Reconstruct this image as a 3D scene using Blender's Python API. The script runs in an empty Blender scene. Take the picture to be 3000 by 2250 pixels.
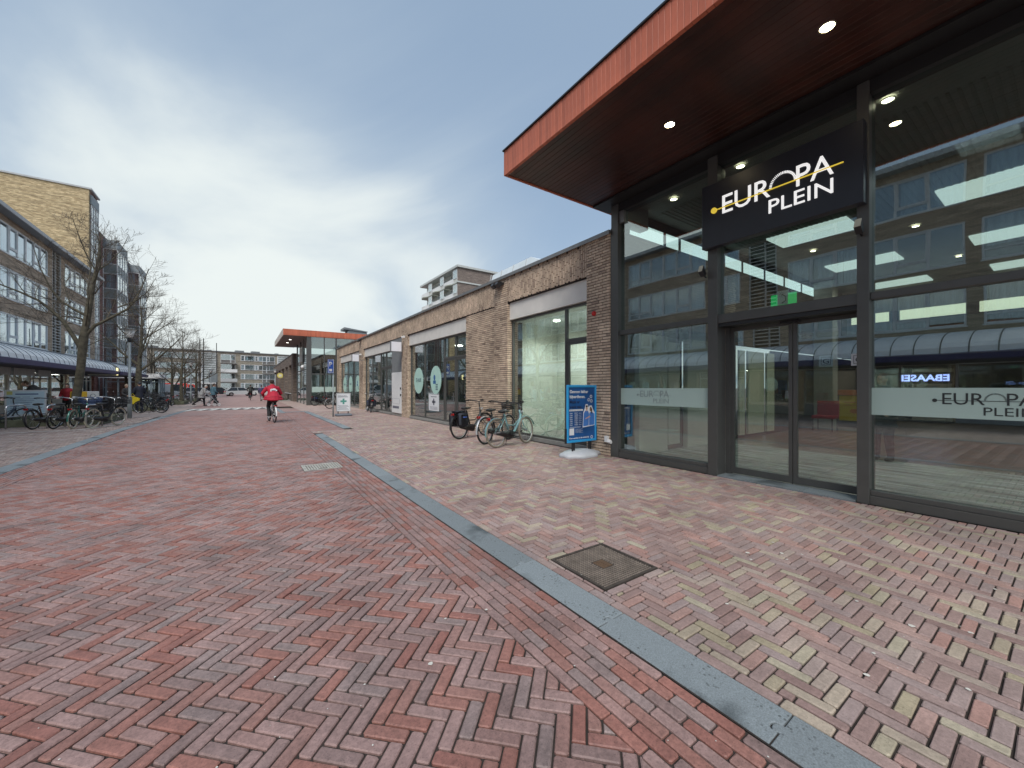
import bpy, math, random
from math import sin, cos, pi, radians, hypot, atan2, sqrt
from mathutils import Vector, Matrix
S = bpy.context.scene
COL = S.collection
H = 1.45
TH = radians(34.35)

# ------------------------------------------------------------ camera, sky, sun
cd = bpy.data.cameras.new('camera'); cam = bpy.data.objects.new('camera', cd); COL.objects.link(cam)
cam.location = (0, 0, H); cam.rotation_euler = (radians(90), 0, -TH)
cd.sensor_width = 36; cd.lens = 36*1140/3000; cd.shift_y = 0.00333; cd.clip_start = .05; cd.clip_end = 2000
S.camera = cam
S.view_settings.view_transform = 'Standard'; S.view_settings.look = 'None'
S.view_settings.exposure = 0.92; S.view_settings.gamma = 1
SUN_EL, SUN_AZ = radians(50), radians(216)       # azimuth clockwise from +Y
w = bpy.data.worlds.new('World'); S.world = w; w.use_nodes = True
nt = w.node_tree; N = nt.nodes; L = nt.links; N.clear()
out = N.new('ShaderNodeOutputWorld')
sky = N.new('ShaderNodeTexSky'); sky.sky_type = 'NISHITA'; sky.sun_disc = False
sky.sun_elevation = SUN_EL; sky.sun_rotation = SUN_AZ; sky.air_density = 1.2; sky.dust_density = 1.5
bg = N.new('ShaderNodeBackground'); bg.inputs['Strength'].default_value = .07
L.new(sky.outputs[0], bg.inputs['Color'])
tc = N.new('ShaderNodeTexCoord'); sep = N.new('ShaderNodeSeparateXYZ'); L.new(tc.outputs['Generated'], sep.inputs[0])
def mth(op, a, b=None, clamp=False):
    n = N.new('ShaderNodeMath'); n.operation = op; n.use_clamp = clamp
    for i, v in enumerate((a, b)):
        if v is None: continue
        if isinstance(v, (int, float)): n.inputs[i].default_value = v
        else: L.new(v, n.inputs[i])
    return n.outputs[0]
den = mth('ADD', mth('MAXIMUM', sep.outputs[2], 0.0), .16)
cmb = N.new('ShaderNodeCombineXYZ'); L.new(mth('DIVIDE', sep.outputs[0], den), cmb.inputs[0]); L.new(mth('DIVIDE', sep.outputs[1], den), cmb.inputs[1])
mp = N.new('ShaderNodeMapping'); mp.inputs['Rotation'].default_value = (0, 0, radians(28)); mp.inputs['Scale'].default_value = (.62, .30, 1); mp.inputs['Location'].default_value = (.35, .2, 0)
L.new(cmb.outputs[0], mp.inputs[0])
n1 = N.new('ShaderNodeTexNoise'); n1.inputs['Scale'].default_value = 1.25; n1.inputs['Detail'].default_value = 7; n1.inputs['Roughness'].default_value = .5; n1.inputs['Distortion'].default_value = .7
L.new(mp.outputs[0], n1.inputs['Vector'])
n2 = N.new('ShaderNodeTexNoise'); n2.inputs['Scale'].default_value = .55; n2.inputs['Detail'].default_value = 2
L.new(cmb.outputs[0], n2.inputs['Vector'])
# broad bright veil towards the street end, clearer blue above it
v1 = N.new('ShaderNodeVectorMath'); v1.operation = 'DISTANCE'; L.new(tc.outputs['Generated'], v1.inputs[0]); v1.inputs[1].default_value = (-.12, .87, .42)
glow = mth('SUBTRACT', 1.0, mth('MULTIPLY', v1.outputs['Value'], .95), True)
cl = mth('ADD', mth('MULTIPLY', n1.outputs[0], 1.0), mth('MULTIPLY', n2.outputs[0], .8))
cl = mth('ADD', cl, mth('MULTIPLY', glow, .30))
hor = mth('MULTIPLY', mth('SUBTRACT', 1.0, mth('MULTIPLY', mth('ABSOLUTE', sep.outputs[2]), 1.75), True), .40)
cl = mth('ADD', cl, hor)
rmp = N.new('ShaderNodeMapRange'); rmp.interpolation_type = 'SMOOTHSTEP'; L.new(cl, rmp.inputs[0]); rmp.inputs[1].default_value = .93; rmp.inputs[2].default_value = 1.40
ccol = N.new('ShaderNodeValToRGB'); L.new(rmp.outputs[0], ccol.inputs[0])
ce = ccol.color_ramp.elements; ce[0].position = .0; ce[0].color = (.36, .48, .63, 1); ce[1].position = 1; ce[1].color = (.80, .86, .85, 1)
e = ccol.color_ramp.elements.new(.5); e.color = (.49, .59, .69, 1)
cbg = N.new('ShaderNodeBackground'); cbg.inputs['Strength'].default_value = .565; L.new(ccol.outputs[0], cbg.inputs['Color'])
mx = N.new('ShaderNodeMixShader'); L.new(bg.outputs[0], mx.inputs[1]); L.new(cbg.outputs[0], mx.inputs[2])
L.new(mth('ADD', .66, mth('MULTIPLY', rmp.outputs[0], .34), True), mx.inputs[0])
L.new(mx.outputs[0], out.inputs['Surface'])
sd = bpy.data.lights.new('sun', 'SUN'); sd.energy = 1.5; sd.angle = radians(28); sd.color = (1, .965, .91)
so = bpy.data.objects.new('sun', sd); COL.objects.link(so)
sv = Vector((sin(SUN_AZ)*cos(SUN_EL), cos(SUN_AZ)*cos(SUN_EL), sin(SUN_EL)))
so.rotation_euler = sv.to_track_quat('Z', 'Y').to_euler(); so.location = (-20, -20, 40)

# ------------------------------------------------------------ materials
MATS = {}
def M(name, col=(.5, .5, .5), rough=.6, metal=0, var=.12, vs=6, bump=0, bs=60, emit=0, ecol=None, spec=.5, coat=0):
    if name in MATS: return MATS[name]
    m = bpy.data.materials.new(name); m.use_nodes = True; t = m.node_tree; b = t.nodes['Principled BSDF']
    b.inputs['Roughness'].default_value = rough; b.inputs['Metallic'].default_value = metal
    b.inputs['Specular IOR Level'].default_value = spec; b.inputs['Coat Weight'].default_value = coat
    c4 = (*col, 1)
    if var > 0:
        tc = t.nodes.new('ShaderNodeTexCoord'); n = t.nodes.new('ShaderNodeTexNoise'); n.inputs['Scale'].default_value = vs; n.inputs['Detail'].default_value = 6
        t.links.new(tc.outputs['Object'], n.inputs['Vector'])
        r = t.nodes.new('ShaderNodeValToRGB'); t.links.new(n.outputs[0], r.inputs[0])
        r.color_ramp.elements[0].position = .3; r.color_ramp.elements[1].position = .72
        r.color_ramp.elements[0].color = (*[max(0, x*(1-var)) for x in col], 1); r.color_ramp.elements[1].color = (*[min(1, x*(1+var)) for x in col], 1)
        t.links.new(r.outputs[0], b.inputs['Base Color'])
        if bump:
            n3 = t.nodes.new('ShaderNodeTexNoise'); n3.inputs['Scale'].default_value = bs; n3.inputs['Detail'].default_value = 5; t.links.new(tc.outputs['Object'], n3.inputs['Vector'])
            bp = t.nodes.new('ShaderNodeBump'); bp.inputs['Strength'].default_value = bump; bp.inputs['Distance'].default_value = .01
            t.links.new(n3.outputs[0], bp.inputs['Height']); t.links.new(bp.outputs[0], b.inputs['Normal'])
    else: b.inputs['Base Color'].default_value = c4
    if emit:
        b.inputs['Emission Color'].default_value = (*(ecol or col), 1); b.inputs['Emission Strength'].default_value = emit
    MATS[name] = m; return m

def brick_mat(name, ramp, speck=.35, joint=False, rough=.62, bump=.25, wet=0):
    """colour by the per-brick 'tint' attribute, grain and stains by noise"""
    m = bpy.data.materials.new(name); m.use_nodes = True; t = m.node_tree; nn = t.nodes; ll = t.links; b = nn['Principled BSDF']
    at = nn.new('ShaderNodeAttribute'); at.attribute_name = 'tint'
    r = nn.new('ShaderNodeValToRGB'); ll.new(at.outputs['Fac'], r.inputs[0])
    el = r.color_ramp.elements
    for i, (p, c) in enumerate(ramp):
        e = el[i] if i < 2 else el.new(p)
        e.position = p; e.color = (*c, 1)
    r.color_ramp.interpolation = 'LINEAR'
    tc = nn.new('ShaderNodeTexCoord'); geo = nn.new('ShaderNodeNewGeometry')
    n = nn.new('ShaderNodeTexNoise'); n.inputs['Scale'].default_value = 55; n.inputs['Detail'].default_value = 6; n.inputs['Roughness'].default_value = .65; ll.new(geo.outputs['Position'], n.inputs['Vector'])
    n2 = nn.new('ShaderNodeTexNoise'); n2.inputs['Scale'].default_value = 1.3; n2.inputs['Detail'].default_value = 5; ll.new(geo.outputs['Position'], n2.inputs['Vector'])
    mr = nn.new('ShaderNodeMapRange'); ll.new(n.outputs[0], mr.inputs[0]); mr.inputs[1].default_value = .3; mr.inputs[2].default_value = .7; mr.inputs[3].default_value = 1-speck; mr.inputs[4].default_value = 1+speck*.7
    mr2 = nn.new('ShaderNodeMapRange'); ll.new(n2.outputs[0], mr2.inputs[0]); mr2.inputs[1].default_value = .3; mr2.inputs[2].default_value = .7; mr2.inputs[3].default_value = .79; mr2.inputs[4].default_value = 1.15
    mm = nn.new('ShaderNodeMath'); mm.operation = 'MULTIPLY'; ll.new(mr.outputs[0], mm.inputs[0]); ll.new(mr2.outputs[0], mm.inputs[1])
    vm = nn.new('ShaderNodeVectorMath'); vm.operation = 'SCALE'; ll.new(r.outputs[0], vm.inputs[0]); ll.new(mm.outputs[0], vm.inputs['Scale'])
    ll.new(vm.outputs[0], b.inputs['Base Color'])
    b.inputs['Roughness'].default_value = rough
    pv = nn.new('ShaderNodeTexNoise'); pv.inputs['Scale'].default_value = 170; pv.inputs['Detail'].default_value = 3; ll.new(geo.outputs['Position'], pv.inputs['Vector'])
    pr = nn.new('ShaderNodeMapRange'); ll.new(pv.outputs[0], pr.inputs[0]); pr.inputs[1].default_value = .60; pr.inputs[2].default_value = .68; pr.inputs[3].default_value = 1; pr.inputs[4].default_value = .62
    pw_ = nn.new('ShaderNodeTexNoise'); pw_.inputs['Scale'].default_value = 7; pw_.inputs['Detail'].default_value = 4; ll.new(geo.outputs['Position'], pw_.inputs['Vector'])
    pw2 = nn.new('ShaderNodeMapRange'); ll.new(pw_.outputs[0], pw2.inputs[0]); pw2.inputs[1].default_value = .35; pw2.inputs[2].default_value = .7; pw2.inputs[3].default_value = .88; pw2.inputs[4].default_value = 1.12
    pm_ = nn.new('ShaderNodeMath'); pm_.operation = 'MULTIPLY'; ll.new(pr.outputs[0], pm_.inputs[0]); ll.new(pw2.outputs[0], pm_.inputs[1])
    vm2 = nn.new('ShaderNodeVectorMath'); vm2.operation = 'SCALE'; ll.new(vm.outputs[0], vm2.inputs[0]); ll.new(pm_.outputs[0], vm2.inputs['Scale']); ll.new(vm2.outputs[0], b.inputs['Base Color'])
    bp = nn.new('ShaderNodeBump'); bp.inputs['Strength'].default_value = bump; bp.inputs['Distance'].default_value = .006; ll.new(n.outputs[0], bp.inputs['Height']); ll.new(bp.outputs[0], b.inputs['Normal'])
    MATS[name] = m; return m
ROADB = brick_mat('road_brick', [(0, (0.241, 0.165, 0.153)), (1, (0.292, 0.218, 0.205)), (.18, (0.317, 0.207, 0.191)), (.45, (0.343, 0.222, 0.204)), (.55, (0.309, 0.165, 0.139)), (.75, (0.323, 0.149, 0.120)), (.85, (0.294, 0.127, 0.102)), (.93, (0.273, 0.201, 0.190))], .3)
PAVEB = brick_mat('pavement_brick', [(0, (0.288, 0.189, 0.172)), (1, (0.466, 0.417, 0.324)), (.2, (0.357, 0.250, 0.228)), (.45, (0.344, 0.267, 0.255)), (.6, (0.408, 0.278, 0.245)), (.70, (0.401, 0.233, 0.200)), (.77, (0.387, 0.301, 0.275)), (.86, (0.430, 0.358, 0.281)), (.94, (0.377, 0.320, 0.223))], .24)
PAVEL = brick_mat('left_pavement_brick', [(0, (0.212, 0.153, 0.136)), (1, (0.425, 0.365, 0.315)), (.3, (0.289, 0.212, 0.187)), (.6, (0.340, 0.255, 0.221)), (.8, (0.297, 0.246, 0.238))], .25)
WALLB = brick_mat('facade_brick', [(0, (0.242, 0.179, 0.136)), (1, (0.725, 0.576, 0.432)), (.2, (0.373, 0.277, 0.212)), (.45, (0.549, 0.419, 0.312)), (.8, (0.659, 0.516, 0.387))], .25, bump=.35)
MORT = M('dark_mortar', (.035, .028, .025), .95, var=.3, vs=30)
SAND = M('joint_sand', (.038, .030, .026), 1, var=.4, vs=14)
BLUE_ST = None
def stone_mat():
    m = bpy.data.materials.new('blue_grey_stone'); m.use_nodes = True; t = m.node_tree; nn = t.nodes; ll = t.links; b = nn['Principled BSDF']
    geo = nn.new('ShaderNodeNewGeometry')
    n = nn.new('ShaderNodeTexNoise'); n.inputs['Scale'].default_value = 1.6; n.inputs['Detail'].default_value = 3; n.inputs['Roughness'].default_value = .55; ll.new(geo.outputs['Position'], n.inputs['Vector'])
    r = nn.new('ShaderNodeValToRGB'); ll.new(n.outputs[0], r.inputs[0]); e = r.color_ramp.elements
    e[0].position = .34; e[0].color = (.085, .10, .107, 1); e[1].position = .43; e[1].color = (.205, .235, .25, 1)
    v = nn.new('ShaderNodeTexVoronoi'); v.inputs['Scale'].default_value = 42; v.inputs['Randomness'].default_value = 1; ll.new(geo.outputs['Position'], v.inputs['Vector'])
    n2 = nn.new('ShaderNodeTexNoise'); n2.inputs['Scale'].default_value = 6; ll.new(geo.outputs['Position'], n2.inputs['Vector'])
    mm = nn.new('ShaderNodeMath'); mm.operation = 'MULTIPLY'; mr = nn.new('ShaderNodeMapRange'); ll.new(v.outputs['Distance'], mr.inputs[0]); mr.inputs[1].default_value = .2; mr.inputs[2].default_value = .32; mr.inputs[3].default_value = 1; mr.inputs[4].default_value = 0
    mr2 = nn.new('ShaderNodeMapRange'); ll.new(n2.outputs[0], mr2.inputs[0]); mr2.inputs[1].default_value = .50; mr2.inputs[2].default_value = .62
    ll.new(mr.outputs[0], mm.inputs[0]); ll.new(mr2.outputs[0], mm.inputs[1])
    mix = nn.new('ShaderNodeMix'); mix.data_type = 'RGBA'; ll.new(mm.outputs[0], mix.inputs[0]); ll.new(r.outputs[0], mix.inputs[6]); mix.inputs[7].default_value = (.10, .115, .12, 1)
    n3 = nn.new('ShaderNodeTexNoise'); n3.inputs['Scale'].default_value = 160; n3.inputs['Detail'].default_value = 3; ll.new(geo.outputs['Position'], n3.inputs['Vector'])
    mr3 = nn.new('ShaderNodeMapRange'); ll.new(n3.outputs[0], mr3.inputs[0]); mr3.inputs[1].default_value = .3; mr3.inputs[2].default_value = .7; mr3.inputs[3].default_value = .75; mr3.inputs[4].default_value = 1.25
    vm = nn.new('ShaderNodeVectorMath'); vm.operation = 'SCALE'; ll.new(mix.outputs[2], vm.inputs[0]); ll.new(mr3.outputs[0], vm.inputs['Scale'])
    ll.new(vm.outputs[0], b.inputs['Base Color']); b.inputs['Roughness'].default_value = .7
    bp = nn.new('ShaderNodeBump'); bp.inputs['Strength'].default_value = .2; bp.inputs['Distance'].default_value = .003; ll.new(n3.outputs[0], bp.inputs['Height']); ll.new(bp.outputs[0], b.inputs['Normal'])
    return m
STONE = stone_mat()
def tex_brick(name, c1, c2, mort, axis='yz', bw=.21, bh=.062, vs=.7):
    """far masonry: brick pattern in the plane of the wall (too far to tell bricks apart)"""
    m = bpy.data.materials.new(name); m.use_nodes = True; t = m.node_tree; nn = t.nodes; ll = t.links; b = nn['Principled BSDF']
    geo = nn.new('ShaderNodeNewGeometry'); s = nn.new('ShaderNodeSeparateXYZ'); ll.new(geo.outputs['Position'], s.inputs[0])
    cx = nn.new('ShaderNodeCombineXYZ'); ll.new(s.outputs['Y' if axis == 'yz' else 'X'], cx.inputs[0]); ll.new(s.outputs['Z'], cx.inputs[1])
    bt = nn.new('ShaderNodeTexBrick'); ll.new(cx.outputs[0], bt.inputs['Vector']); bt.inputs['Scale'].default_value = 1
    bt.inputs['Brick Width'].default_value = bw; bt.inputs['Row Height'].default_value = bh; bt.inputs['Mortar Size'].default_value = .006; bt.inputs['Mortar Smooth'].default_value = .3; bt.inputs['Bias'].default_value = 0
    bt.inputs['Color1'].default_value = (*c1, 1); bt.inputs['Color2'].default_value = (*c2, 1); bt.inputs['Mortar'].default_value = (*mort, 1)
    mpn = nn.new('ShaderNodeMapping'); mpn.inputs['Scale'].default_value = (.55, 4.2, 1); ll.new(cx.outputs[0], mpn.inputs[0])
    n = nn.new('ShaderNodeTexNoise'); n.inputs['Scale'].default_value = vs*2; n.inputs['Detail'].default_value = 7; ll.new(mpn.outputs[0], n.inputs['Vector'])
    mr = nn.new('ShaderNodeMapRange'); ll.new(n.outputs[0], mr.inputs[0]); mr.inputs[1].default_value = .3; mr.inputs[2].default_value = .7; mr.inputs[3].default_value = .62; mr.inputs[4].default_value = 1.3
    vm = nn.new('ShaderNodeVectorMath'); vm.operation = 'SCALE'; ll.new(bt.outputs[0], vm.inputs[0]); ll.new(mr.outputs[0], vm.inputs['Scale'])
    ll.new(vm.outputs[0], b.inputs['Base Color']); b.inputs['Roughness'].default_value = .9
    bp = nn.new('ShaderNodeBump'); bp.inputs['Strength'].default_value = .4; bp.inputs['Distance'].default_value = .01; ll.new(bt.outputs['Fac'], bp.inputs['Height']); bp.invert = True; ll.new(bp.outputs[0], b.inputs['Normal'])
    MATS[name] = m; return m
BR_A = tex_brick('brown_apartment_brick', (.37, .28, .205), (.49, .375, .275), (.16, .13, .10))
BR_YEL = tex_brick('yellow_gable_brick', (.36, .26, .14), (.66, .52, .31), (.40, .32, .2), 'xz')
BR_RED = tex_brick('dark_red_brick', (.24, .11, .095), (.33, .17, .15), (.16, .12, .11))
BR_REDX = tex_brick('dark_red_brick_front', (.24, .11, .095), (.33, .17, .15), (.16, .12, .11), 'xz')
BR_FAR = tex_brick('far_grey_brick', (.20, .17, .13), (.28, .24, .18), (.2, .18, .15), 'xz')
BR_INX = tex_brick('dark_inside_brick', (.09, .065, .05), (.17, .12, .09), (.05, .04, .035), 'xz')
BR_TOW = tex_brick('grey_brown_block_brick', (.17, .13, .115), (.25, .2, .17), (.18, .16, .14), 'xz')

def glass(name, tint=(.75, .85, .82), refl=.10, graz=.85, rough=0.0):
    m = bpy.data.materials.new(name); m.use_nodes = True; t = m.node_tree; nn = t.nodes; ll = t.links
    nn.remove(nn['Principled BSDF']); o = nn['Material Output']
    tr = nn.new('ShaderNodeBsdfTransparent'); tr.inputs[0].default_value = (*tint, 1)
    gl = nn.new('ShaderNodeBsdfGlossy'); gl.inputs['Roughness'].default_value = rough; gl.inputs['Color'].default_value = (.93, .98, 1, 1)
    lw = nn.new('ShaderNodeLayerWeight'); lw.inputs['Blend'].default_value = .5
    p = nn.new('ShaderNodeMath'); p.operation = 'POWER'; ll.new(lw.outputs['Facing'], p.inputs[0]); p.inputs[1].default_value = 3.0
    mr = nn.new('ShaderNodeMapRange'); ll.new(p.outputs[0], mr.inputs[0]); mr.inputs[3].default_value = refl; mr.inputs[4].default_value = graz
    gg = nn.new('ShaderNodeNewGeometry'); gn = nn.new('ShaderNodeTexNoise'); gn.inputs['Scale'].default_value = .9; gn.inputs['Detail'].default_value = 1.5; ll.new(gg.outputs['Position'], gn.inputs['Vector'])
    gb = nn.new('ShaderNodeBump'); gb.inputs['Strength'].default_value = .13; gb.inputs['Distance'].default_value = .012; ll.new(gn.outputs[0], gb.inputs['Height']); ll.new(gb.outputs[0], gl.inputs['Normal'])
    mx = nn.new('ShaderNodeMixShader'); ll.new(mr.outputs[0], mx.inputs[0]); ll.new(tr.outputs[0], mx.inputs[1]); ll.new(gl.outputs[0], mx.inputs[2])
    ll.new(mx.outputs[0], o.inputs['Surface']); MATS[name] = m; return m
GL = glass('shop_glass', (.78, .85, .83), .19, .92)
GLW = glass('window_glass', (.85, .9, .92), .24, .95)
GLC = glass('canopy_glass', (.80, .86, .92), .14, .8)
FROST = M('frosted_film', (.40, .50, .47), .5, var=.04)
def frost():
    m = bpy.data.materials.new('frosted_film_translucent'); m.use_nodes = True; t = m.node_tree; nn = t.nodes; ll = t.links; b = nn['Principled BSDF']
    b.inputs['Base Color'].default_value = (.52, .66, .61, 1); b.inputs['Roughness'].default_value = .45; b.inputs['Alpha'].default_value = .72
    return m
FROSTT = frost()
ANTH = M('anthracite_frame', (.10, .10, .095), .42, metal=.3, var=.06)
ANTHD = M('black_panel', (.018, .018, .019), .5, var=.1)
SIGNM = M('sign_board_dark', (.022, .024, .034), .33, var=.05)
LET = M('sign_letter_white', (.85, .85, .85), .5, emit=.35, ecol=(1, 1, 1), var=0)
LETY = M('sign_yellow', (.85, .60, .03), .5, emit=.25, ecol=(1, .75, .1), var=0)
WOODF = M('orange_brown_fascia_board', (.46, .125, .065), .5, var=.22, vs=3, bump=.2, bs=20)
WOODS = M('shaded_red_soffit_board', (.048, .012, .007), .38, var=.35, vs=2.5, bump=.15)  # dark red boards, with the shade of the underside put into the colour
COPE = M('grey_metal_coping', (.22, .225, .23), .45, metal=.5, var=.08)
GREYP = M('light_grey_panel', (.70, .675, .63), .6, var=.06, vs=3)
def objrand(m, amt):
    """each board or slab a slightly different tone"""
    t = m.node_tree; b = t.nodes['Principled BSDF']; src = b.inputs['Base Color'].links[0].from_socket
    oi = t.nodes.new('ShaderNodeObjectInfo'); mr = t.nodes.new('ShaderNodeMapRange'); t.links.new(oi.outputs['Random'], mr.inputs[0]); mr.inputs[3].default_value = 1-amt; mr.inputs[4].default_value = 1+amt
    vm = t.nodes.new('ShaderNodeVectorMath'); vm.operation = 'SCALE'; t.links.new(src, vm.inputs[0]); t.links.new(mr.outputs[0], vm.inputs['Scale']); t.links.new(vm.outputs[0], b.inputs['Base Color'])
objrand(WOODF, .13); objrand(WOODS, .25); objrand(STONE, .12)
WHITE = M('white_paint', (.75, .75, .74), .5, var=.05)
WHITEF = M('white_window_frame', (.68, .70, .71), .45, var=.06)
LGREY = M('light_grey_trim', (.45, .46, .46), .6, var=.1)
MGREY = M('mid_grey_panel', (.20, .21, .215), .6, var=.1)
CONC = M('concrete', (.30, .29, .27), .85, var=.18, vs=5, bump=.2)
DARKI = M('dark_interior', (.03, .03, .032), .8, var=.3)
TRAN = M('pale_wall', (.60, .64, .50), .7, var=.04)
LITW = M('lit_pale_green_wall', (.74, .745, .67), .7, var=.05, vs=.6)
BLACK = M('black_rubber', (.015, .015, .016), .7, var=.1)
BLK = M('black_paint', (.02, .02, .022), .35, var=.1)
CHROME = M('brushed_steel', (.55, .56, .57), .3, metal=1, var=.08)
SILV = M('silver_paint', (.52, .54, .55), .35, metal=.4, var=.04)
GALV = M('galvanised_grey_paint', (.30, .34, .35), .5, metal=.2, var=.1)
CURT = None
def curtain_mat():
    m = bpy.data.materials.new('net_curtain'); m.use_nodes = True; t = m.node_tree; nn = t.nodes; ll = t.links; b = nn['Principled BSDF']
    geo = nn.new('ShaderNodeNewGeometry'); s = nn.new('ShaderNodeSeparateXYZ'); ll.new(geo.outputs['Position'], s.inputs[0])
    cx = nn.new('ShaderNodeCombineXYZ'); ll.new(s.outputs['Y'], cx.inputs[0])
    mpn = nn.new('ShaderNodeMapping'); ll.new(geo.outputs['Position'], mpn.inputs[0]); mpn.inputs['Scale'].default_value = (1, 9, .3)
    n = nn.new('ShaderNodeTexNoise'); n.inputs['Scale'].default_value = 1.2; n.inputs['Detail'].default_value = 3; ll.new(mpn.outputs[0], n.inputs['Vector'])
    r = nn.new('ShaderNodeValToRGB'); ll.new(n.outputs[0], r.inputs[0]); e = r.color_ramp.elements
    e[0].position = .35; e[0].color = (.42, .46, .49, 1); e[1].position = .65; e[1].color = (.74, .78, .80, 1)
    ll.new(r.outputs[0], b.inputs['Base Color']); b.inputs['Roughness'].default_value = .9
    return m
CURT = curtain_mat()
BARK = M('dark_bark', (.10, .088, .062), .95, var=.45, vs=7, bump=.8, bs=25)
TWIG = M('twig_brown', (.105, .088, .068), .9, var=.2)
MOSS = M('mossy_planter_wall', (.11, .115, .075), .95, var=.35, vs=4, bump=.5)
SOIL = M('soil_and_groundcover', (.055, .06, .035), 1, var=.5, vs=9, bump=1)

# ------------------------------------------------------------ mesh helpers
class MB:
    def __init__(s): s.v = []; s.f = []; s.t = []; s.mi = []; s.m = 0; s.tint = .5
    def add(s, vs, fs):
        o = len(s.v); s.v.extend(vs)
        for f in fs: s.f.append([i+o for i in f]); s.t.append(s.tint); s.mi.append(s.m)
    def box(s, x0, x1, y0, y1, z0, z1):
        if x0 > x1: x0, x1 = x1, x0
        if y0 > y1: y0, y1 = y1, y0
        if z0 > z1: z0, z1 = z1, z0
        s.add([(x0,y0,z0),(x1,y0,z0),(x1,y1,z0),(x0,y1,z0),(x0,y0,z1),(x1,y0,z1),(x1,y1,z1),(x0,y1,z1)],
              [(0,3,2,1),(4,5,6,7),(0,1,5,4),(1,2,6,5),(2,3,7,6),(3,0,4,7)]); return s
    def bbox(s, x0, x1, y0, y1, z0, z1, b=.01):
        """box with chamfered edges"""
        if x0 > x1: x0, x1 = x1, x0
        if y0 > y1: y0, y1 = y1, y0
        if z0 > z1: z0, z1 = z1, z0
        vs = []; 
        for (X, Y, Z, sx, sy, sz) in [(a, c, d, (1 if a == x0 else -1), (1 if c == y0 else -1), (1 if d == z0 else -1)) for d in (z0, z1) for c in (y0, y1) for a in (x0, x1)]:
            vs += [(X, Y+sy*b, Z+sz*b), (X+sx*b, Y, Z+sz*b), (X+sx*b, Y+sy*b, Z)]
        # corner index k = z*4+y*2+x ; 3 verts each (x-face, y-face, z-face)
        I = lambda x, y, z, a: (z*4+y*2+x)*3+a
        fs = [(I(0,0,0,0),I(0,0,1,0),I(0,1,1,0),I(0,1,0,0)), (I(1,0,0,0),I(1,1,0,0),I(1,1,1,0),I(1,0,1,0)),
              (I(0,0,0,1),I(1,0,0,1),I(1,0,1,1),I(0,0,1,1)), (I(0,1,0,1),I(0,1,1,1),I(1,1,1,1),I(1,1,0,1)),
              (I(0,0,0,2),I(0,1,0,2),I(1,1,0,2),I(1,0,0,2)), (I(0,0,1,2),I(1,0,1,2),I(1,1,1,2),I(0,1,1,2))]
        for x in (0,1):
            for y in (0,1):
                fs.append((I(x,y,0,0),I(x,y,0,1),I(x,y,1,1),I(x,y,1,0)))
                for z in (0,1): fs.append((I(x,y,z,0),I(x,y,z,1),I(x,y,z,2)))
            for z in (0,1): fs.append((I(x,0,z,0),I(x,0,z,2),I(x,1,z,2),I(x,1,z,0)))
        for y in (0,1):
            for z in (0,1): fs.append((I(0,y,z,1),I(0,y,z,2),I(1,y,z,2),I(1,y,z,1)))
        s.add(vs, fs); return s
    def quad(s, a, b, c, d): s.add([a, b, c, d], [(0,1,2,3)]); return s
    def prism(s, pts, z0, z1):
        n = len(pts); s.add([(x,y,z0) for x,y in pts]+[(x,y,z1) for x,y in pts], [list(range(n))[::-1], list(range(n,2*n))]+[(i,(i+1)%n,n+(i+1)%n,n+i) for i in range(n)]); return s
    def prismx(s, pts, x0, x1):
        n = len(pts); s.add([(x0,y,z) for y,z in pts]+[(x1,y,z) for y,z in pts], [list(range(n)), list(range(n,2*n))[::-1]]+[(i,n+i,n+(i+1)%n,(i+1)%n) for i in range(n)]); return s
    def prismy(s, pts, y0, y1):
        n = len(pts); s.add([(x,y0,z) for x,z in pts]+[(x,y1,z) for x,z in pts], [list(range(n)), list(range(n,2*n))[::-1]]+[(i,n+i,n+(i+1)%n,(i+1)%n) for i in range(n)]); return s
    def tube(s, pts, rs, n=8, cap=True, flat=None):
        pts = [Vector(p) for p in pts]
        if not hasattr(rs, '__len__'): rs = [rs]*len(pts)
        vs = []; fs = []; u = None
        for i, p in enumerate(pts):
            d = (pts[min(i+1, len(pts)-1)]-pts[max(i-1, 0)]).normalized()
            if u is None:
                u = d.cross(Vector((0,0,1)) if abs(d.z) < .9 else Vector((1,0,0))).normalized()
            else:
                u = (u-d*u.dot(d)); u = u.normalized() if u.length > 1e-6 else d.orthogonal().normalized()
            w_ = d.cross(u)
            for k in range(n):
                a = 2*pi*k/n; vs.append(tuple(p+(u*cos(a)+w_*sin(a))*rs[i]))
        for i in range(len(pts)-1):
            for k in range(n): fs.append((i*n+k, i*n+(k+1)%n, (i+1)*n+(k+1)%n, (i+1)*n+k))
        if cap: fs += [list(range(n))[::-1], [(len(pts)-1)*n+k for k in range(n)]]
        s.add(vs, fs); return s
    def ell(s, c, r, n=10, m=7, rot=None):
        vs = []; fs = []
        for j in range(m+1):
            ph = pi*j/m
            for k in range(n):
                a = 2*pi*k/n; v = Vector((r[0]*sin(ph)*cos(a), r[1]*sin(ph)*sin(a), r[2]*cos(ph)))
                if rot: v = rot @ v
                vs.append((c[0]+v.x, c[1]+v.y, c[2]+v.z))
        for j in range(m):
            for k in range(n): fs.append((j*n+k, (j+1)*n+k, (j+1)*n+(k+1)%n, j*n+(k+1)%n))
        s.add(vs, fs); return s
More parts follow.
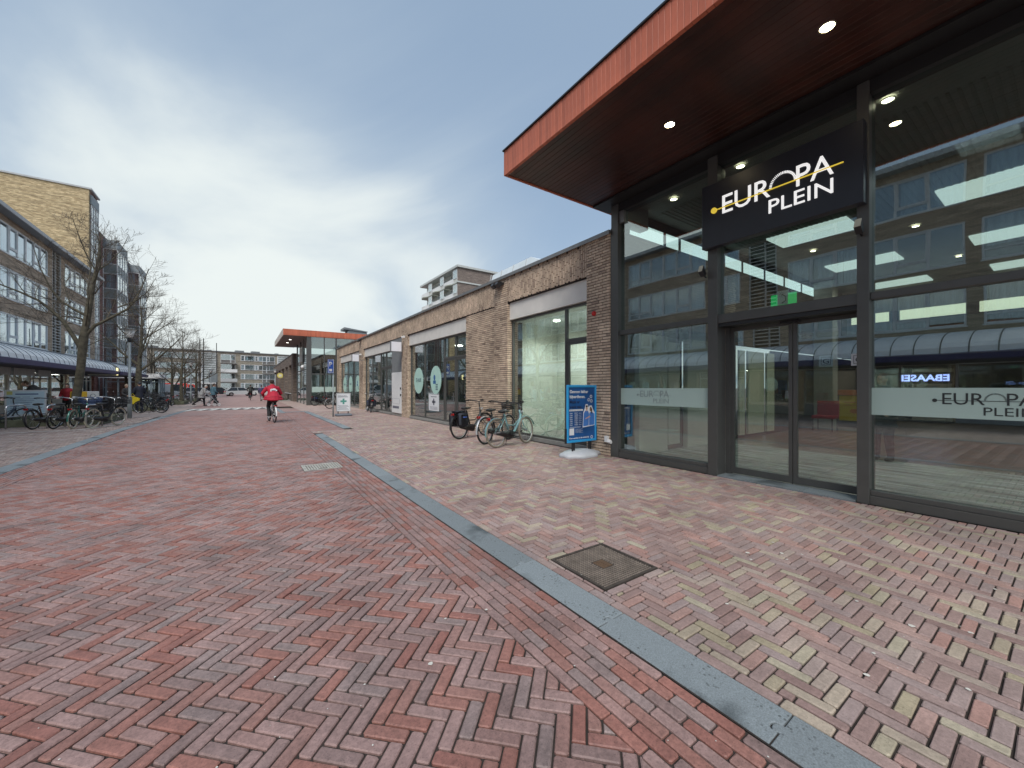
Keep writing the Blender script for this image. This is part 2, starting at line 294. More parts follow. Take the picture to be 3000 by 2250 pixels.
    def torus(s, c, R, r, axis='y', n=32, m=8, sy=1.0):
        vs = []; fs = []
        for i in range(n):
            a = 2*pi*i/n
            for k in range(m):
                b = 2*pi*k/m; rr = R+r*cos(b); h_ = r*sin(b)*sy
                x, z = rr*cos(a), rr*sin(a)
                p = {'y': (x, h_, z), 'x': (h_, x, z), 'z': (x, z, h_)}[axis]
                vs.append((c[0]+p[0], c[1]+p[1], c[2]+p[2]))
        for i in range(n):
            for k in range(m): fs.append((i*m+k, ((i+1)%n)*m+k, ((i+1)%n)*m+(k+1)%m, i*m+(k+1)%m))
        s.add(vs, fs); return s
    def lathe(s, prof, c=(0,0,0), n=24):
        vs = []; fs = []
        for r, z in prof:
            for k in range(n): a = 2*pi*k/n; vs.append((c[0]+r*cos(a), c[1]+r*sin(a), c[2]+z))
        for i in range(len(prof)-1):
            for k in range(n): fs.append((i*n+k, i*n+(k+1)%n, (i+1)*n+(k+1)%n, (i+1)*n+k))
        fs += [list(range(n))[::-1], [(len(prof)-1)*n+k for k in range(n)]]
        s.add(vs, fs); return s
    def mesh(s, name, mats):
        me = bpy.data.meshes.new(name); me.from_pydata(s.v, [], s.f)
        if not isinstance(mats, (list, tuple)): mats = [mats]
        for m in mats: me.materials.append(m)
        if len(mats) > 1: me.polygons.foreach_set('material_index', s.mi)
        a = me.attributes.new('tint', 'FLOAT', 'FACE'); a.data.foreach_set('value', s.t)
        me.update(); return me
    def build(s, name, mats, parent=None, smooth=False, kind=None, local=False, label=None):
        me = s.mesh(name, mats)
        if smooth: me.shade_smooth()
        return ob(name, me, parent, kind, local, label)
def ob(name, me, parent=None, kind=None, local=False, label=None):
    o = bpy.data.objects.new(name, me); COL.objects.link(o)
    if parent:
        o.parent = parent
        if not local: o.matrix_parent_inverse = WM(parent).inverted()
    if kind: o['kind'] = kind
    if label: o['label'] = label
    return o
def WM(o):
    m = Matrix.Translation(o.location) @ o.rotation_euler.to_matrix().to_4x4()
    if o.parent: m = WM(o.parent) @ o.matrix_parent_inverse @ m
    return m
def tag(o, label, cat, group=None, kind=None):
    o['label'] = label; o['category'] = cat
    if group: o['group'] = group
    if kind: o['kind'] = kind
    return o
def thing(name, label, cat, loc=(0,0,0), rz=0, group=None, kind=None, tilt=None):
    o = bpy.data.objects.new(name, None); COL.objects.link(o); o.location = loc; o.rotation_euler = tilt if tilt else (0,0,rz); o.empty_display_size = .3
    return tag(o, label, cat, group, kind)
def setting(name, mb, m, label=None):
    o = mb.build(name, m); o['kind'] = 'structure'
    o['label'] = label or name.replace('_', ' ')
    return o
DG = None
def text_mesh(txt, size, font_bold=0, extrude=.0, spacing=1.0):
    c = bpy.data.curves.new('txt', 'FONT'); c.body = txt; c.size = size; c.extrude = extrude; c.offset = font_bold; c.space_character = spacing; c.resolution_u = 3
    o = bpy.data.objects.new('txt', c); COL.objects.link(o)
    dg = bpy.context.evaluated_depsgraph_get(); dg.update()
    me = bpy.data.meshes.new_from_object(o.evaluated_get(dg)); bpy.data.objects.remove(o); bpy.data.curves.remove(c); return me
def text(name, txt, m, parent, origin, ux, uz, w_=None, h_=None, bold=0, extrude=.003, spacing=1.0, align='l', local=False):
    """flat print or letters: ux reading direction, uz up; scaled to width w_ and cap height h_"""
    me = text_mesh(txt, 1, bold, 0, spacing)
    xs = [v.co.x for v in me.vertices]; ys = [v.co.y for v in me.vertices]
    if not xs: return None
    x0, x1, y1 = min(xs), max(xs), max(ys)
    cap = .70
    sy = (h_/cap) if h_ else None
    sx = (w_/(x1-x0)) if w_ else sy
    if sy is None: sy = sx
    ux = Vector(ux).normalized(); uz = Vector(uz).normalized(); un = ux.cross(uz)
    og = Vector(origin)
    if align == 'c': og = og-ux*(x1-x0)*sx/2
    if extrude > 0:
        import bmesh
        bm = bmesh.new(); bm.from_mesh(me); r = bmesh.ops.extrude_face_region(bm, geom=bm.faces[:])
        vs = [g for g in r['geom'] if isinstance(g, bmesh.types.BMVert)]
        bmesh.ops.translate(bm, verts=vs, vec=(0,0,1)); bm.to_mesh(me); bm.free()
    for v in me.vertices:
        c = v.co.copy(); v.co = og+ux*((c.x-x0)*sx)+uz*(c.y*sy)+un*((c.z)*extrude)
    me.materials.clear(); me.materials.append(m); me.update()
    return ob(name, me, parent, None, local)
def inframe(x, y, z=0, marg=60):
    t = x*sin(TH)+y*cos(TH)
    if t < .3: return None
    u = x*cos(TH)-y*sin(TH); px = 1500+1140*u/t; py = 1135-1140*(z-H)/t
    return t if (-marg < px < 3000+marg and -marg < py < 2250+marg) else None
rnd = random.Random(7)

# ------------------------------------------------------------ ground
def clip(poly, ax, val, keep_less):
    r = []
    for i in range(len(poly)):
        a, b = poly[i], poly[(i+1) % len(poly)]
        ia = (a[ax] <= val) == keep_less; ib = (b[ax] <= val) == keep_less
        if ia: r.append(a)
        if ia != ib:
            k = (val-a[ax])/(b[ax]-a[ax]); r.append((a[0]+k*(b[0]-a[0]), a[1]+k*(b[1]-a[1])))
    return r
def shrink(poly, d):
    n = len(poly); r = []
    for i in range(n):
        p0, p1, p2 = poly[i-1], poly[i], poly[(i+1) % n]
        a = (p1[0]-p0[0], p1[1]-p0[1]); b = (p2[0]-p1[0], p2[1]-p1[1]); la = hypot(*a) or 1e-6; lb = hypot(*b) or 1e-6
        na = (-a[1]/la, a[0]/la); nb = (-b[1]/lb, b[0]/lb); k = 1+na[0]*nb[0]+na[1]*nb[1]
        if k < .25: k = .25
        r.append((p1[0]+d*(na[0]+nb[0])/k, p1[1]+d*(na[1]+nb[1])/k))
    return r
def area(p): return .5*sum(p[i][0]*p[(i+1) % len(p)][1]-p[(i+1) % len(p)][0]*p[i][1] for i in range(len(p)))
def add_brick(mb, poly, z, bev=.0055, joint=.0038, dep=.016, rough=.0016, lod=False):
    if area(poly) < 0: poly = poly[::-1]
    if len(poly) == 4 and (lod or hypot(poly[0][0], poly[0][1]) < 4.5):
        q = []
        for i in range(4):
            p0, p1, p2 = poly[i-1], poly[i], poly[(i+1) % 4]; k = .0085*rnd.uniform(.7, 1.5)
            for a_ in (p0, p2): l_ = hypot(a_[0]-p1[0], a_[1]-p1[1]) or 1; q.append((p1[0]+(a_[0]-p1[0])*min(.4, k/l_), p1[1]+(a_[1]-p1[1])*min(.4, k/l_)))
        poly = q
    o_ = shrink(poly, joint+rnd.uniform(0, rough)); i_ = shrink(poly, joint+bev)
    n = len(poly); dx, dy = rnd.gauss(0, .010), rnd.gauss(0, .010); cx = sum(p[0] for p in poly)/n; cy = sum(p[1] for p in poly)/n
    Z = lambda p, q: z+(p[0]-cx)*dx+(p[1]-cy)*dy+q
    vs = [(x+rnd.uniform(-rough, rough), y+rnd.uniform(-rough, rough), Z((x, y), 0)) for x, y in i_]+[(x, y, Z((x, y), -bev*.8)) for x, y in o_]+[(x, y, z-dep) for x, y in o_]
    fs = [tuple(range(n))]+[(i, n+i, n+(i+1) % n, (i+1) % n) for i in range(n)]+[(n+i, 2*n+i, 2*n+(i+1) % n, n+(i+1) % n) for i in range(n)]
    mb.add(vs, fs)
BL, BW = .2, .2/3
def herring(x0, x1, y0, y1, ang, org=(0, 0)):
    """single herringbone (3:1 bricks) -> list of (centre, angle, polygon clipped to the rectangle)"""
    ca, sa = cos(ang), sin(ang); res = []
    R = hypot(x1-x0, y1-y0)/2+.5; cx, cy = (x0+x1)/2, (y0+y1)/2
    lx, ly = ((cx-org[0])*ca+(cy-org[1])*sa)/BW, (-(cx-org[0])*sa+(cy-org[1])*ca)/BW
    K = int(R/BW)+4
    # lattice a=(1,1), b=(3,-3)
    for m_ in range(int(-K/3)-2, int(K/3)+3):
        for n_ in range(-K-2, K+3):
            i0 = round((lx+ly)/2); j0 = round((lx-ly)/6)
            gx = (i0+n_)+3*(j0+m_); gy = (i0+n_)-3*(j0+m_)
            if abs(gx-lx) > K or abs(gy-ly) > K: continue
            for (w_, h_, ox, oy, da) in ((3, 1, 0, 0, 0), (1, 3, 0, 1, pi/2)):
                pl = []
                for ax, ay in ((0, 0), (w_, 0), (w_, h_), (0, h_)):
                    X = (gx+ox+ax)*BW; Y = (gy+oy+ay)*BW; pl.append((org[0]+X*ca-Y*sa, org[1]+X*sa+Y*ca))
                xs = [p[0] for p in pl]; ys = [p[1] for p in pl]
                if max(xs) < x0 or min(xs) > x1 or max(ys) < y0 or min(ys) > y1: continue
                full = min(xs) >= x0 and max(xs) <= x1 and min(ys) >= y0 and max(ys) <= y1
                if not full:
                    pl = clip(clip(clip(clip(pl, 0, x0, False), 0, x1, True), 1, y0, False), 1, y1, True)
                    if len(pl) < 3 or abs(area(pl)) < .0012: continue
                c = (sum(p[0] for p in pl)/len(pl), sum(p[1] for p in pl)/len(pl))
                res.append((c, (ang+da) if full else None, pl))
    return res
def courses(x0, x1, y0, y1, n, along='y'):
    res = []; W_ = (x1-x0)/n
    for i in range(n):
        y = y0-(.1 if i % 2 else 0)-rnd.uniform(0, .03)
        while y < y1:
            pl = [(x0+i*W_, max(y, y0)), (x0+(i+1)*W_, max(y, y0)), (x0+(i+1)*W_, min(y+BL, y1)), (x0+i*W_, min(y+BL, y1))]
            if pl[2][1]-pl[0][1] > .03: res.append(((sum(p[0] for p in pl)/4, sum(p[1] for p in pl)/4), pi/2 if abs(pl[2][1]-pl[0][1]-BL) < .001 and abs(W_-BW) < .002 else None, pl))
            y += BL
    return res
def lay(parent, bricks, m, z, skip=None, nmax=300, tintf=None, seed=1):
    """the nearest whole bricks become objects of their own, the rest one mesh"""
    rr = random.Random(seed); variants = []
    for k in range(24):
        b = MB(); b.tint = (k+.5)/24; add_brick(b, [(-BL/2, -BW/2), (BL/2, -BW/2), (BL/2, BW/2), (-BL/2, BW/2)], 0, lod=True); variants.append(b.mesh('brick', m))
    vis = []
    for br in bricks:
        c, a, pl = br
        if skip and skip(c): continue
        t = inframe(c[0], c[1]); 
        if c[1] > 13 and t is None:
            if inframe(c[0], c[1], 0, 1200) is None: continue
        vis.append((t if (t and a is not None) else 1e9, br))
    vis.sort(key=lambda q: q[0]); st = MB(); n = 0
    for t, (c, a, pl) in vis:
        if n < nmax and t < 1e8:
            o = bpy.data.objects.new('brick', variants[rr.randrange(24)]); COL.objects.link(o); o.parent = parent
            o.location = (c[0], c[1], z+rr.gauss(0, .0008)); o.rotation_euler = (0, 0, a+rr.gauss(0, .006)); n += 1
        else:
            st.tint = rr.random(); add_brick(st, pl, z+rr.gauss(0, .0009))
    o = st.build('brick_paving', m, parent); o['kind'] = 'stuff'
    print('laid', len(vis))
def ground_mat(name, c1, c2, c3, sc=(5, 14)):
    """paving too far away to tell the bricks apart"""
    m = bpy.data.materials.new(name); m.use_nodes = True; t = m.node_tree; nn = t.nodes; ll = t.links; b = nn['Principled BSDF']
    geo = nn.new('ShaderNodeNewGeometry'); mpn = nn.new('ShaderNodeMapping'); mpn.inputs['Scale'].default_value = (sc[0], sc[1], 1); ll.new(geo.outputs['Position'], mpn.inputs[0])
    v = nn.new('ShaderNodeTexVoronoi'); v.inputs['Scale'].default_value = 1; ll.new(mpn.outputs[0], v.inputs['Vector'])
    s = nn.new('ShaderNodeSeparateColor'); ll.new(v.outputs['Color'], s.inputs[0])
    r = nn.new('ShaderNodeValToRGB'); ll.new(s.outputs[0], r.inputs[0]); e = r.color_ramp.elements; e[0].color = (*c1, 1); e[1].color = (*c3, 1); e2 = r.color_ramp.elements.new(.5); e2.color = (*c2, 1)
    n = nn.new('ShaderNodeTexNoise'); n.inputs['Scale'].default_value = .6; n.inputs['Detail'].default_value = 6; ll.new(geo.outputs['Position'], n.inputs['Vector'])
    mr = nn.new('ShaderNodeMapRange'); ll.new(n.outputs[0], mr.inputs[0]); mr.inputs[1].default_value = .3; mr.inputs[2].default_value = .7; mr.inputs[3].default_value = .85; mr.inputs[4].default_value = 1.12
    vm = nn.new('ShaderNodeVectorMath'); vm.operation = 'SCALE'; ll.new(r.outputs[0], vm.inputs[0]); ll.new(mr.outputs[0], vm.inputs['Scale']); ll.new(vm.outputs[0], b.inputs['Base Color']); b.inputs['Roughness'].default_value = .66
    return m
GR_ROAD = ground_mat('far_road_paving', (0.276, 0.174, 0.160), (0.349, 0.213, 0.189), (0.394, 0.242, 0.213))
GR_PAVE = ground_mat('far_pavement_paving', (0.349, 0.252, 0.222), (0.407, 0.290, 0.262), (0.484, 0.387, 0.329), (6, 9))
GR_LEFT = ground_mat('far_left_pavement_paving', (0.273, 0.212, 0.193), (0.344, 0.263, 0.233), (0.436, 0.354, 0.314), (6, 9))
GR_BASE = M('ground_base', (.14, .11, .095), 1, var=.2, vs=.4)
def sheet(x0, x1, y0, y1, z):
    b = MB(); b.quad((x0, y0, z), (x1, y0, z), (x1, y1, z), (x0, y1, z)); return b
YF = 26.0
g = sheet(-600, 600, -300, 900, -.09); setting('ground', g, GR_BASE)
# road: joint bed under the bricks, far part plain
b = sheet(-3.55, 2.05, -3, YF, -.020)
b.quad((1.76, 14.3, -.0185), (3.0, 14.3, -.0185), (3.0, YF, -.0185), (1.76, YF, -.0185))
road = setting('road', b, SAND, 'red brick road laid in herringbone')
b = sheet(-3.55, 2.9, YF, 31.2, -.012); b.quad((-9, 34.2, -.012), (3.4, 34.2, -.012), (2.5, 120, -.012), (-16, 120, -.012))
b.quad((-60, 84, -.008), (60, 84, -.008), (60, 128, -.008), (-60, 128, -.008))
b.quad((-3.5, -40, -.0125), (1.9, -40, -.0125), (1.9, -1.6, -.0125), (-3.5, -1.6, -.0125))
fr = b.build('far_road_surface', GR_ROAD, road)
hb = herring(-2.935, 1.29, -1.6, YF, radians(-45), (.02, .01))
gr0, gr1, gr2, gr3 = .84, 1.46, 7.62, 8.18
def cut(bricks, h):
    """bricks sawn off around a rectangular opening"""
    x0, x1, y0, y1 = h; res = []
    for c, a, pl in bricks:
        xs = [p[0] for p in pl]; ys = [p[1] for p in pl]
        if max(xs) <= x0+.002 or min(xs) >= x1-.002 or max(ys) <= y0+.002 or min(ys) >= y1-.002: res.append((c, a, pl)); continue
        mid = lambda p: clip(clip(p, 0, x0, False), 0, x1, True) if len(p) > 2 else p
        for q in (clip(pl, 0, x0, True), clip(pl, 0, x1, False), clip(mid(pl), 1, y0, True) if len(mid(pl)) > 2 else [], clip(mid(pl), 1, y1, False) if len(mid(pl)) > 2 else []):
            if len(q) > 2 and abs(area(q)) > .0009: res.append(((sum(p[0] for p in q)/len(q), sum(p[1] for p in q)/len(q)), None, q))
    return res
bricks = cut(hb+courses(1.29, 1.757, -1.6, YF, 7), (gr0, gr1, gr2, gr3))
bricks += courses(-3.40, -2.935, -1.6, YF, 7)
bricks += herring(1.76, 2.83, 14.35, 25.9, radians(-45))
lay(road, bricks, ROADB, -.008, nmax=300, seed=3)
# right pavement
b = sheet(1.76, 7.0, -4, 14.3, -.012); b.quad((3.0, 14.3, -.012), (7, 14.3, -.012), (7, YF, -.012), (3.0, YF, -.012))
pave = setting('pavement', b, SAND, 'multicoloured brick pavement in front of the mall')
b = sheet(2.8, 7.0, YF, 48, -.004); b.quad((1.9, -40, -.006), (7.0, -40, -.006), (7.0, -1.6, -.006), (1.9, -1.6, -.006)); b.build('far_pavement_surface', GR_PAVE, pave)
mh = (2.12, 2.74, 1.92, 2.53)
def inmh(c): return mh[0]-.07 < c[0] < mh[1]+.07 and mh[2]-.07 < c[1] < mh[3]+.07
bricks = cut(herring(2.085, 6.36, -1.6, 13.7, radians(0), (.01, .02)), (mh[0]-.035, mh[1]+.069, mh[2]-.069, mh[3]+.069))
bricks += [q for q in courses(2.008, 2.085, -1.6, 13.65, 1)]
bricks += herring(1.76, 6.36, 13.72, 14.33, 0, (.01, .02)) + herring(3.12, 6.36, 14.33, YF, 0, (.01, .02))
for i in range(3):
    for (X, Y, dx, dy) in ((mh[1]+.002, mh[2]+i*.205, .067, .2), ):
        bricks.append(((X+dx/2, Y+dy/2), pi/2, [(X, Y), (X+dx, Y), (X+dx, Y+dy), (X, Y+dy)]))
    for Y in (mh[2]-.069, mh[3]+.002):
        X = mh[0]-.0+i*.2065; bricks.append(((X+.1, Y+.0335), 0, [(X, Y), (X+.2, Y), (X+.2, Y+.067), (X, Y+.067)]))
for (a_, b_, c_, d_) in ((mh[0]-.034, mh[0]-.002, mh[2]-.067, mh[2]-.002), (mh[0]-.034, mh[0]-.002, mh[3]+.002, mh[3]+.067), (mh[0]-.034, mh[0]-.002, mh[2], mh[2]+.2), (mh[0]-.034, mh[0]-.002, mh[2]+.203, mh[2]+.403), (mh[0]-.034, mh[0]-.002, mh[2]+.406, mh[3]), (mh[1]+.002, mh[1]+.067, mh[2]-.067, mh[2]-.002), (mh[1]+.002, mh[1]+.067, mh[3]+.008, mh[3]+.067)): bricks.append((((a_+b_)/2, (c_+d_)/2), None, [(a_, c_), (b_, c_), (b_, d_), (a_, d_)]))
lay(pave, bricks, PAVEB, 0.0, nmax=300, seed=4)
# left pavement
b = sheet(-10.9, -3.5, 3, YF, -.010)
lp = setting('left_pavement', b, SAND, 'brown brick pavement with the bicycle bay on the shop side')
b = sheet(-14.5, -3.2, YF, 84, -.006); b.quad((-11.0, -40, -.006), (-3.6, -40, -.006), (-3.6, 3.0, -.006), (-11.0, 3.0, -.006)); b.build('far_left_pavement_surface', GR_LEFT, lp)
lay(lp, herring(-10.8, -3.62, 3, YF, 0, (.03, .02)), PAVEL, 0.0, nmax=60, seed=5)
# kerbs
kerb = setting('kerb', sheet(1.765, 2.01, .2, 13.5, -.03), SAND, 'blue-grey stone band along the right pavement')
def knob_slab(x0, x1, y0, y1, z0, z1, knob=True, round_end=False):
    """slab with a small interlocking tongue at its far end and the matching notch at its near end"""
    xm = (x0+x1)/2-.01; r = .028
    e = .0035
    pl = [(x0+e, y0+e)]
    if knob: pl += [(xm-.02, y0+e)]+[(xm+r*sin(a), y0+e+r*.4-r*cos(a)*-1*.9) for a in (-1.0, -.4, .3, .9)]+[(xm+.03, y0+e)]
    pl += [(x1-e, y0+e+(.0)), (x1-e, y1-e if not round_end else y1-.12)]
    if round_end: pl += [(x1-e-(x1-x0)*.5*(1-cos(a)), y1-.12+.12*sin(a)) for a in (.5, 1.0, pi/2, 2.1, 2.6)]+[(x0+e, y1-.12)]
    else:
        if knob: pl += [(xm+.03, y1-e)]+[(xm+r*sin(a), y1-e+r*.4+r*cos(a)*.9) for a in (.9, .3, -.4, -1.0)]+[(xm-.02, y1-e)]
        pl += [(x0+e, y1-e)]
    zz = lambda x: z1-.010+(x-x0)/(x1-x0)*.012
    q = shrink(pl, .004); n = len(pl)
    mb = MB(); mb.add([(x, y, zz(x)) for x, y in q]+[(x, y, zz(x)-.004) for x, y in pl]+[(x, y, z0) for x, y in pl],
        [tuple(range(n))]+[(i, n+i, n+(i+1) % n, (i+1) % n) for i in range(n)]+[(n+i, 2*n+i, 2*n+(i+1) % n, n+(i+1) % n) for i in range(n)])
    return mb
js = [-2.2, -1.23, -.25, .719, 1.657, 2.60, 3.57, 4.524, 5.50, 6.48, 7.46, 8.44, 9.42, 10.4, 11.4, 12.4, 13.5]
for i in range(len(js)-1): knob_slab(1.765, 2.0, js[i], js[i+1], -.05, .004, js[i+1] < 6 or i == 0, i == len(js)-2).build('kerb_stone', STONE, kerb)
for y in range(11): knob_slab(2.85, 3.10, 14.85+y*1.03, 14.85+(y+1)*1.03, -.05, .012, False).build('kerb_stone', STONE, kerb)
for y in range(6): knob_slab(1.62, 1.86, 25.6+y*1.03, 25.6+(y+1)*1.03, -.05, .012, False).build('kerb_stone', STONE, kerb)
mb = MB(); mb.box(1.86, 3.1, 26.17, 26.3, -.05, .02); mb.build('kerb_stone', STONE, kerb)
lk = setting('left_kerb', sheet(-3.7, -3.35, 6, 9, -.02), SAND, 'blue-grey stone band along the left pavement')
def lkx(y): 
    if y < 18: return -3.62-(y-6)*.006
    return -3.69+(y-18)*.032
y = -2.0
while y < 31.2:
    x0, x1 = lkx(y), lkx(y+1); 
    mb = MB(); mb.add([(x0, y+.004, .008), (x0+.26, y+.004, -.002), (x1+.26, y+.996, -.002), (x1, y+.996, .008), (x0, y+.004, -.05), (x0+.26, y+.004, -.05), (x1+.26, y+.996, -.05), (x1, y+.996, -.05)],
                    [(0,1,2,3), (0,4,5,1), (1,5,6,2), (2,6,7,3), (3,7,4,0)]); mb.build('kerb_stone', STONE, lk); y += 1
# parallel courses beside the left kerb (far, too thin to part)
# manhole cover
CAST = M('cast_iron', (.085, .07, .06), .75, metal=.3, var=.35, vs=12, bump=.4)
t = thing('manhole_cover', 'dark square cast-iron manhole cover with raised studs beside the stone kerb', 'manhole cover', (2.43, 2.225, 0))
mb = MB(); mb.box(mh[0]+.004, mh[1]-.004, mh[2]+.004, mh[3]-.004, -.03, -.0042); mb.build('cover_plate', CAST, t)
mb = MB()
for a in (0, 1):
    mb.box(mh[0]+.004+a*(mh[1]-mh[0]-.03), mh[0]+.026+a*(mh[1]-mh[0]-.03), mh[2]+.004, mh[3]-.004, -.003, .002)
    mb.box(mh[0]+.028, mh[1]-.028, mh[2]+.004+a*(mh[3]-mh[2]-.03), mh[2]+.026+a*(mh[3]-mh[2]-.03), -.003, .002)
mb.build('cover_frame', CAST, t)
mb = MB()
for i in range(24):
    for j in range(24):
        X = mh[0]+.04+i*.0228; Y = mh[2]+.04+j*.0228
        if abs(i-11.5) < 2.6 and abs(j-11.5) < 2.6: continue
        o_ = .0075 if (i+j) % 2 else .003
        mb.add([(X-o_-.004, Y-.004, -.004), (X+o_+.004, Y-.004, -.004), (X+o_+.004, Y+.004, -.004), (X-o_-.004, Y+.004, -.004), (X-o_, Y-.002, .004), (X+o_, Y-.002, .004), (X+o_, Y+.002, .004), (X-o_, Y+.002, .004)], [(4,5,6,7),(0,1,5,4),(1,2,6,5),(2,3,7,6),(3,0,4,7)])
o = mb.build('raised_studs', M('worn_cast_iron_studs', (.27, .225, .19), .6, metal=.3, var=.3, vs=9), t); o['kind'] = 'stuff'
mb = MB(); mb.box(2.40, 2.412, 2.18, 2.28, -.004, .0015); mb.box(2.43, 2.442, 2.17, 2.26, -.004, .0015); mb.box(2.37, 2.48, 2.165, 2.285, -.004, -.002); mb.build('lifting_slot', M('rusty_slot', (.10, .06, .035), .8, var=.3), t)
# pale drain grate in the road
t = thing('drain_grate', 'pale rectangular drain grate set in the red road near the stone kerb', 'drain grate', (1.15, 7.9, 0))
PALEM = M('pale_worn_metal', (.42, .41, .37), .6, var=.25, vs=9, bump=.3)
mb = MB(); mb.box(gr0, gr1, gr2, gr3, -.05, -.014); mb.build('grate_bed', M('grate_bed_grey', (.17, .16, .14), .9), t)
mb = MB()
for i in range(13):
    X = gr0+.035+i*.0435
    for (ya, yb) in ((gr2+.04, gr2+.27), (gr2+.29, gr3-.03)):
        if 4 < i < 8 and ya < gr2+.1 : ya += .12
        mb.box(X, X+.024, ya, yb, -.014, -.002)
o = mb.build('grate_bars', PALEM, t)
mb = MB()
for a, bb, c, d in ((gr0, gr1, gr2, gr2+.03), (gr0, gr1, gr3-.025, gr3), (gr0, gr0+.028, gr2+.031, gr3-.026), (gr1-.02, gr1, gr2+.031, gr3-.026)): mb.box(a, bb, c, d, -.014, -.001)
mb.build('grate_frame', PALEM, t)
# droppings, gum and petals
GUM = M('white_speck', (.62, .60, .55), .8, var=.1)
mb = MB(); r2 = random.Random(11)
def speck(x, y, r, z):
    n = 7; mb.add([(x+r*(.6+.6*r2.random())*cos(2*pi*k/n), y+r*(.6+.6*r2.random())*sin(2*pi*k/n), z+.0035) for k in range(n)], [tuple(range(n))])
for i in range(900):
    x = r2.uniform(-3.3, 6.2); y = abs(r2.gauss(0, 7))+.4
    if y > 30 or 1.7 < x < 2.08: continue
    speck(x, y, r2.choice((.002, .003, .003, .004, .005)), 0 if x > 2 else -.007)
for (px, py, r) in ((2190, 1620, .018), (2290, 1622, .02), (2350, 1625, .010), (2265, 1590, .012), (2670, 1834, .02), (2845, 1855, .014), (2540, 1980, .014), (2560, 1915, .01), (2835, 2020, .012), (1262, 1941, .014), (1305, 1810, .010), (1425, 1784, .011), (2510, 1762, .01), (2200, 1640, .012), (2305, 1640, .012), (2915, 1727, .012), (2130, 1770, .012)):
    a = (px-1500)/1140; tt = H*1140/(py-1135); x = tt*(sin(TH)+a*cos(TH)); y = tt*(cos(TH)-a*sin(TH)); speck(x, y, r, 0 if x > 2 else -.007)
o = mb.build('litter_specks', GUM); tag(o, 'small white petals, gum spots and droppings scattered over the brick paving', 'litter', kind='stuff')
# painted marks
PAINT = M('worn_white_road_paint', (.62, .62, .59), .8, var=.15, vs=8)
def strip(mb, a, b_, w_, z):
    a = Vector((*a, 0)); b_ = Vector((*b_, 0)); d = (b_-a).normalized(); n = Vector((-d.y, d.x, 0))*w_/2
    mb.add([(*(a-n).xy, z), (*(b_-n).xy, z), (*(b_+n).xy, z), (*(a+n).xy, z)], [(0,1,2,3)])
mb = MB(); strip(mb, (-3.1, 33.2), (1.35, 33.8), .42, .004)
o = mb.build('crossing_line', PAINT); o['kind'] = 'structure'; o['label'] = 'white line across the road'
mb = MB()
for i in range(8):
    x = -2.75+i*.60; y = 33.1+i*.08; strip(mb, (x, y-.02), (x-.30, y-2.4), .24, .006)
    x += .30; strip(mb, (x, y+.0), (x-.09, y-.8), .18, .006)
o = mb.build('crossing_teeth', PAINT); o['kind'] = 'structure'; o['label'] = 'white speed table teeth across the road'
mb = MB(); mb.quad((-3.2, 31.25, -.007), (1.7, 31.25, -.007), (1.7, 34.15, -.007), (-3.2, 34.15, -.007)); o = mb.build('raised_crossing', M('grey_asphalt_strip', (.16, .14, .135), .9, var=.2, vs=3)); o['kind'] = 'structure'
mb = MB(); strip(mb, (-6.9, 19.2), (-4.75, 19.2), .09, .008); strip(mb, (-4.75, 19.15), (-4.1, 20.9), .09, .008); strip(mb, (-11, 19.2), (-6.9, 19.2), .09, .008)
strip(mb, (-4.55, 29.0), (-4.2, 30.6), .09, .008); strip(mb, (-5.6, 11.3), (-5.0, 12.3), .09, .008)
o = mb.build('bay_line', PAINT); o['kind'] = 'structure'; o['label'] = 'white painted edge of the bicycle bay'

# ------------------------------------------------------------ brick faces of the new mall
def brick_unit(mb, R, c, l, h, d=.02, bev=.003):
    vs = []
    for (dy, k) in ((-d, 0), (-d+bev, bev), (0, bev)):
        a, b_ = l/2-(bev-k), h/2-(bev-k)
        if dy == -d: a, b_ = l/2-bev, h/2-bev
        else: a, b_ = l/2, h/2
        for sx, sz in ((-1, -1), (1, -1), (1, 1), (-1, 1)):
            v = R @ Vector((sx*a+rnd.uniform(-.001, .001), dy, sz*b_+rnd.uniform(-.001, .001))); vs.append((c[0]+v.x, c[1]+v.y, c[2]+v.z))
    fs = [(0,1,2,3)]+[(i, 4+i, 4+(i+1) % 4, (i+1) % 4) for i in range(4)]+[(4+i, 8+i, 8+(i+1) % 4, 4+(i+1) % 4) for i in range(4)]
    mb.add(vs, fs)
RW = Matrix.Rotation(radians(-90), 3, 'Z'); RS = Matrix.Identity(3)      # faces -X ; faces -Y
def brick_rect(lst, face, p, a0, a1, z0, z1, vert=False, l=.21, h=.062, jt=.0145):
    """list the bricks of a rectangle; face 'w' at x=p spanning y, face 's' at y=p spanning x"""
    R = RW if face == 'w' else RS
    if not vert:
        n = max(1, round((z1-z0)/h)); hh = (z1-z0)/n
        for r in range(n):
            a = a0-(l/2 if r % 2 else 0)
            if (r*7) % 5 == 3: a -= l*.25
            while a < a1-.02:
                s_, e_ = max(a, a0), min(a+l, a1)
                if e_-s_ > .04:
                    c = ((s_+e_)/2); pos = (p, c, z0+(r+.5)*hh) if face == 'w' else (c, p, z0+(r+.5)*hh)
                    lst.append((pos, R, e_-s_-jt, hh-jt, face))
                a += l
    else:
        n = max(1, round((a1-a0)/h)); ww = (a1-a0)/n
        for r in range(n):
            z = z1+(l/2 if r % 2 else 0)-(l*.25 if r % 3 == 1 else 0)
            while z > z0+.02:
                e_, s_ = min(z, z1), max(z-l, z0)
                if e_-s_ > .04:
                    c = a0+(r+.5)*ww; pos = (p, c, (s_+e_)/2) if face == 'w' else (c, p, (s_+e_)/2)
                    lst.append((pos, R @ Matrix.Rotation(pi/2, 3, 'Y'), e_-s_-jt, ww-jt, face))
                z -= l
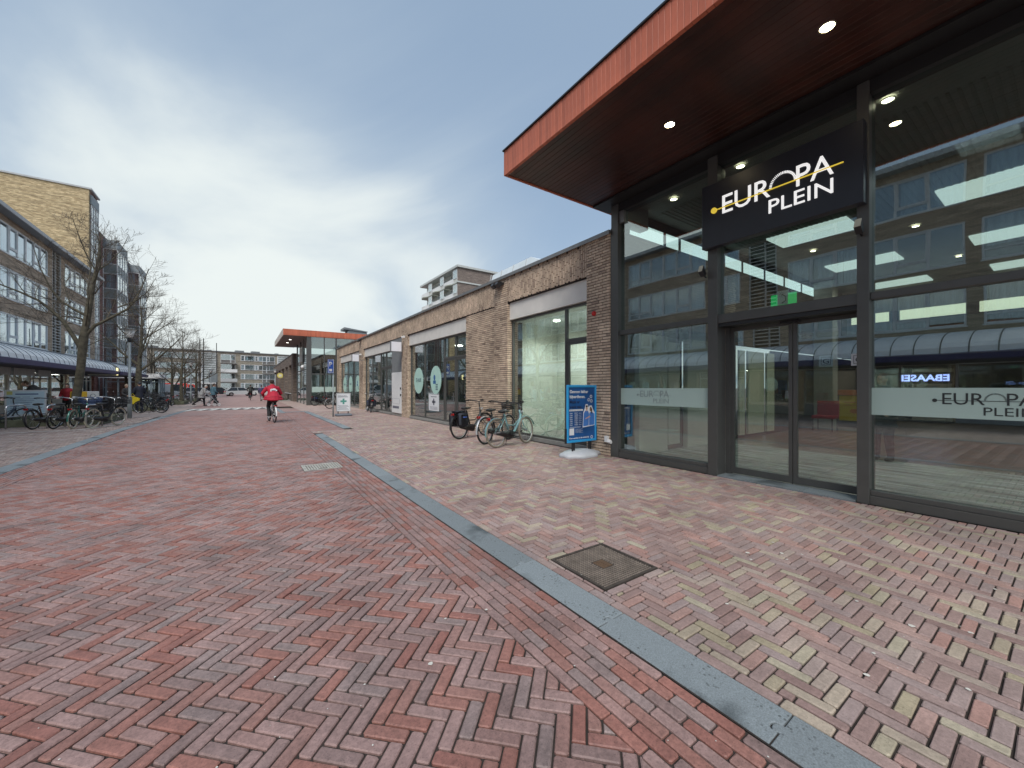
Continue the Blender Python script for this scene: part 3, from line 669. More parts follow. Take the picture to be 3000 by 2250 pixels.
def place_wall(lst, parent, m, nmax=300, seed=1, d=.018):
    rr = random.Random(seed); st = MB(); var = {}
    q = [(inframe(*it[0]) or 1e9, i) for i, it in enumerate(lst)]; q.sort(); n = 0
    pi_ = WM(parent).inverted()
    for t, i in q:
        pos, R, l, h, face = lst[i]; tint = min(.999, max(0, rr.gauss(.6, .20) if abs(R[2][0]) < .5 else rr.gauss(.46, .13)))
        if n < nmax and t < 1e8:
            key = (round(l, 3), round(h, 3), int(tint*8))
            if key not in var:
                b = MB(); b.tint = (key[2]+.5)/8; brick_unit(b, RS, (0, 0, 0), l, h, d); var[key] = b.mesh('brick', m)
            o = bpy.data.objects.new('brick', var[key]); COL.objects.link(o); o.parent = parent; o.matrix_parent_inverse = pi_
            o.location = pos; o.rotation_euler = R.to_euler(); n += 1
        else:
            st.tint = tint; brick_unit(st, R, pos, l, h, d+rr.uniform(-.002, .002))
    o = st.build('brick_facing', m, parent); o['kind'] = 'stuff'
def frame_rect(mb, x0, x1, ya, yb, z0, z1, w_=.05):
    mb.box(x0, x1, ya, ya+w_, z0, z1); mb.box(x0, x1, yb-w_, yb, z0, z1); mb.box(x0+.001, x1-.001, ya+w_, yb-w_, z0, z0+w_); mb.box(x0+.001, x1-.001, ya+w_, yb-w_, z1-w_, z1)
def pane_x(parent, x, ya, yb, z0, z1, m=None, name='glass_pane'):
    mb = MB(); mb.box(x-.004, x+.004, ya, yb, z0, z1); return mb.build(name, m or GL, parent)
XP = 6.35
wing = thing('mall_wing', 'low new brick shop wing with upright brick band and grey fascia panels', 'building', (6.35, 5.6, 0))
lst = []
piers = [(5.62, 6.31), (9.53, 10.25), (18.1, 18.97), (26.57, 27.7), (34.4, 35.5)]
core = MB()
for a, b_ in piers:
    brick_rect(lst, 'w', XP+.012, a, b_, .0, 4.71); core.box(XP+.013, 6.9, a+.013, b_-.001, 0, 4.709)
    brick_rect(lst, 's', a+.012, XP, XP+.2, .0, 3.9 if a > 6 else 4.71, l=.2)
brick_rect(lst, 'w', 6.40, 10.25, 12.23, .0, 3.94, l=.205); core.box(6.401, 6.9, 10.25, 12.229, 0, 3.93)
brick_rect(lst, 's', 10.25, 6.39, 6.40, 0, .1) if False else None
for a, b_ in ((6.31, 9.53), (10.25, 18.1), (18.97, 26.57), (27.7, 34.4)):
    brick_rect(lst, 'w', 6.372, a, b_, 3.95, 4.71, vert=True); core.box(6.373, 6.9, a+.001, b_+.012, 3.94, 4.708)
core.build('wall_core', MORT, wing)
place_wall(lst, wing, WALLB, 300, 5)
mb = MB(); mb.box(6.29, 6.80, 5.6, 35.52, 4.712, 4.768); mb.box(6.29, 6.31, 5.6, 35.52, 4.68, 4.711); mb.build('coping', COPE, wing)
mb = MB(); mb.box(6.80, 24, 5.8, 35.4, 4.5, 4.66); mb.build('roof', MGREY, wing)
for a, b_ in ((6.31, 9.53), (12.23, 18.1), (20.62, 26.57), (27.7, 34.4)):
    mb = MB(); n_ = max(1, round((b_-a)/3.1)); w_ = (b_-a)/n_
    for i in range(n_): mb.box(6.43, 6.56, a+i*w_+.004, a+(i+1)*w_-.004, 3.44, 3.93)
    mb.build('fascia_panel', GREYP, wing)
for a, b_ in ((6.31, 9.53), (12.23, 18.1), (20.62, 26.57), (27.7, 34.4)):
    mb = MB(); mb.box(6.44, 6.75, a, b_, 0, .10); mb.build('plinth', CONC, wing)
def shopfront(a, b_, doors, mulls, tz=2.6, win_top=3.43):
    f = MB(); frame_rect(f, 6.50, 6.58, a, b_, .10, win_top, .06)
    for m_ in mulls: f.box(6.502, 6.578, m_-.03, m_+.03, .16, win_top-.06)
    o = f.build('window_frame', ANTH, wing)
    xs = sorted([a+.06]+list(mulls)+[b_-.06]); 
    for i in range(len(xs)-1):
        p, q = xs[i]+(.03 if i else 0), xs[i+1]-(.03 if i < len(xs)-2 else 0); isd = any(d0 <= (p+q)/2 <= d1 for d0, d1 in doors)
        if isd:
            t_ = MB(); t_.box(6.503, 6.577, p, q, tz-.035, tz+.035); t_.build('transom', ANTH, wing); pane_x(wing, 6.54, p, q, tz+.035, win_top-.06)
            dl = MB(); frame_rect(dl, 6.515, 6.565, p+.005, q-.005, .105, tz-.037, .075); dd = dl.build('door', ANTH, wing)
            pane_x(dd, 6.54, p+.08, q-.08, .18, tz-.112)
            h = MB(); h.box(6.44, 6.46, (p+.04), (p+.065), .95, 1.25); h.box(6.45, 6.52, p+.045, p+.06, 1.08, 1.10); h.box(6.44, 6.46, p+.04, p+.17, 1.09, 1.115); h.build('handle', CHROME, dd)
        else: pane_x(wing, 6.54, p, q, .16, win_top-.06)
shopfront(6.31, 9.53, [(6.3, 7.17)], [7.17])
shopfront(12.23, 18.1, [(12.2, 14.31)], [13.27, 14.31, 16.34])
shopfront(20.62, 26.57, [(21.0, 23.1)], [21.0, 22.05, 23.1, 24.9])
shopfront(27.7, 34.4, [], [29.9, 32.1])
# interior of the bright unit and the dark shops
mb = MB(); mb.box(8.35, 8.45, 6.0, 12.2, 0, 3.4); mb.box(6.95, 8.35, 9.62, 9.7, 0, 3.4); mb.box(6.95, 8.35, 6.0, 6.1, 0, 3.4); mb.build('inner_wall', LITW, wing)
mb = MB(); mb.box(6.62, 8.35, 6.1, 9.62, 3.4, 3.5); mb.build('inner_ceiling', WHITE, wing)
mb = MB(); mb.box(6.62, 8.35, 6.1, 9.62, .0, .05); mb.build('inner_floor', M('inner_floor_grey', (.2, .22, .2), .4), wing)
LAMPW = M('ceiling_lamp_glow', (1, 1, .9), .5, emit=9, ecol=(1, .98, .84), var=0)
INL = []
for yy in (7.1, 8.6):
    mb = MB(); mb.tube([(7.45, yy, 3.37), (7.45, yy, 3.398)], .09, 16); mb.build('ceiling_lamp', LAMPW, wing); INL.append((7.45, yy))
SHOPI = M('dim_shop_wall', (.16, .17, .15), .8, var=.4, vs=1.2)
mb = MB(); mb.box(10.6, 10.7, 12.2, 35.4, 0, 4.5); mb.box(6.9, 10.6, 18.4, 18.6, 0, 4.5); mb.box(6.9, 10.6, 26.9, 27.1, 0, 4.5); mb.box(6.9, 10.6, 35.2, 35.4, 0, 4.5); mb.box(8.46, 10.6, 12.1, 12.2, 0, 4.5); mb.build('shop_inner_wall', SHOPI, wing)
mb = MB(); mb.box(6.62, 10.6, 12.25, 35.2, 0, .03); mb.build('shop_floor', M('shop_floor_tile', (.25, .26, .24), .3, var=.1), wing)
mb = MB(); mb.box(6.62, 10.6, 12.25, 35.2, 3.5, 3.58); mb.build('shop_ceiling', WHITE, wing)
LAMPC = M('small_ceiling_spot', (1, 1, .95), .5, emit=11, ecol=(1, .95, .8), var=0)
for yy in (13.5, 15.2, 17.1, 20.4, 22.8, 25, 28.8, 31, 33): 
    mb = MB(); mb.box(8.4, 8.7, yy-.12, yy+.12, 3.46, 3.498); mb.build('ceiling_lamp', LAMPC, wing)
rr = random.Random(5)
for k in range(14):
    yy = 12.8+k*1.58; mb = MB(); hh = rr.uniform(.9, 2.1)
    mb.box(9.6, 10.1, yy, yy+1.1, .03, .06)
    for s_ in range(int(hh/.35)): mb.box(9.6, 10.1, yy, yy+1.1, .3+s_*.35, .325+s_*.35)
    mb.box(9.6, 10.1, yy-.02, yy, .03, hh); mb.box(9.6, 10.1, yy+1.1, yy+1.12, .03, hh)
    sh = mb.build('shop_shelf', M('shelf_pale', (.5, .52, .5), .6), wing)
    for s_ in range(int(hh/.35)):
        for j in range(6):
            if rr.random() < .7: 
                c = rr.choice([('pack_white', (.7, .7, .68)), ('pack_teal', (.1, .35, .35)), ('pack_blue', (.08, .15, .4)), ('pack_green', (.2, .4, .15)), ('pack_orange', (.6, .25, .06))])
                mb = MB(); mb.box(9.62, 9.9, yy+.05+j*.17, yy+.05+j*.17+.13, .326+s_*.35, .326+s_*.35+rr.uniform(.12, .26)); mb.build('package', M(c[0], c[1], .6), sh)
# stickers and posters on the shop glass
TEAL = M('teal_sticker', (.45, .68, .60), .5, var=.05); TEALD = M('sticker_dark_print', (.06, .12, .16), .6); TEALB = M('sticker_blue_print', (.03, .13, .32), .6)
def disc_x(mb, x, yc, zc, ry, rz, th=.004, n=32):
    mb.prismx([(yc+ry*cos(2*pi*k/n), zc+rz*sin(2*pi*k/n)) for k in range(n)], x-th, x)
for i, (yc, zc, blue, wd) in enumerate([(17.15, 1.76, 0, 'TE HUUR'), (15.2, 1.76, 1, 'TE HUUR'), (33.3, 1.68, 0, 'TE HUUR'), (31.2, 1.70, 0, ''), (28.9, 1.72, 1, '')]):
    mb = MB(); disc_x(mb, 6.534, yc, zc, .56, .59); o = mb.build('window_sticker', TEAL)
    lab = ['pale teal oval sticker lettered in dark print, on the glass beside the blue-figured oval', 'pale teal oval sticker with blue figure above the white cross poster', 'narrow-looking teal oval sticker nearest the far glass hall, behind the standing board', 'middle teal oval sticker of the three behind the white standing board', 'teal oval sticker with blue mark next to the far brick pier'][i]
    tag(o, lab, 'sticker', 'teal oval stickers on the shop windows')
    if not blue: text('sticker_lettering', 'TE HUUR' if i == 0 else 'info', TEALD, o, (6.528, yc+.33, zc-.06), (0, -1, 0), (0, 0, 1), .66, .17, .02, .001)
    else:
        m2 = MB(); disc_x(m2, 6.528, yc+.12, zc+.10, .10, .12, .001, 14); m2.box(6.527, 6.528, yc-.02, yc+.26, zc-.16, zc-.02); m2.build('sticker_figure', TEALB, o)
        m2 = MB(); [m2.box(6.527, 6.528, yc-.22, yc+.0, zc-.42+k*.07, zc-.38+k*.07) for k in range(4)]; m2.build('sticker_print', TEALD, o)
POSTW = M('poster_white', (.72, .74, .76), .5, var=.03); PRG = M('print_grey', (.15, .16, .2), .6); CROSSG = M('print_green_cross', (.10, .26, .25), .6)
mb = MB(); mb.box(6.528, 6.534, 14.88, 15.92, .47, 1.15); o = tag(mb.build('window_poster', POSTW), 'white poster with dark cross taped inside the glass under the blue-figured oval sticker', 'poster')
m2 = MB(); m2.box(6.526, 6.5275, 15.34, 15.46, .70, .98); m2.box(6.526, 6.5275, 15.22, 15.58, .79, .89); m2.build('cross_print', PRG, o)
m2 = MB(); [m2.box(6.526, 6.5275, 15.0, 15.8, .52+k*.05, .535+k*.05) for k in range(3)]; m2.box(6.526, 6.5275, 15.1, 15.7, 1.04, 1.07); m2.build('print_lines', PRG, o)
# white locker panel beside the pier
t = thing('parcel_locker', 'tall white locker panel with small black locks under a dark panel beside the brick pier', 'locker', (6.4, 19.8, 0))
mb = MB(); mb.bbox(6.36, 6.75, 18.99, 20.58, .14, 2.22, .01); mb.build('locker_body', WHITE, t)
mb = MB(); mb.box(6.40, 6.7, 18.99, 20.58, 0, .13); mb.build('locker_plinth', CONC, t)
for z in (1.35, 1.02): mb = MB(); mb.box(6.33, 6.36, 19.06, 19.16, z, z+.10); mb.build('lock', BLACK, t)
mb = MB(); mb.box(6.354, 6.36, 19.4, 20.4, .38, .50); mb.build('letter_slot', PRG, t)
mb = MB(); [mb.box(6.354, 6.36, 19.3+.0, 20.45, z, z+.006) for z in (.62, .88)]; mb.box(6.354, 6.36, 19.3, 19.308, .63, .88); mb.box(6.354, 6.36, 20.44, 20.45, .63, .88); mb.build('hatch_outline', PRG, t)
mb = MB(); mb.box(6.38, 6.7, 18.98, 20.6, 2.23, 3.94); tag(mb.build('dark_upper_panel', MGREY), 'dark grey blank panel above the white locker panel', 'panel')
for (x0, x1, y, z0, z1, lab) in ((5.72, 6.25, 18.7, 3.17, 3.67, 'square white light box sign sticking out beside the nearer locker pier'), (5.6, 6.04, 26.4, 3.11, 3.59, 'square white light box sign sticking out by the pier next to the blue parking sign')):
    t = thing('light_box_sign', lab, 'sign', (x1, y, z0), group='square white box signs on the wing')
    mb = MB(); mb.box(x0, x1, y-.06, y+.08, z0, z1); mb.build('sign_casing', MGREY, t)
    mb = MB(); mb.box(x0+.025, x1-.025, y-.068, y-.061, z0+.025, z1-.025); mb.build('sign_face', M('white_sign_face', (.78, .78, .82), .5, var=.02), t)
    mb = MB(); mb.tube([(x1, y+.01, z0+.1), (XP+.02, y+.01, z0+.1)], .015, 6); mb.tube([(x1, y+.01, z1-.1), (XP+.02, y+.01, z1-.1)], .015, 6); mb.build('bracket', MGREY, t)
for (y, z, lab) in ((9.9, 4.52, 'black twin floodlight on the brick pier nearest the bicycles'), (27.2, 4.58, 'black twin floodlight on the far brick pier above the box sign')):
    t = thing('wall_floodlight', lab, 'floodlight', (6.33, y, z), group='black floodlights on the brick piers')
    mb = MB(); mb.box(6.28, 6.36, y-.2, y+.2, z, z+.05); mb.build('mounting_bar', BLK, t)
    for s_ in (-1, 1):
        mb = MB(); mb.prismy([(6.10, z-.02), (6.20, z-.1), (6.29, z-.02), (6.29, z+.06), (6.14, z+.06)], y+s_*.12-.07, y+s_*.12+.07); mb.build('lamp_head', BLK, t)
for (y, z, lab) in ((18.5, 3.9, 'small white security camera on the pier beside the nearer box sign'), (27.1, 3.65, 'small white security camera on the pier beside the farther box sign')):
    t = thing('security_camera', lab, 'camera', (6.3, y, z)); mb = MB(); mb.box(6.27, 6.36, y-.04, y+.04, z-.05, z+.05); mb.build('camera_mount', WHITE, t); mb = MB(); mb.ell((6.22, y, z-.03), (.05, .05, .05)); mb.build('camera_dome', WHITE, t, True)
t = thing('fire_alarm', 'round red alarm beacon on the brick pier above the blue board', 'alarm', (6.35, 6.07, 3.08))
mb = MB(); mb.tube([(6.36, 6.07, 3.08), (6.33, 6.07, 3.08)], .06, 16); mb.build('alarm_base', M('alarm_red', (.45, .02, .02), .4), t)
mb = MB(); mb.ell((6.325, 6.07, 3.08), (.045, .045, .045)); mb.build('alarm_lens', M('alarm_lens_red', (.6, .03, .03), .2), t, True)
t = thing('wall_socket_box', 'small broken white plastic box low on the brick pier corner', 'socket box', (6.33, 5.62, .34))
mb = MB(); mb.bbox(6.29, 6.35, 5.64, 5.73, .29, .42, .006); mb.build('box_body', WHITE, t)
mb = MB(); mb.prismy([(6.27, .30), (6.33, .26), (6.37, .30), (6.33, .35)], 5.57, 5.64); mb.build('hanging_lid', WHITE, t)
# glazed roof lantern above the wing
mb = MB(); mb.add([(9.5, 8.5, 4.8), (15, 8.5, 4.8), (15, 16.6, 4.8), (9.5, 16.6, 4.8), (10.0, 13.2, 7.0), (14.5, 13.2, 7.1), (14.5, 16.3, 7.0), (10.0, 16.3, 6.95)], [(0,3,2,1), (4,5,6,7), (0,1,5,4), (1,2,6,5), (2,3,7,6), (3,0,4,7)])
t = thing('roof_lantern', 'pale sloping glazed roof lantern showing above the brick wing coping', 'roof light', (12, 12, 4.8)); mb.build('lantern_glazing', M('pale_translucent_sheet', (.70, .76, .78), .35, var=.06, vs=2), t)
mb = MB()
for i in range(9): yy = 8.6+i*.98; k = min(1, (yy-8.5)/4.7); zt = 4.8+2.2*k; mb.tube([(9.5, yy, 4.82), (10.0, max(yy, 13.2) if yy > 13.2 else yy, zt)], .02, 5)
mb.build('lantern_rib', LGREY, t)

# ------------------------------------------------------------ entrance hall with the projecting canopy
hall = thing('entrance_hall', 'tall dark-framed glass entrance hall of the mall at right', 'building', (6.45, 1.5, 0))
mb = MB()
for (a, b_) in ((5.42, 5.60), (3.36, 3.52), (1.48, 1.60), (-.48, -.36), (-2.5, -2.38)): mb.bbox(6.36, 6.62, a, b_, 0.0, 5.26, .004)
mb.build('mullion', ANTH, hall)
bays = [(3.52, 5.42), (-.36, 1.48), (-2.38, -.48)]
for a, b_ in bays:
    mb = MB(); mb.bbox(6.38, 6.58, a, b_, 0.0, .11, .004); mb.bbox(6.40, 6.56, a, b_, .112, .17, .004); mb.build('bottom_rail', ANTH, hall)
    mb = MB(); mb.bbox(6.40, 6.56, a, b_, 2.54, 2.63, .004); mb.build('transom', ANTH, hall)
    pane_x(hall, 6.47, a, b_, .17, 2.54); pane_x(hall, 6.47, a, b_, 2.63, 5.10)
a, b_ = 1.60, 3.36
mb = MB(); mb.bbox(6.38, 6.62, a, b_, 2.50, 2.64, .004); mb.build('transom', ANTH, hall)
mb = MB(); mb.box(6.40, 6.78, a, b_, 2.44, 2.498); mb.build('door_header', ANTHD, hall)
pane_x(hall, 6.47, a, b_, 2.64, 5.10)
mb = MB(); mb.box(6.385, 6.61, -6, 5.6, 5.10, 5.262); mb.build('top_rail', ANTHD, hall)
mb = MB(); mb.box(6.62, 6.80, 3.30, 3.36, 0, 2.44); mb.box(6.62, 6.80, 1.54, 1.598, 0, 2.44); mb.build('door_jamb', ANTH, hall)
for (a, b_) in ((1.60, 2.405), (2.415, 3.30)):
    mb = MB(); frame_rect(mb, 6.68, 6.73, a, b_, .03, 2.43, .05); mb.box(6.681, 6.729, a+.05, b_-.05, .08, .13); d_ = mb.build('sliding_door', ANTH, hall)
    pane_x(d_, 6.705, a+.05, b_-.05, .131, 2.38)
mb = MB(); mb.box(6.60, 6.66, 2.3, 2.55, 2.40, 2.438); mb.build('door_sensor', BLK, hall)
for i in range(3): mb = MB(); mb.bbox(6.34, 6.66, 1.61+i*.583, 1.61+(i+1)*.583-.006, -.02, .022, .003); mb.build('threshold_stone', STONE, hall)
mb = MB(); mb.box(6.40, 7.2, 5.30, 5.58, 4.86, 5.29); mb.build('corner_cladding', COPE, hall)
mb = MB(); mb.box(6.36, 6.60, 5.60, 5.615, 0, 4.8); mb.build('corner_trim', ANTH, hall)
# floors, walls, ceiling inside
FLB = M('brown_floor_tile', (.135, .105, .075), .28, var=.25, vs=.8)
mb = MB(); mb.box(10.42, 24, -12, 5.5, -.05, .012); mb.build('inner_floor', FLB, hall)
def mat_streak():
    m = bpy.data.materials.new('streaked_entrance_mat'); m.use_nodes = True; t = m.node_tree; nn = t.nodes; ll = t.links; b = nn['Principled BSDF']
    geo = nn.new('ShaderNodeNewGeometry'); mp_ = nn.new('ShaderNodeMapping'); mp_.inputs['Scale'].default_value = (14, .9, 1); ll.new(geo.outputs['Position'], mp_.inputs[0])
    n = nn.new('ShaderNodeTexNoise'); n.inputs['Scale'].default_value = 1; n.inputs['Detail'].default_value = 5; ll.new(mp_.outputs[0], n.inputs['Vector'])
    r = nn.new('ShaderNodeValToRGB'); ll.new(n.outputs[0], r.inputs[0]); e = r.color_ramp.elements; e[0].position = .38; e[0].color = (.13, .15, .14, 1); e[1].position = .6; e[1].color = (.52, .57, .54, 1)
    ll.new(r.outputs[0], b.inputs['Base Color']); b.inputs['Roughness'].default_value = .5; return m
MS = mat_streak()
for i in range(19):
    x0 = 6.64+i*.199
    for (ya, yb) in ((-8, 2.42), (2.44, 5.48)): mb = MB(); mb.box(x0, x0+.194, ya, yb, -.02, .014+(i % 2)*.001); mb.build('floor_plank', MS, hall)
CEIL = M('dark_ceiling', (.16, .165, .15), .8, var=.12, vs=2)
mb = MB(); mb.box(6.62, 24, -12, 5.6, 5.27, 5.35); mb.build('inner_ceiling', CEIL, hall)
mb = MB()
for i in range(110): mb.box(7.5, 12.0, 5.2-i*.1, 5.2-i*.1-.035, 5.256, 5.269)
mb.build('ceiling_slats', M('ceiling_slat_grey', (.13, .135, .12), .8), hall)
lst = []
brick_rect(lst, 's', 5.50, 10.1, 11.4, 0, 4.7); 
c2 = MB(); c2.box(10.1, 11.4, 5.501, 5.6, 0, 4.7); c2.build('inner_brick_core', MORT, hall)
st = MB(); rr = random.Random(3)
for pos, R, l, h, f_ in lst: st.tint = rr.random()*.45; brick_unit(st, R, pos, l, h, .01)
o = st.build('inner_brick_pier', WALLB, hall); o['kind'] = 'stuff'
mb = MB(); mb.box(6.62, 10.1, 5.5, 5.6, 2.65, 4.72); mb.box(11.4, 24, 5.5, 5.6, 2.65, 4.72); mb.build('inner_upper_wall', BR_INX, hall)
mb = MB(); mb.box(8.7, 10.1, 5.3, 5.42, .0, 2.6); mb.box(6.9, 7.9, 5.30, 5.42, 0, 2.6); mb.build('inner_pale_wall', LITW, hall)
mb = MB(); mb.box(7.95, 8.65, 5.42, 5.5, 0, 2.6); mb.build('side_door', ANTH, hall); 
mb = MB(); mb.box(8.08, 8.54, 5.40, 5.419, .12, 2.5); mb.build('side_door_pane', LITW, hall)
mb = MB(); mb.box(7.5, 10.2, 4.7, 5.3, 2.6, 2.66); mb.build('inner_canopy_shelf', ANTHD, hall)
for (x0, x1, m_) in ((11.5, 11.8, TRAN), (12.0, 13.0, TRAN), (13.2, 13.7, TRAN)): mb = MB(); mb.box(x0, x1, 5.44, 5.499, .1, 2.5); mb.build('translucent_door', m_, hall)
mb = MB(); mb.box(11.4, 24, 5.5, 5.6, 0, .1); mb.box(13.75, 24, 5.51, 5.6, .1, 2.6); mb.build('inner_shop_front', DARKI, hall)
mb = MB(); mb.box(16.9, 17.4, 4.9, 5.45, 0, 5.2); mb.build('column', M('pale_column', (.35, .36, .33), .7), hall)
SKYP = M('clerestory_daylight_pane', (.6, .8, .78), .5, emit=.7, ecol=(.72, .87, .87), var=0)  # panes emit: the daylight behind them is put into the material
xs = [6.8, 8.1, 8.7, 10.1, 10.5, 11.8, 13.2, 14.6, 16.0, 17.4, 18.8]
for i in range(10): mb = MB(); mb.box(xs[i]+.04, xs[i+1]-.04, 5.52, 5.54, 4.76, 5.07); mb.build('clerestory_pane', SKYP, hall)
mb = MB(); mb.box(6.62, 24, 5.5, 5.58, 5.07, 5.27); mb.box(6.62, 24, 5.5, 5.58, 4.72, 4.758)
for x in xs: mb.box(x-.038, x+.038, 5.5, 5.58, 4.76, 5.069)
mb.build('clerestory_frame', ANTHD, hall)
SKYL = M('rooflight_glow', (.6, .8, .75), .5, emit=.5, ecol=(.80, .93, .88), var=0)  # daylight of the rooflights put into emission; the roof has no openings
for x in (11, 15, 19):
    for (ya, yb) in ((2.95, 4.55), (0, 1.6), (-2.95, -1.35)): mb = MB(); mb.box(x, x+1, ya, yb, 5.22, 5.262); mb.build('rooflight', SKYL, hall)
WARM = M('warm_downlight', (1, .9, .6), .4, emit=22, ecol=(1, .84, .52), var=0); RING = M('downlight_ring', (.5, .46, .38), .3, metal=.8, var=0)
def fill_lamp(parent, x, y, z, p, size=.3, col=(1, .9, .72)):  # area light added to brighten the interior beyond what the fixtures give
    l_ = bpy.data.lights.new('indoor_fill_light', 'AREA'); l_.energy = p; l_.size = size; l_.color = col; l_.spread = radians(140)
    o = bpy.data.objects.new('indoor_fill_light', l_); COL.objects.link(o); o.location = (x, y, z); o.parent = parent; o.matrix_parent_inverse = WM(parent).inverted()
def downlight(parent, x, y, z, r, m=WARM):
    mb = MB(); mb.torus((x, y, z), r, r*.13, 'z', 20, 6); o = mb.build('downlight_ring', RING, parent, True)
    mb = MB(); mb.tube([(x, y, z-.001), (x, y, z+.004)], r*.92, 20); mb.build('downlight_lens', m, o)
SMALL = M('small_warm_downlight', (1, .9, .7), .4, emit=9, ecol=(1, .88, .62), var=0)
for q_ in INL: fill_lamp(wing, q_[0], q_[1], 3.34, 20, .3, (1, 1, .94))
[fill_lamp(hall, 9.2, y_, 5.15, 11, .6, (.95, 1, .97)) for y_ in (3.6, .8, -2)]  # added fill lights behind the glass, without any fixture of their own
for (x, y) in ((7.11, 4.63), (7.0, 3.3), (6.99, 1.44), (13, 4.2), (13, 2.2), (13, .2), (17, 4.0), (17, 2.0), (17, .2), (21, 4), (21, 2)): downlight(hall, x, y, 5.24, .07, SMALL); fill_lamp(hall, x, y, 5.18, 9) if x > 8 else None
mb = MB(); mb.box(20, 20.1, -12, 5.5, 2.6, 3.9); mb.box(20, 20.1, -12, 5.5, 4.32, 5.27); mb.build('back_bulkhead', M('olive_grey_bulkhead', (.12, .12, .095), .8), hall)
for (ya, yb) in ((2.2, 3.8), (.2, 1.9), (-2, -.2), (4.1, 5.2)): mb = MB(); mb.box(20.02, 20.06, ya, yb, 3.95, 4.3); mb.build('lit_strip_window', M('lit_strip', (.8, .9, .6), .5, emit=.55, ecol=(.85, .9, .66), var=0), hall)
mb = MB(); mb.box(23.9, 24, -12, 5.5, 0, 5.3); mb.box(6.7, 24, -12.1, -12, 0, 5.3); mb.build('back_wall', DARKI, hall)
for k, (ya, yb, c) in enumerate(((4.2, 5.4, 'shopfit_grey'), (2.9, 4.0, 'shopfit_pale'), (-.5, 1.2, 'shopfit_grey'), (-3, -1, 'shopfit_pale'))):
    mb = MB(); mb.box(23.0, 23.6, ya, yb, .1, 2.2); mb.build('shopfit', M(c, (.12, .13, .12) if 'grey' in c else (.3, .3, .27), .7), hall)
SCR = M('lit_blue_lettering', (.3, .4, .9), .5, emit=1.6, ecol=(.35, .42, .95), var=0)
t = thing('lit_shop_sign', 'blue-lit shop lettering reading backwards deep inside the glass hall', 'sign', (19.9, 3.1, 1.6))
mb = MB(); mb.box(19.92, 19.98, 2.45, 3.85, 1.58, 1.98); mb.build('sign_panel', BLK, t)
text('sign_lettering', 'EBAASEI', SCR, t, (19.9, 2.55, 1.68), (0, 1, 0), (0, 0, 1), 1.18, .22, .03, .004)
t = thing('promotion_stand', 'yellow promotion stand with orange top inside the glass hall', 'stand', (18.3, 4.7, 0))
YEL = M('yellow_board', (.62, .47, .03), .5, var=.1); ORG = M('orange_board', (.55, .16, .05), .5)
mb = MB(); mb.box(17.9, 18.3, 4.1, 5.0, .25, 1.15); mb.build('front_panel', YEL, t); mb = MB(); mb.box(17.85, 18.35, 4.0, 5.1, 1.17, 1.36); mb.build('top_board', ORG, t)
mb = MB(); mb.box(17.9, 18.4, 4.0, 5.1, .012, .24); mb.build('stand_base', DARKI, t)
mb = MB(); mb.box(17.893, 17.899, 4.25, 4.85, .9, .93); mb.box(17.893, 17.899, 4.3, 4.85, .8, .82); disc_x(mb, 17.899, 4.55, .6, .15, .08); mb.build('stand_print', ORG, t)
t = thing('red_chair', 'dark red upholstered chair deep inside the glass hall', 'chair', (17, 5.0, 0))
RC = M('red_upholstery', (.35, .02, .04), .7)
mb = MB(); mb.bbox(15.6, 16.1, 4.5, 5.1, .42, .52, .02); mb.build('seat', RC, t); mb = MB(); mb.bbox(16.1, 16.17, 4.5, 5.1, .5, 1.0, .02); mb.build('backrest', RC, t)
for sx in (15.63, 16.08):
    for sy in (4.53, 5.05): mb = MB(); mb.box(sx, sx+.03, sy, sy+.03, .012, .42); mb.build('leg', BLK, t)
# frosted bands with the mall name
for (a, b_, z0, z1) in ((-.36, 1.48, 1.11, 1.445), (3.52, 5.42, 1.10, 1.435)):
    mb = MB(); mb.box(6.459, 6.464, a, b_, z0, z1); mb.build('frosted_band', FROSTT, hall)
INK = M('dark_film_lettering', (.03, .035, .035), .5, var=0); INK2 = M('faint_film_lettering', (.25, .30, .29), .5, var=0)
def logo(parent, x, y0, k, zb, m_let, m_line, ext, nseg=25):
    """the mall name: E U R (ray arch) P A over P L E I N, with dot and line; y0 = left end, k = scale"""
    X = x
    text('logo_lettering', 'EUR', m_let, parent, (X, y0-.13*k, zb), (0, -1, 0), (0, 0, 1), .68*k, .285*k, .0, ext, .98)
    text('logo_lettering', 'PA', m_let, parent, (X, y0-1.13*k, zb), (0, -1, 0), (0, 0, 1), .41*k, .285*k, .0, ext, .98)
    text('logo_lettering', 'PLEIN', m_let, parent, (X, y0-.79*k, zb-.245*k), (0, -1, 0), (0, 0, 1), .745*k, .195*k, .0, ext, 1.0)
    mb = MB(); mb.box(X-ext*1.6, X-ext*.2, y0-1.64*k, y0-.03*k, zb+.088*k, zb+.100*k); mb.build('logo_line', m_line, parent)
    mb = MB(); mb.prismx([(y0+.045*k*cos(2*pi*q/24)-.0*k, zb+.094*k+.045*k*sin(2*pi*q/24)) for q in range(24)], X-ext*2, X-.0005); mb.build('logo_dot', m_line, parent)
    mb = MB(); yc = y0-.965*k; R0, R1 = .138*k, .168*k
    for i in range(nseg):
        a = pi*(i+.5)/nseg; da = pi/nseg*.24
        mb.prismx([(yc+r*cos(b__), zb+.105*k+r*sin(b__)*1.05) for r, b__ in ((R0, a-da), (R1, a-da), (R1, a+da), (R0, a+da))], X-ext, X-.0005)
    mb.build('logo_arch', m_let, parent)
logo(hall, 6.4585, .94, .45, 1.262, INK, INK, .002)
logo(hall, 6.4585, 5.0, .45, 1.262, INK2, INK2, .002)
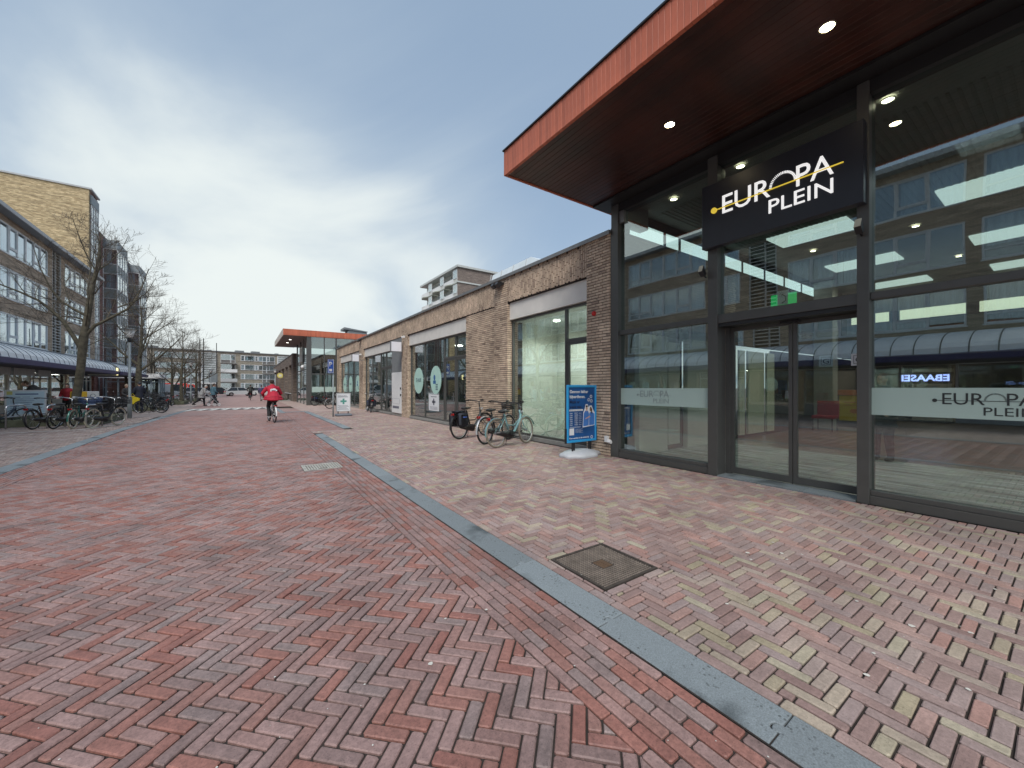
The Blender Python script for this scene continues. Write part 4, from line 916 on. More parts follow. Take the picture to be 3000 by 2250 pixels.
# main sign board
t = thing('mall_name_sign', 'large dark sign board reading EUROPA PLEIN above the sliding doors', 'sign', (6.3, 2.5, 3.72))
mb = MB(); mb.bbox(6.22, 6.355, 1.50, 3.54, 3.72, 4.74, .006); mb.build('sign_board', SIGNM, t)
logo(t, 6.218, 3.33, 1.0, 4.195, LET, LETY, .012)
# security lights beside the sign
for (y, z, lab) in ((3.55, 3.36, 'small black spotlight with pale face on the mullion left of the sliding doors'), (1.55, 3.42, 'small black spotlight on the mullion right of the name sign')):
    t = thing('spotlight', lab, 'spotlight', (6.35, y, z), group='small spotlights on the mullions')
    mb = MB(); mb.tube([(6.36, y, z-.07), (6.28, y, z-.03)], .014, 8); mb.build('bracket', BLK, t)
    mb = MB(); mb.prismy([(6.18, z+.0), (6.27, z-.07), (6.31, z-.02), (6.23, z+.10)], y-.035, y+.035); mb.build('lamp_housing', BLK, t)
    mb = MB(); mb.prismy([(6.175, z+.005), (6.18, z+.0), (6.23, z+.10), (6.222, z+.105)], y-.032, y+.032); mb.build('lamp_face', M('pale_lens', (.6, .6, .5), .3), t)
t = thing('exit_sign', 'small green exit sign behind the glass above the sliding doors', 'sign', (6.6, 2.5, 2.68))
GRN = M('green_exit', (.03, .42, .10), .4, emit=.28, ecol=(.05, .75, .2), var=0)
mb = MB(); mb.box(6.58, 6.60, 2.33, 2.66, 2.67, 2.84); mb.build('green_plate', GRN, t)
mb = MB(); mb.box(6.55, 6.575, 2.43, 2.56, 2.68, 2.88); mb.build('white_plate', WHITE, t)
mb = MB(); mb.tube([(6.545, 2.50, 2.83), (6.545, 2.455, 2.79), (6.545, 2.45, 2.73), (6.545, 2.50, 2.695)], .006, 5)
for k in range(8): a = 2*pi*k/8; mb.tube([(6.545, 2.505+.012*cos(a), 2.835+.012*sin(a)), (6.545, 2.505+.04*cos(a), 2.835+.04*sin(a))], .0018, 4)
mb.build('print_mark', INK, t)
for (y0, lab) in ((1.55, 'square white sticker with a ringed G at the right edge of the right sliding door'), (1.92, 'square white sticker with a ringed G hanging behind the right sliding door')):
    mb = MB(); mb.box(6.690 if y0 < 1.6 else 6.74, 6.694 if y0 < 1.6 else 6.744, y0+.03, y0+.19, 1.74, 1.90); o = tag(mb.build('door_sticker', POSTW), lab, 'sticker', 'square door stickers')
    X = 6.689 if y0 < 1.6 else 6.739; m2 = MB(); 
    for z in (1.765, 1.872): m2.box(X-.001, X, y0+.055, y0+.165, z, z+.005)
    for y in (y0+.055, y0+.16): m2.box(X-.001, X, y, y+.005, 1.77, 1.872)
    m2.build('sticker_outline', INK, o); text('sticker_letter', 'G', INK, o, (X, y0+.145, 1.785), (0, -1, 0), (0, 0, 1), .07, .07, 0, .001)
# canopy
can = thing('entrance_canopy', 'projecting flat canopy with orange-brown board fascia and dark red soffit over the entrance', 'canopy', (5.1, 5.9, 5.3))
mb = MB(); mb.box(3.92, 7.3, -4.5, 5.86, 5.335, 5.70); mb.build('canopy_core', MORT, can)
mb = MB(); mb.box(3.835, 7.3, -4.5, 5.925, 5.722, 5.745); mb.build('roof_edge_trim', ANTHD, can)
bm_ = MB(); bm_.bbox(3.86, 3.915, -.037, .037, 5.285, 5.72, .0025); fm = bm_.mesh('fascia_board', WOODF)
iv = Matrix.Translation(-can.location)
for i in range(131):
    o = bpy.data.objects.new('fascia_board', fm); COL.objects.link(o); o.parent = can; o.matrix_parent_inverse = iv; o.location = (rnd.gauss(0, .0008), 5.862-i*.078, 0)
bm_ = MB(); bm_.bbox(-.037, .037, 5.865, 5.915, 5.285, 5.72, .0025); fm = bm_.mesh('fascia_board', WOODF)
for i in range(43):
    o = bpy.data.objects.new('fascia_board', fm); COL.objects.link(o); o.parent = can; o.matrix_parent_inverse = iv; o.location = (3.90+i*.078, rnd.gauss(0, .0008), 0)
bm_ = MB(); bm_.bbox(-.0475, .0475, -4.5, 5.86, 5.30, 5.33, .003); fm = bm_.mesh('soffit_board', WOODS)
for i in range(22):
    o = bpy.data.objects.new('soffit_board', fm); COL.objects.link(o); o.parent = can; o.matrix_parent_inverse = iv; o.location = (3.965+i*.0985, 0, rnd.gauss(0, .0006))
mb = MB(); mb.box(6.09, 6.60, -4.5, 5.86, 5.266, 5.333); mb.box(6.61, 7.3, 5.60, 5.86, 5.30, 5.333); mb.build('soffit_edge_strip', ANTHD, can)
for y in (3.4, 1.53, -.35): downlight(can, 5.12, y, 5.296, .072)

# ------------------------------------------------------------ second glass pavilion and the wing beyond
p2 = thing('far_glass_pavilion', 'distant glass pavilion with orange roof edge at the end of the brick wing', 'building', (4.1, 35.6, 0))
mb = MB(); mb.box(4.08, 4.42, 35.55, 35.95, 0, 5.6); mb.build('corner_column', ANTH, p2)
mb = MB(); mb.box(4.10, 4.2, 43.3, 43.5, 0, 5.6); mb.box(6.25, 6.36, 35.56, 35.7, 0, 5.6); mb.box(8.9, 9.0, 35.56, 35.7, 4.8, 5.6)
for y in (38.2, 40.6): mb.box(4.12, 4.2, y-.04, y+.04, 0, 5.6)
mb.box(4.42, 12, 35.57, 35.68, 2.5, 2.6); mb.box(4.12, 4.2, 36, 43.3, 2.9, 3.0); mb.box(5.35, 5.42, 35.57, 35.68, 0, 5.6); mb.build('mullion', ANTH, p2)
for xa, xb, za, zb in ((4.42, 5.35, 0, 2.5), (5.42, 6.25, 0, 2.5), (4.42, 5.35, 2.6, 5.6), (5.42, 6.25, 2.6, 5.6), (6.36, 8.9, 4.9, 5.6), (9.0, 12, 4.9, 5.6)):
    mb = MB(); mb.box(xa, xb, 35.62, 35.63, za, zb); mb.build('glass_pane', GL, p2)
for ya, yb in ((35.95, 38.16), (38.24, 40.56), (40.64, 43.3)):
    for za, zb in ((0, 2.9), (3.0, 5.6)): mb = MB(); mb.box(4.15, 4.16, ya, yb, za, zb); mb.build('glass_pane', GL, p2)
mb = MB(); mb.box(4.45, 6.3, 35.60, 35.612, 1.05, 1.5); mb.build('frosted_band', FROSTT, p2)
mb = MB(); mb.box(4.5, 14, 43.5, 43.6, 0, 2.8); mb.box(12.0, 12.1, 36, 43.5, 0, 5.6); mb.box(7.4, 7.5, 38, 43.5, 0, 2.8); mb.build('inner_wall', LITW, p2)
mb = MB(); mb.box(4.2, 12, 35.7, 43.5, 0, .02); mb.build('inner_floor', FLB, p2)
mb = MB(); mb.box(2.46, 14, 35.55, 46.3, 5.62, 6.08); mb.build('roof_slab', MGREY, p2)
bm_ = MB(); bm_.bbox(-.058, .058, 35.50, 35.545, 5.60, 6.10, .003); fm = bm_.mesh('fascia_board', WOODF); iv = Matrix.Translation(-p2.location)
for i in range(97):
    o = bpy.data.objects.new('fascia_board', fm); COL.objects.link(o); o.parent = p2; o.matrix_parent_inverse = iv; o.location = (2.47+i*.119, rnd.gauss(0, .001), 0)
mb = MB(); mb.box(2.40, 2.455, 35.50, 46.35, 5.60, 6.10); mb.build('pale_side_fascia', M('pale_fascia', (.62, .56, .50), .6), p2)
mb = MB()
for i in range(16): mb.box(2.46+i*.105, 2.56+i*.105, 35.56, 46.3, 5.598, 5.618)
mb.build('soffit', M('grey_brown_soffit', (.16, .12, .11), .6, var=.15), p2)
for y in (38.6, 41.4): downlight(p2, 3.15, y, 5.59, .14, M('white_downlight', (1, 1, 1), .4, emit=9, ecol=(1, .97, .9), var=0))
t = thing('rooftop_unit', 'dark flat roof unit on top of the far glass pavilion', 'roof unit', (8, 38, 6.1))
mb = MB(); mb.prismy([(7.3, 6.09), (9.3, 6.09), (9.1, 6.55), (7.7, 6.75)], 37, 38.5); mb.build('unit_casing', MGREY, t); mb = MB(); mb.prismy([(7.2, 6.62), (9.2, 6.5), (9.2, 6.56), (7.2, 6.80)], 36.9, 38.6); mb.build('unit_lid', COPE, t)
t = thing('banner_panel', 'pale upright panel hanging under the far pavilion roof', 'panel', (3.9, 38.5, 4)); mb = MB(); mb.box(4.02, 4.10, 38.4, 40.2, 3.7, 5.0); mb.build('panel_face', M('pale_panel_grey', (.42, .44, .42), .5), t)
t = thing('dome_camera', 'white dome camera on the far pavilion column', 'camera', (4.0, 36.6, 3.0)); mb = MB(); mb.ell((3.86, 36.4, 3.15), (.14, .14, .14)); mb.build('camera_dome', WHITE, t, True); mb = MB(); mb.tube([(4.1, 36.2, 3.3), (3.86, 36.4, 3.28)], .03, 6); mb.build('camera_arm', WHITE, t)
w2 = thing('far_mall_wing', 'distant brown brick shop wing with tall recessed bays beyond the glass pavilion', 'building', (4.0, 45.8, 0))
mb = MB(); ys = [46.2, 47.7, 51.0, 52.2, 55.6, 57.2, 62, 63.4, 68, 69.4, 74, 75.4, 80]
W2B = tex_brick('far_wing_brick', (.13, .105, .09), (.22, .175, .14), (.11, .09, .08))
W2BX = tex_brick('far_wing_brick_front', (.13, .105, .09), (.22, .175, .14), (.11, .09, .08), 'xz')
for i in range(0, 12, 2): mb.box(4.0, 4.5, ys[i], ys[i+1], 0, 3.9)
mb.box(4.0, 4.5, 47.7, 55.6, 0, .75)
mb.box(4.0, 4.5, 46.2, 80, 3.9, 4.9); mb.build('wall', W2B, w2)
mb = MB(); mb.box(4.01, 20, 45.9, 46.19, 0, 4.9); mb.build('end_wall', W2BX, w2)
mb = MB(); mb.box(3.95, 20, 45.85, 80.1, 4.91, 4.98); mb.build('coping', COPE, w2)
mb = MB(); mb.box(3.93, 4.0, 47.7, 55.6, .75, .83); mb.build('window_sill', LGREY, w2)
for i in range(1, 12, 2):
    mb = MB(); mb.box(4.3, 4.34, ys[i]+.05, ys[i+1]-.05, .05 if i > 3 else .84, 3.85); mb.build('bay_infill', GLW if i in (1, 3) else M('grey_brown_infill', (.22, .19, .17), .6), w2)
    if i in (1, 3):
        mb = MB()
        for k in range(11): mb.box(4.36, 4.40, ys[i]+.3, ys[i+1]-.3, .9+k*.27, 1.03+k*.27)
        mb.build('blind', WHITE, w2)
mb = MB(); mb.box(4.6, 4.7, 46.2, 80, 0, 4.8); mb.build('back_wall', DARKI, w2)
t = thing('round_shop_sign', 'small round yellow projecting shop sign on the far brick wing', 'sign', (3.7, 57, 3.0)); mb = MB(); mb.tube([(3.55, 57.0, 2.95), (3.55, 57.1, 2.95)], .33, 20); mb.build('sign_disc', M('yellow_sign', (.70, .60, .14), .5), t)
mb = MB(); mb.tube([(3.55, 56.99, 2.95), (3.55, 56.98, 2.95)], .2, 16); mb.build('sign_print', M('sign_pale', (.75, .72, .5), .5), t); mb = MB(); mb.box(3.85, 4.0, 57.0, 57.1, 2.92, 2.98); mb.build('bracket', BLK, t)
mb = MB(); mb.box(2.4, 3.9, 47.2, 50.5, 0, .10); t = thing('low_planter', 'low dark planted bed with pale stone edge before the far wing', 'planter', (3, 49, 0)); mb.build('bed_edge', CONC, t)
mb = MB(); 
for k in range(60): mb.ell((rnd.uniform(2.5, 3.7), rnd.uniform(47.4, 50.3), .14), (.12, .12, .10), 5, 3)
o = mb.build('ground_plants', SOIL, t); o['kind'] = 'stuff'

# ------------------------------------------------------------ left apartment and shop block
XL = -11.1
lb = thing('apartment_block', 'long brown brick block with three window rows above curved glass shop canopy at left', 'building', (XL, 20, 0))
Y0, Y1 = -2.5, 49.5
rows = [(3.95, 5.65), (6.48, 8.20), (9.00, 10.68)]
groups = [(-4.2+0, 2.2), (2.65, 8.9), (13.25+.2, 19.5), (19.95, 26.2), (26.65, 32.9), (33.35, 39.6), (42.55, 48.3)]
groups[0] = (-2.3, 2.2); louv = [(9.4, 10.9), (40.3, 41.85)]; extra = [(11.4, 13.0)]
mb = MB(); zz = [3.2]+[z for r in rows for z in r]+[11.05]
for i in range(0, 8, 2):
    for (a, b_) in ((Y0, louv[0][0]), (louv[0][1], louv[1][0]), (louv[1][1], Y1)): mb.box(XL-.3, XL, a, b_, zz[i], zz[i+1])
allg = sorted(groups+extra)
edges = [Y0]+[e for g_ in allg for e in g_]+[Y1]
for i in range(0, len(edges), 2):
    a, b_ = edges[i], edges[i+1]
    for (la, lb_) in louv:
        if a < la < b_:
            for (za, zb) in rows: mb.box(XL-.3, XL, a, la, za, zb)
            a = lb_
    if b_-a > .02:
        for (za, zb) in rows: mb.box(XL-.3, XL, a, b_, za, zb)
mb.build('wall', BR_A, lb)
mb = MB(); mb.box(XL-9, XL-.3, Y1-.35, Y1-.02, 0, 11.05); mb.box(XL-.299, XL-.02, Y1-.3, Y1-.01, 0, 3.2); mb.build('end_wall', BR_RED, lb)
mb = MB(); mb.box(XL-9, XL+.02, Y0, Y1+.1, 11.06, 11.12); mb.box(XL+.02, -10.56, Y0, Y1+.1, 11.0, 11.10); mb.build('eave_soffit', MGREY, lb)
mb = MB(); mb.box(-10.56, -10.5, Y0, Y1+.12, 10.98, 11.19); mb.box(XL-9, -10.561, Y0, Y1+.1, 11.13, 11.17); mb.build('eave_fascia', LGREY, lb)
mb = MB(); mb.box(XL-1.3, XL-1.2, Y0, Y1-.4, 3.3, 11); mb.build('room_back_wall', DARKI, lb)
mb = MB()
for z in (3.3, 5.95, 8.6): mb.box(XL-1.2, XL-.31, Y0, Y1-.4, z-.1, z)
mb.build('floor_slab', CONC, lb)
rr = random.Random(21)
for gi, (a, b_) in enumerate(allg):
    for ri, (za, zb) in enumerate(rows):
        f = MB(); frame_rect(f, XL-.10, XL-.02, a, b_, za, zb, .07)
        n = max(1, round((b_-a)/1.05)); w_ = (b_-a)/n; ms = [a+i*w_ for i in range(1, n)]
        for k, m_ in enumerate(ms):
            ww = .045 if k != n//2-1 else .08
            f.box(XL-.098, XL-.022, m_-ww, m_+ww, za+.07, zb-.07)
        for k in range(n):
            p, q = a+k*w_+.05, a+(k+1)*w_-.05
            if k % 3 == 1: f.box(XL-.095, XL-.015, p, q, za+.36, za+.43); frame_rect(f, XL-.07, XL-.005, p, q, za+.44, zb-.09, .05)
            if k >= n-2 and n > 3: f.box(XL-.095, XL-.03, p, q, za+.38, za+.43)
        f.box(XL-.12, XL+.05, a-.03, b_+.03, za-.05, za-.005)
        fo = f.build('window', WHITEF, lb)
        mb = MB(); mb.box(XL-.065, XL-.06, a+.07, b_-.07, za+.07, zb-.07); mb.build('pane', GLW, fo)
        # net curtains with folds, some drawn back
        mb = MB(); y = a+.1
        while y < b_-.15:
            wd = rr.choice((1.0, 1.9, 2.9)); ye = min(y+wd, b_-.1)
            if rr.random() < .8:
                k = 0; pts = []
                yy = y
                while yy < ye: pts.append((XL-.30-.03*(k % 2), yy)); yy += .06; k += 1
                zb_ = za+.05 if rr.random() < .7 else za+.6
                for i in range(len(pts)-1): mb.add([(pts[i][0], pts[i][1], zb_), (pts[i+1][0], pts[i+1][1], zb_), (pts[i+1][0], pts[i+1][1], zb-.02), (pts[i][0], pts[i][1], zb-.02)], [(0,1,2,3)])
            y = ye+rr.choice((0, .0, .4))
        if mb.v: mb.build('curtain', CURT, fo)
for (a, b_) in louv:
    mb = MB(); mb.box(XL-.9, XL-.8, a, b_, 3.2, 11.05); mb.build('stair_back', ANTHD, lb)
    mb = MB()
    for y in (a+.03, (a+b_)/2-.15, b_-.06): mb.box(XL-.1, XL+.0, y-.03, y+.03, 3.2, 11.0)
    mb.build('louvre_post', LGREY, lb)
    bm_ = MB(); bm_.prismy([(-.09, -.02), (.0, -.075), (.012, -.06), (-.075, .0)], a, b_); lm = bm_.mesh('louvre_slat', M('weathered_louvre', (.64, .61, .56), .8, var=.2))
    iv = Matrix.Translation(-lb.location)
    for i in range(38):
        o = bpy.data.objects.new('louvre_slat', lm); COL.objects.link(o); o.parent = lb; o.matrix_parent_inverse = iv; o.location = (XL+.0, 0, 3.35+i*.205)
# curved canopy over the shops
def canopy(ya, yb, gap_end=True):
    prof = []; n = 9
    for i in range(n+1):
        a = pi/2*i/n; prof.append((XL+.05+(3.0)*sin(a), 2.70+(.98)*cos(a)**.9 if i < n else 2.70))
    nr = int((yb-ya)/.66); st_ = (yb-ya)/nr; BLUE = M('dark_blue_gutter', (.05, .05, .15), .4, var=.1); RIBM = M('canopy_rib_grey', (.10, .11, .13), .5, var=.1)
    pm = MB()
    for i in range(n):
        (xa, za), (xb, zb) = prof[i], prof[i+1]; pm.add([(xa, .02, za), (xb, .02, zb), (xb, st_-.02, zb), (xa, st_-.02, za)], [(0,1,2,3)])
        pm.add([(xa, .02, za-.015), (xb, .02, zb-.015), (xb, st_-.02, zb-.015), (xa, st_-.02, za-.015)], [(3,2,1,0)])
    CP = M('canopy_frosted_sheet', (.88, .90, .91), .45, var=.05, vs=1.3); pmesh = pm.mesh('canopy_sheet', CP); pmesh.shade_smooth()
    rm = MB(); rm.tube([(x, 0, z+.004) for x, z in prof], .013, 5); rmesh = rm.mesh('canopy_rib', RIBM); iv = Matrix.Translation(-lb.location)
    for i in range(nr+1):
        o = bpy.data.objects.new('canopy_rib', rmesh); COL.objects.link(o); o.parent = lb; o.matrix_parent_inverse = iv; o.location = (0, ya+i*st_, 0)
        if i < nr: o = bpy.data.objects.new('canopy_sheet', pmesh); COL.objects.link(o); o.parent = lb; o.matrix_parent_inverse = iv; o.location = (0, ya+i*st_, 0)
    mb = MB(); mb.prismy([(-8.05, 2.40), (-7.90, 2.44), (-7.88, 2.66), (-8.06, 2.70)], ya-.03, yb+.03); mb.box(-7.90, -7.885, ya-.03, yb+.03, 2.58, 2.60); mb.build('gutter', BLUE, lb)
    mb = MB(); mb.box(XL-.0, -8.06, ya, yb, 2.42, 2.46); mb.build('canopy_soffit', M('canopy_soffit_dark', (.07, .07, .09), .6), lb)
    mb = MB(); mb.prismy([(XL+.02, 2.47)]+[(x, z-.02) for x, z in prof], ya-.02, ya-.0); mb.prismy([(XL+.02, 2.47)]+[(x, z-.02) for x, z in prof], yb+.0, yb+.02); mb.build('canopy_end', LGREY, lb)
canopy(-2.4, 40.9); canopy(42.0, 51.5)
# shopfronts
SFW = M('shop_beige_frame', (.52, .49, .43), .6, var=.06)
mb = MB(); mb.box(XL-.3, XL-.02, Y0, Y1-.4, 2.47, 3.19); mb.build('shop_lintel', SFW, lb)
y = -2.0; k = 0; rr = random.Random(8)
while y < 48:
    wd = rr.choice((2.2, 2.6, 3.0)); ye = min(y+wd, 48.8); f = MB(); frame_rect(f, XL-.16, XL-.06, y, ye, .0, 2.46, .08)
    dark = k % 4 == 3
    if k % 3 == 2: f.box(XL-.158, XL-.062, (y+ye)/2-.04, (y+ye)/2+.04, .08, 2.38); f.box(XL-.157, XL-.063, y+.08, ye-.08, 2.0, 2.06)
    else: f.box(XL-.2, XL-.04, y+.08, ye-.08, .08, .62 if k % 2 else .45)
    fo = f.build('shopfront', SFW if k % 4 != 1 else WHITEF, lb)
    mb = MB(); mb.box(XL-.11, XL-.105, y+.08, ye-.08, .1, 2.38); mb.build('pane', GLW, fo)
    for j in range(rr.randrange(2, 5)):
        c = rr.choice([('display_white', (.6, .6, .58)), ('display_red', (.4, .07, .06)), ('display_blue', (.1, .14, .35)), ('display_dark', (.06, .06, .07)), ('display_tan', (.35, .25, .15))])
        yy = rr.uniform(y+.2, ye-.7); hh = rr.uniform(.3, .9); z0 = rr.uniform(.7, 1.3)
        mb = MB(); mb.bbox(XL-.6-rr.random()*.5, XL-.45, yy, yy+rr.uniform(.2, .5), z0, z0+hh, .01); mb.build('window_display', M(c[0], c[1], .7), fo)
    y = ye+.12; k += 1
    if k % 4 == 0: y += .5
mb = MB(); mb.box(XL-3.6, XL-3.5, Y0, Y1-.4, 0, 2.5); mb.build('shop_back_wall', M('shop_back_brown', (.38, .31, .23), .8, var=.4, vs=.8), lb)
mb = MB(); mb.box(XL-3.5, XL-.3, Y0, Y1-.4, 2.5, 2.56); mb.build('shop_ceiling', LGREY, lb)
mb = MB(); mb.box(XL-3.5, XL+0.0, Y0, Y1-.4, -.02, .015); mb.build('shop_floor', CONC, lb)
for yy in (4, 8, 12, 16, 20, 24, 27.5, 31, 34.5, 38, 42, 46): mb = MB(); mb.box(XL-1.6, XL-1.3, yy-.5, yy+.5, 2.46, 2.498); mb.build('shop_ceiling_lamp', LAMPC, lb)
for k, (ya, yb) in enumerate(((26.4, 28.6), (28.9, 31.2), (31.6, 33.2))): mb = MB(); mb.box(-9.3, -9.2, ya, yb, 2.05, 2.40); mb.build('hanging_fascia_board', LGREY, lb)
t = thing('shop_box_sign', 'cream box sign hanging between the two curved canopies', 'sign', (-8.2, 41.4, 2.6)); mb = MB(); mb.bbox(-9.6, -8.1, 41.15, 41.45, 2.35, 2.95, .01); mb.build('sign_box', M('cream_sign', (.58, .56, .47), .5), t); mb = MB(); mb.box(-8.09, -8.06, 41.1, 41.5, 2.38, 2.92); mb.build('sign_edge', M('sign_glow_edge', (.9, .8, .4), .5, emit=.8, ecol=(1, .85, .4), var=0), t)

# ------------------------------------------------------------ taller block behind with yellow gable and bays
tw = thing('tall_gable_block', 'taller residential block with big yellow brick gable and glazed stair bay at far left', 'building', (-12.7, 55, 0))
mb = MB(); mb.box(-34, -12.75, 55, 55.4, 0, 20.9); mb.build('gable_wall', BR_YEL, tw)
mb = MB(); mb.box(-34, -12.78, 55.4, 57.9, 0, 20.85); mb.build('gable_body', BR_RED, tw)
mb = MB(); mb.box(-34.1, -12.55, 54.9, 57.7, 20.9, 21.05); mb.build('gable_roof_edge', LGREY, tw)
mb = MB(); mb.box(-12.74, -12.60, 55.3, 57.6, 19.6, 20.5); mb.build('grey_panel', MGREY if False else M('blue_grey_panel', (.25, .29, .31), .6), tw)
for i in range(11):
    z1 = 19.55-i*1.4; z0 = z1-1.36
    if z0 < 4: break
    for j in range(3):
        f = MB(); frame_rect(f, -12.70, -12.62, 55.35+j*.75, 55.35+(j+1)*.75-.02, z0, z1, .05); fo = f.build('stair_window', WHITEF, tw)
        mb = MB(); mb.box(-12.67, -12.665, 55.4+j*.75, 55.3+(j+1)*.75-.02, z0+.05, z1-.05); mb.build('pane', GLW, fo)
mb = MB(); mb.box(-30, -13.3, 57.9, 84, 0, 18.4); mb.build('red_wall', BR_RED, tw)
mb = MB(); mb.box(-30, -13.31, 57.91, 57.95, 0, 18.4); mb.build('red_wall_end', BR_REDX, tw)
mb = MB(); mb.box(-30.1, -13.2, 57.85, 84.1, 18.41, 18.5); mb.build('roof_edge', LGREY, tw)
mb = MB(); mb.tube([(-13.22, 59.6, 0), (-13.22, 59.6, 17.2)], .06, 6); mb.tube([(-13.22, 60.4, 0), (-13.22, 60.4, 17.2)], .05, 6); mb.build('downpipe', LGREY, tw)
for by in (62.0, 73.0):
    mb = MB(); mb.box(-13.29, -12.1, by, by+4.6, 17.2, 18.15); mb.build('bay_top_panel', M('blue_grey_panel', (.25, .29, .31), .6), tw)
    for s_ in range(6):
        z0 = 17.15-(s_+1)*2.8
        mb = MB(); mb.box(-13.29, -12.12, by+.02, by+4.58, z0, z0+1.05); mb.build('bay_spandrel', M('grey_green_panel', (.19, .22, .22), .6), tw)
        f = MB()
        for x in (-13.28, -12.16): f.box(x, x+.07, by-.0, by+.06, z0, z0+2.8)
        f.box(-13.21, -12.16, by+.001, by+.055, z0+1.05, z0+1.13); f.box(-13.21, -12.16, by+.001, by+.055, z0+2.72, z0+2.8); f.box(-13.21, -12.16, by+.001, by+.055, z0-.04, z0+.03)
        for j in range(5): f.box(-12.15, -12.08, by+.06+j*1.1, by+.14+j*1.1, z0, z0+2.8)
        f.box(-12.15, -12.085, by+.06, by+4.6, z0+1.05, z0+1.12); f.box(-12.15, -12.085, by+.06, by+4.6, z0+2.7, z0+2.78)
        fo = f.build('bay_window', WHITEF, tw)
        mb = MB(); mb.box(-13.2, -12.17, by+.03, by+.035, z0+1.13, z0+2.72); mb.box(-12.13, -12.125, by+.1, by+4.5, z0+1.12, z0+2.7); mb.build('pane', GLW, fo)
        if s_ % 2 == 0 or True:
            mb = MB(); mb.box(-13.1, -12.6+.3*(s_ % 2), by+.25, by+.27, z0+1.13, z0+2.7); mb.build('curtain', CURT, fo)

# ------------------------------------------------------------ apartment block closing the street
fb = thing('closing_apartment_block', 'four-storey grey-brown apartment block with white windows and balconies closing the street', 'building', (-10.7, 143, 0), rz=radians(13.4))
def fbx(mb, u0, u1, d0, d1, z0, z1): mb.box(u0, u1, d0, d1, z0, z1)
mb = MB(); fbx(mb, -52, 48, .0, 10, 0, 12.0); mb.build('wall', tex_brick('closing_block_brick', (.27, .24, .19), (.37, .33, .26), (.22, .2, .17), 'xz'), fb, local=True)
mb = MB(); fbx(mb, -52.2, 48.2, -.3, 10, 12.0, 12.25); mb.build('roof_edge', COPE, fb, local=True)
for u in (-38, -25, -11, 2, 9, 13.3, 20, 30): mb = MB(); fbx(mb, u, u+(2.2 if int(u) % 2 else .9), 3, 4.5, 12.25, 12.95 if int(u) % 2 else 12.7); mb.build('chimney', MGREY, fb, local=True)
wm = {}
def fwin(u, z, w_, h_, vent=0, sill=True):
    key = (w_, h_, vent)
    if key not in wm:
        f = MB(); t_ = .13; f.box(0, w_, -.12, .02, 0, t_); f.box(0, w_, -.12, .02, h_-t_, h_); f.box(0, t_, -.12, .02, t_, h_-t_); f.box(w_-t_, w_, -.12, .02, t_, h_-t_)
        if vent: x = .85 if vent < 0 else w_-.95; f.box(x, x+.13, -.12, .02, t_, h_-t_)
        if vent: x0_ = t_ if vent < 0 else w_-.82; f.box(x0_, x0_+.7, -.1, .01, h_*.5, h_*.5+.07)
        g_ = MB(); g_.box(t_, w_-t_, -.05, -.04, t_, h_-t_)
        wm[key] = (f.mesh('window', WHITEF), g_.mesh('pane', GLW), None)
    fm_, gm_, _ = wm[key]
    o = bpy.data.objects.new('window', fm_); COL.objects.link(o); o.parent = fb; o.location = (u, 0, z)
    p = bpy.data.objects.new('pane', gm_); COL.objects.link(p); p.parent = o
    c = MB(); r_ = rr.random(); mcur = (CURT, CURT, DARKI, M('room_grey', (.18, .19, .19), .8))[int(r_*4)]
    c.box(.1, w_-.1, -.035, -.005, .1, h_-.1); q = c.build('curtain', mcur, o, local=True)
rr = random.Random(12)
secs = [-45, -24, -8.5+0, 12.5+0, 33]
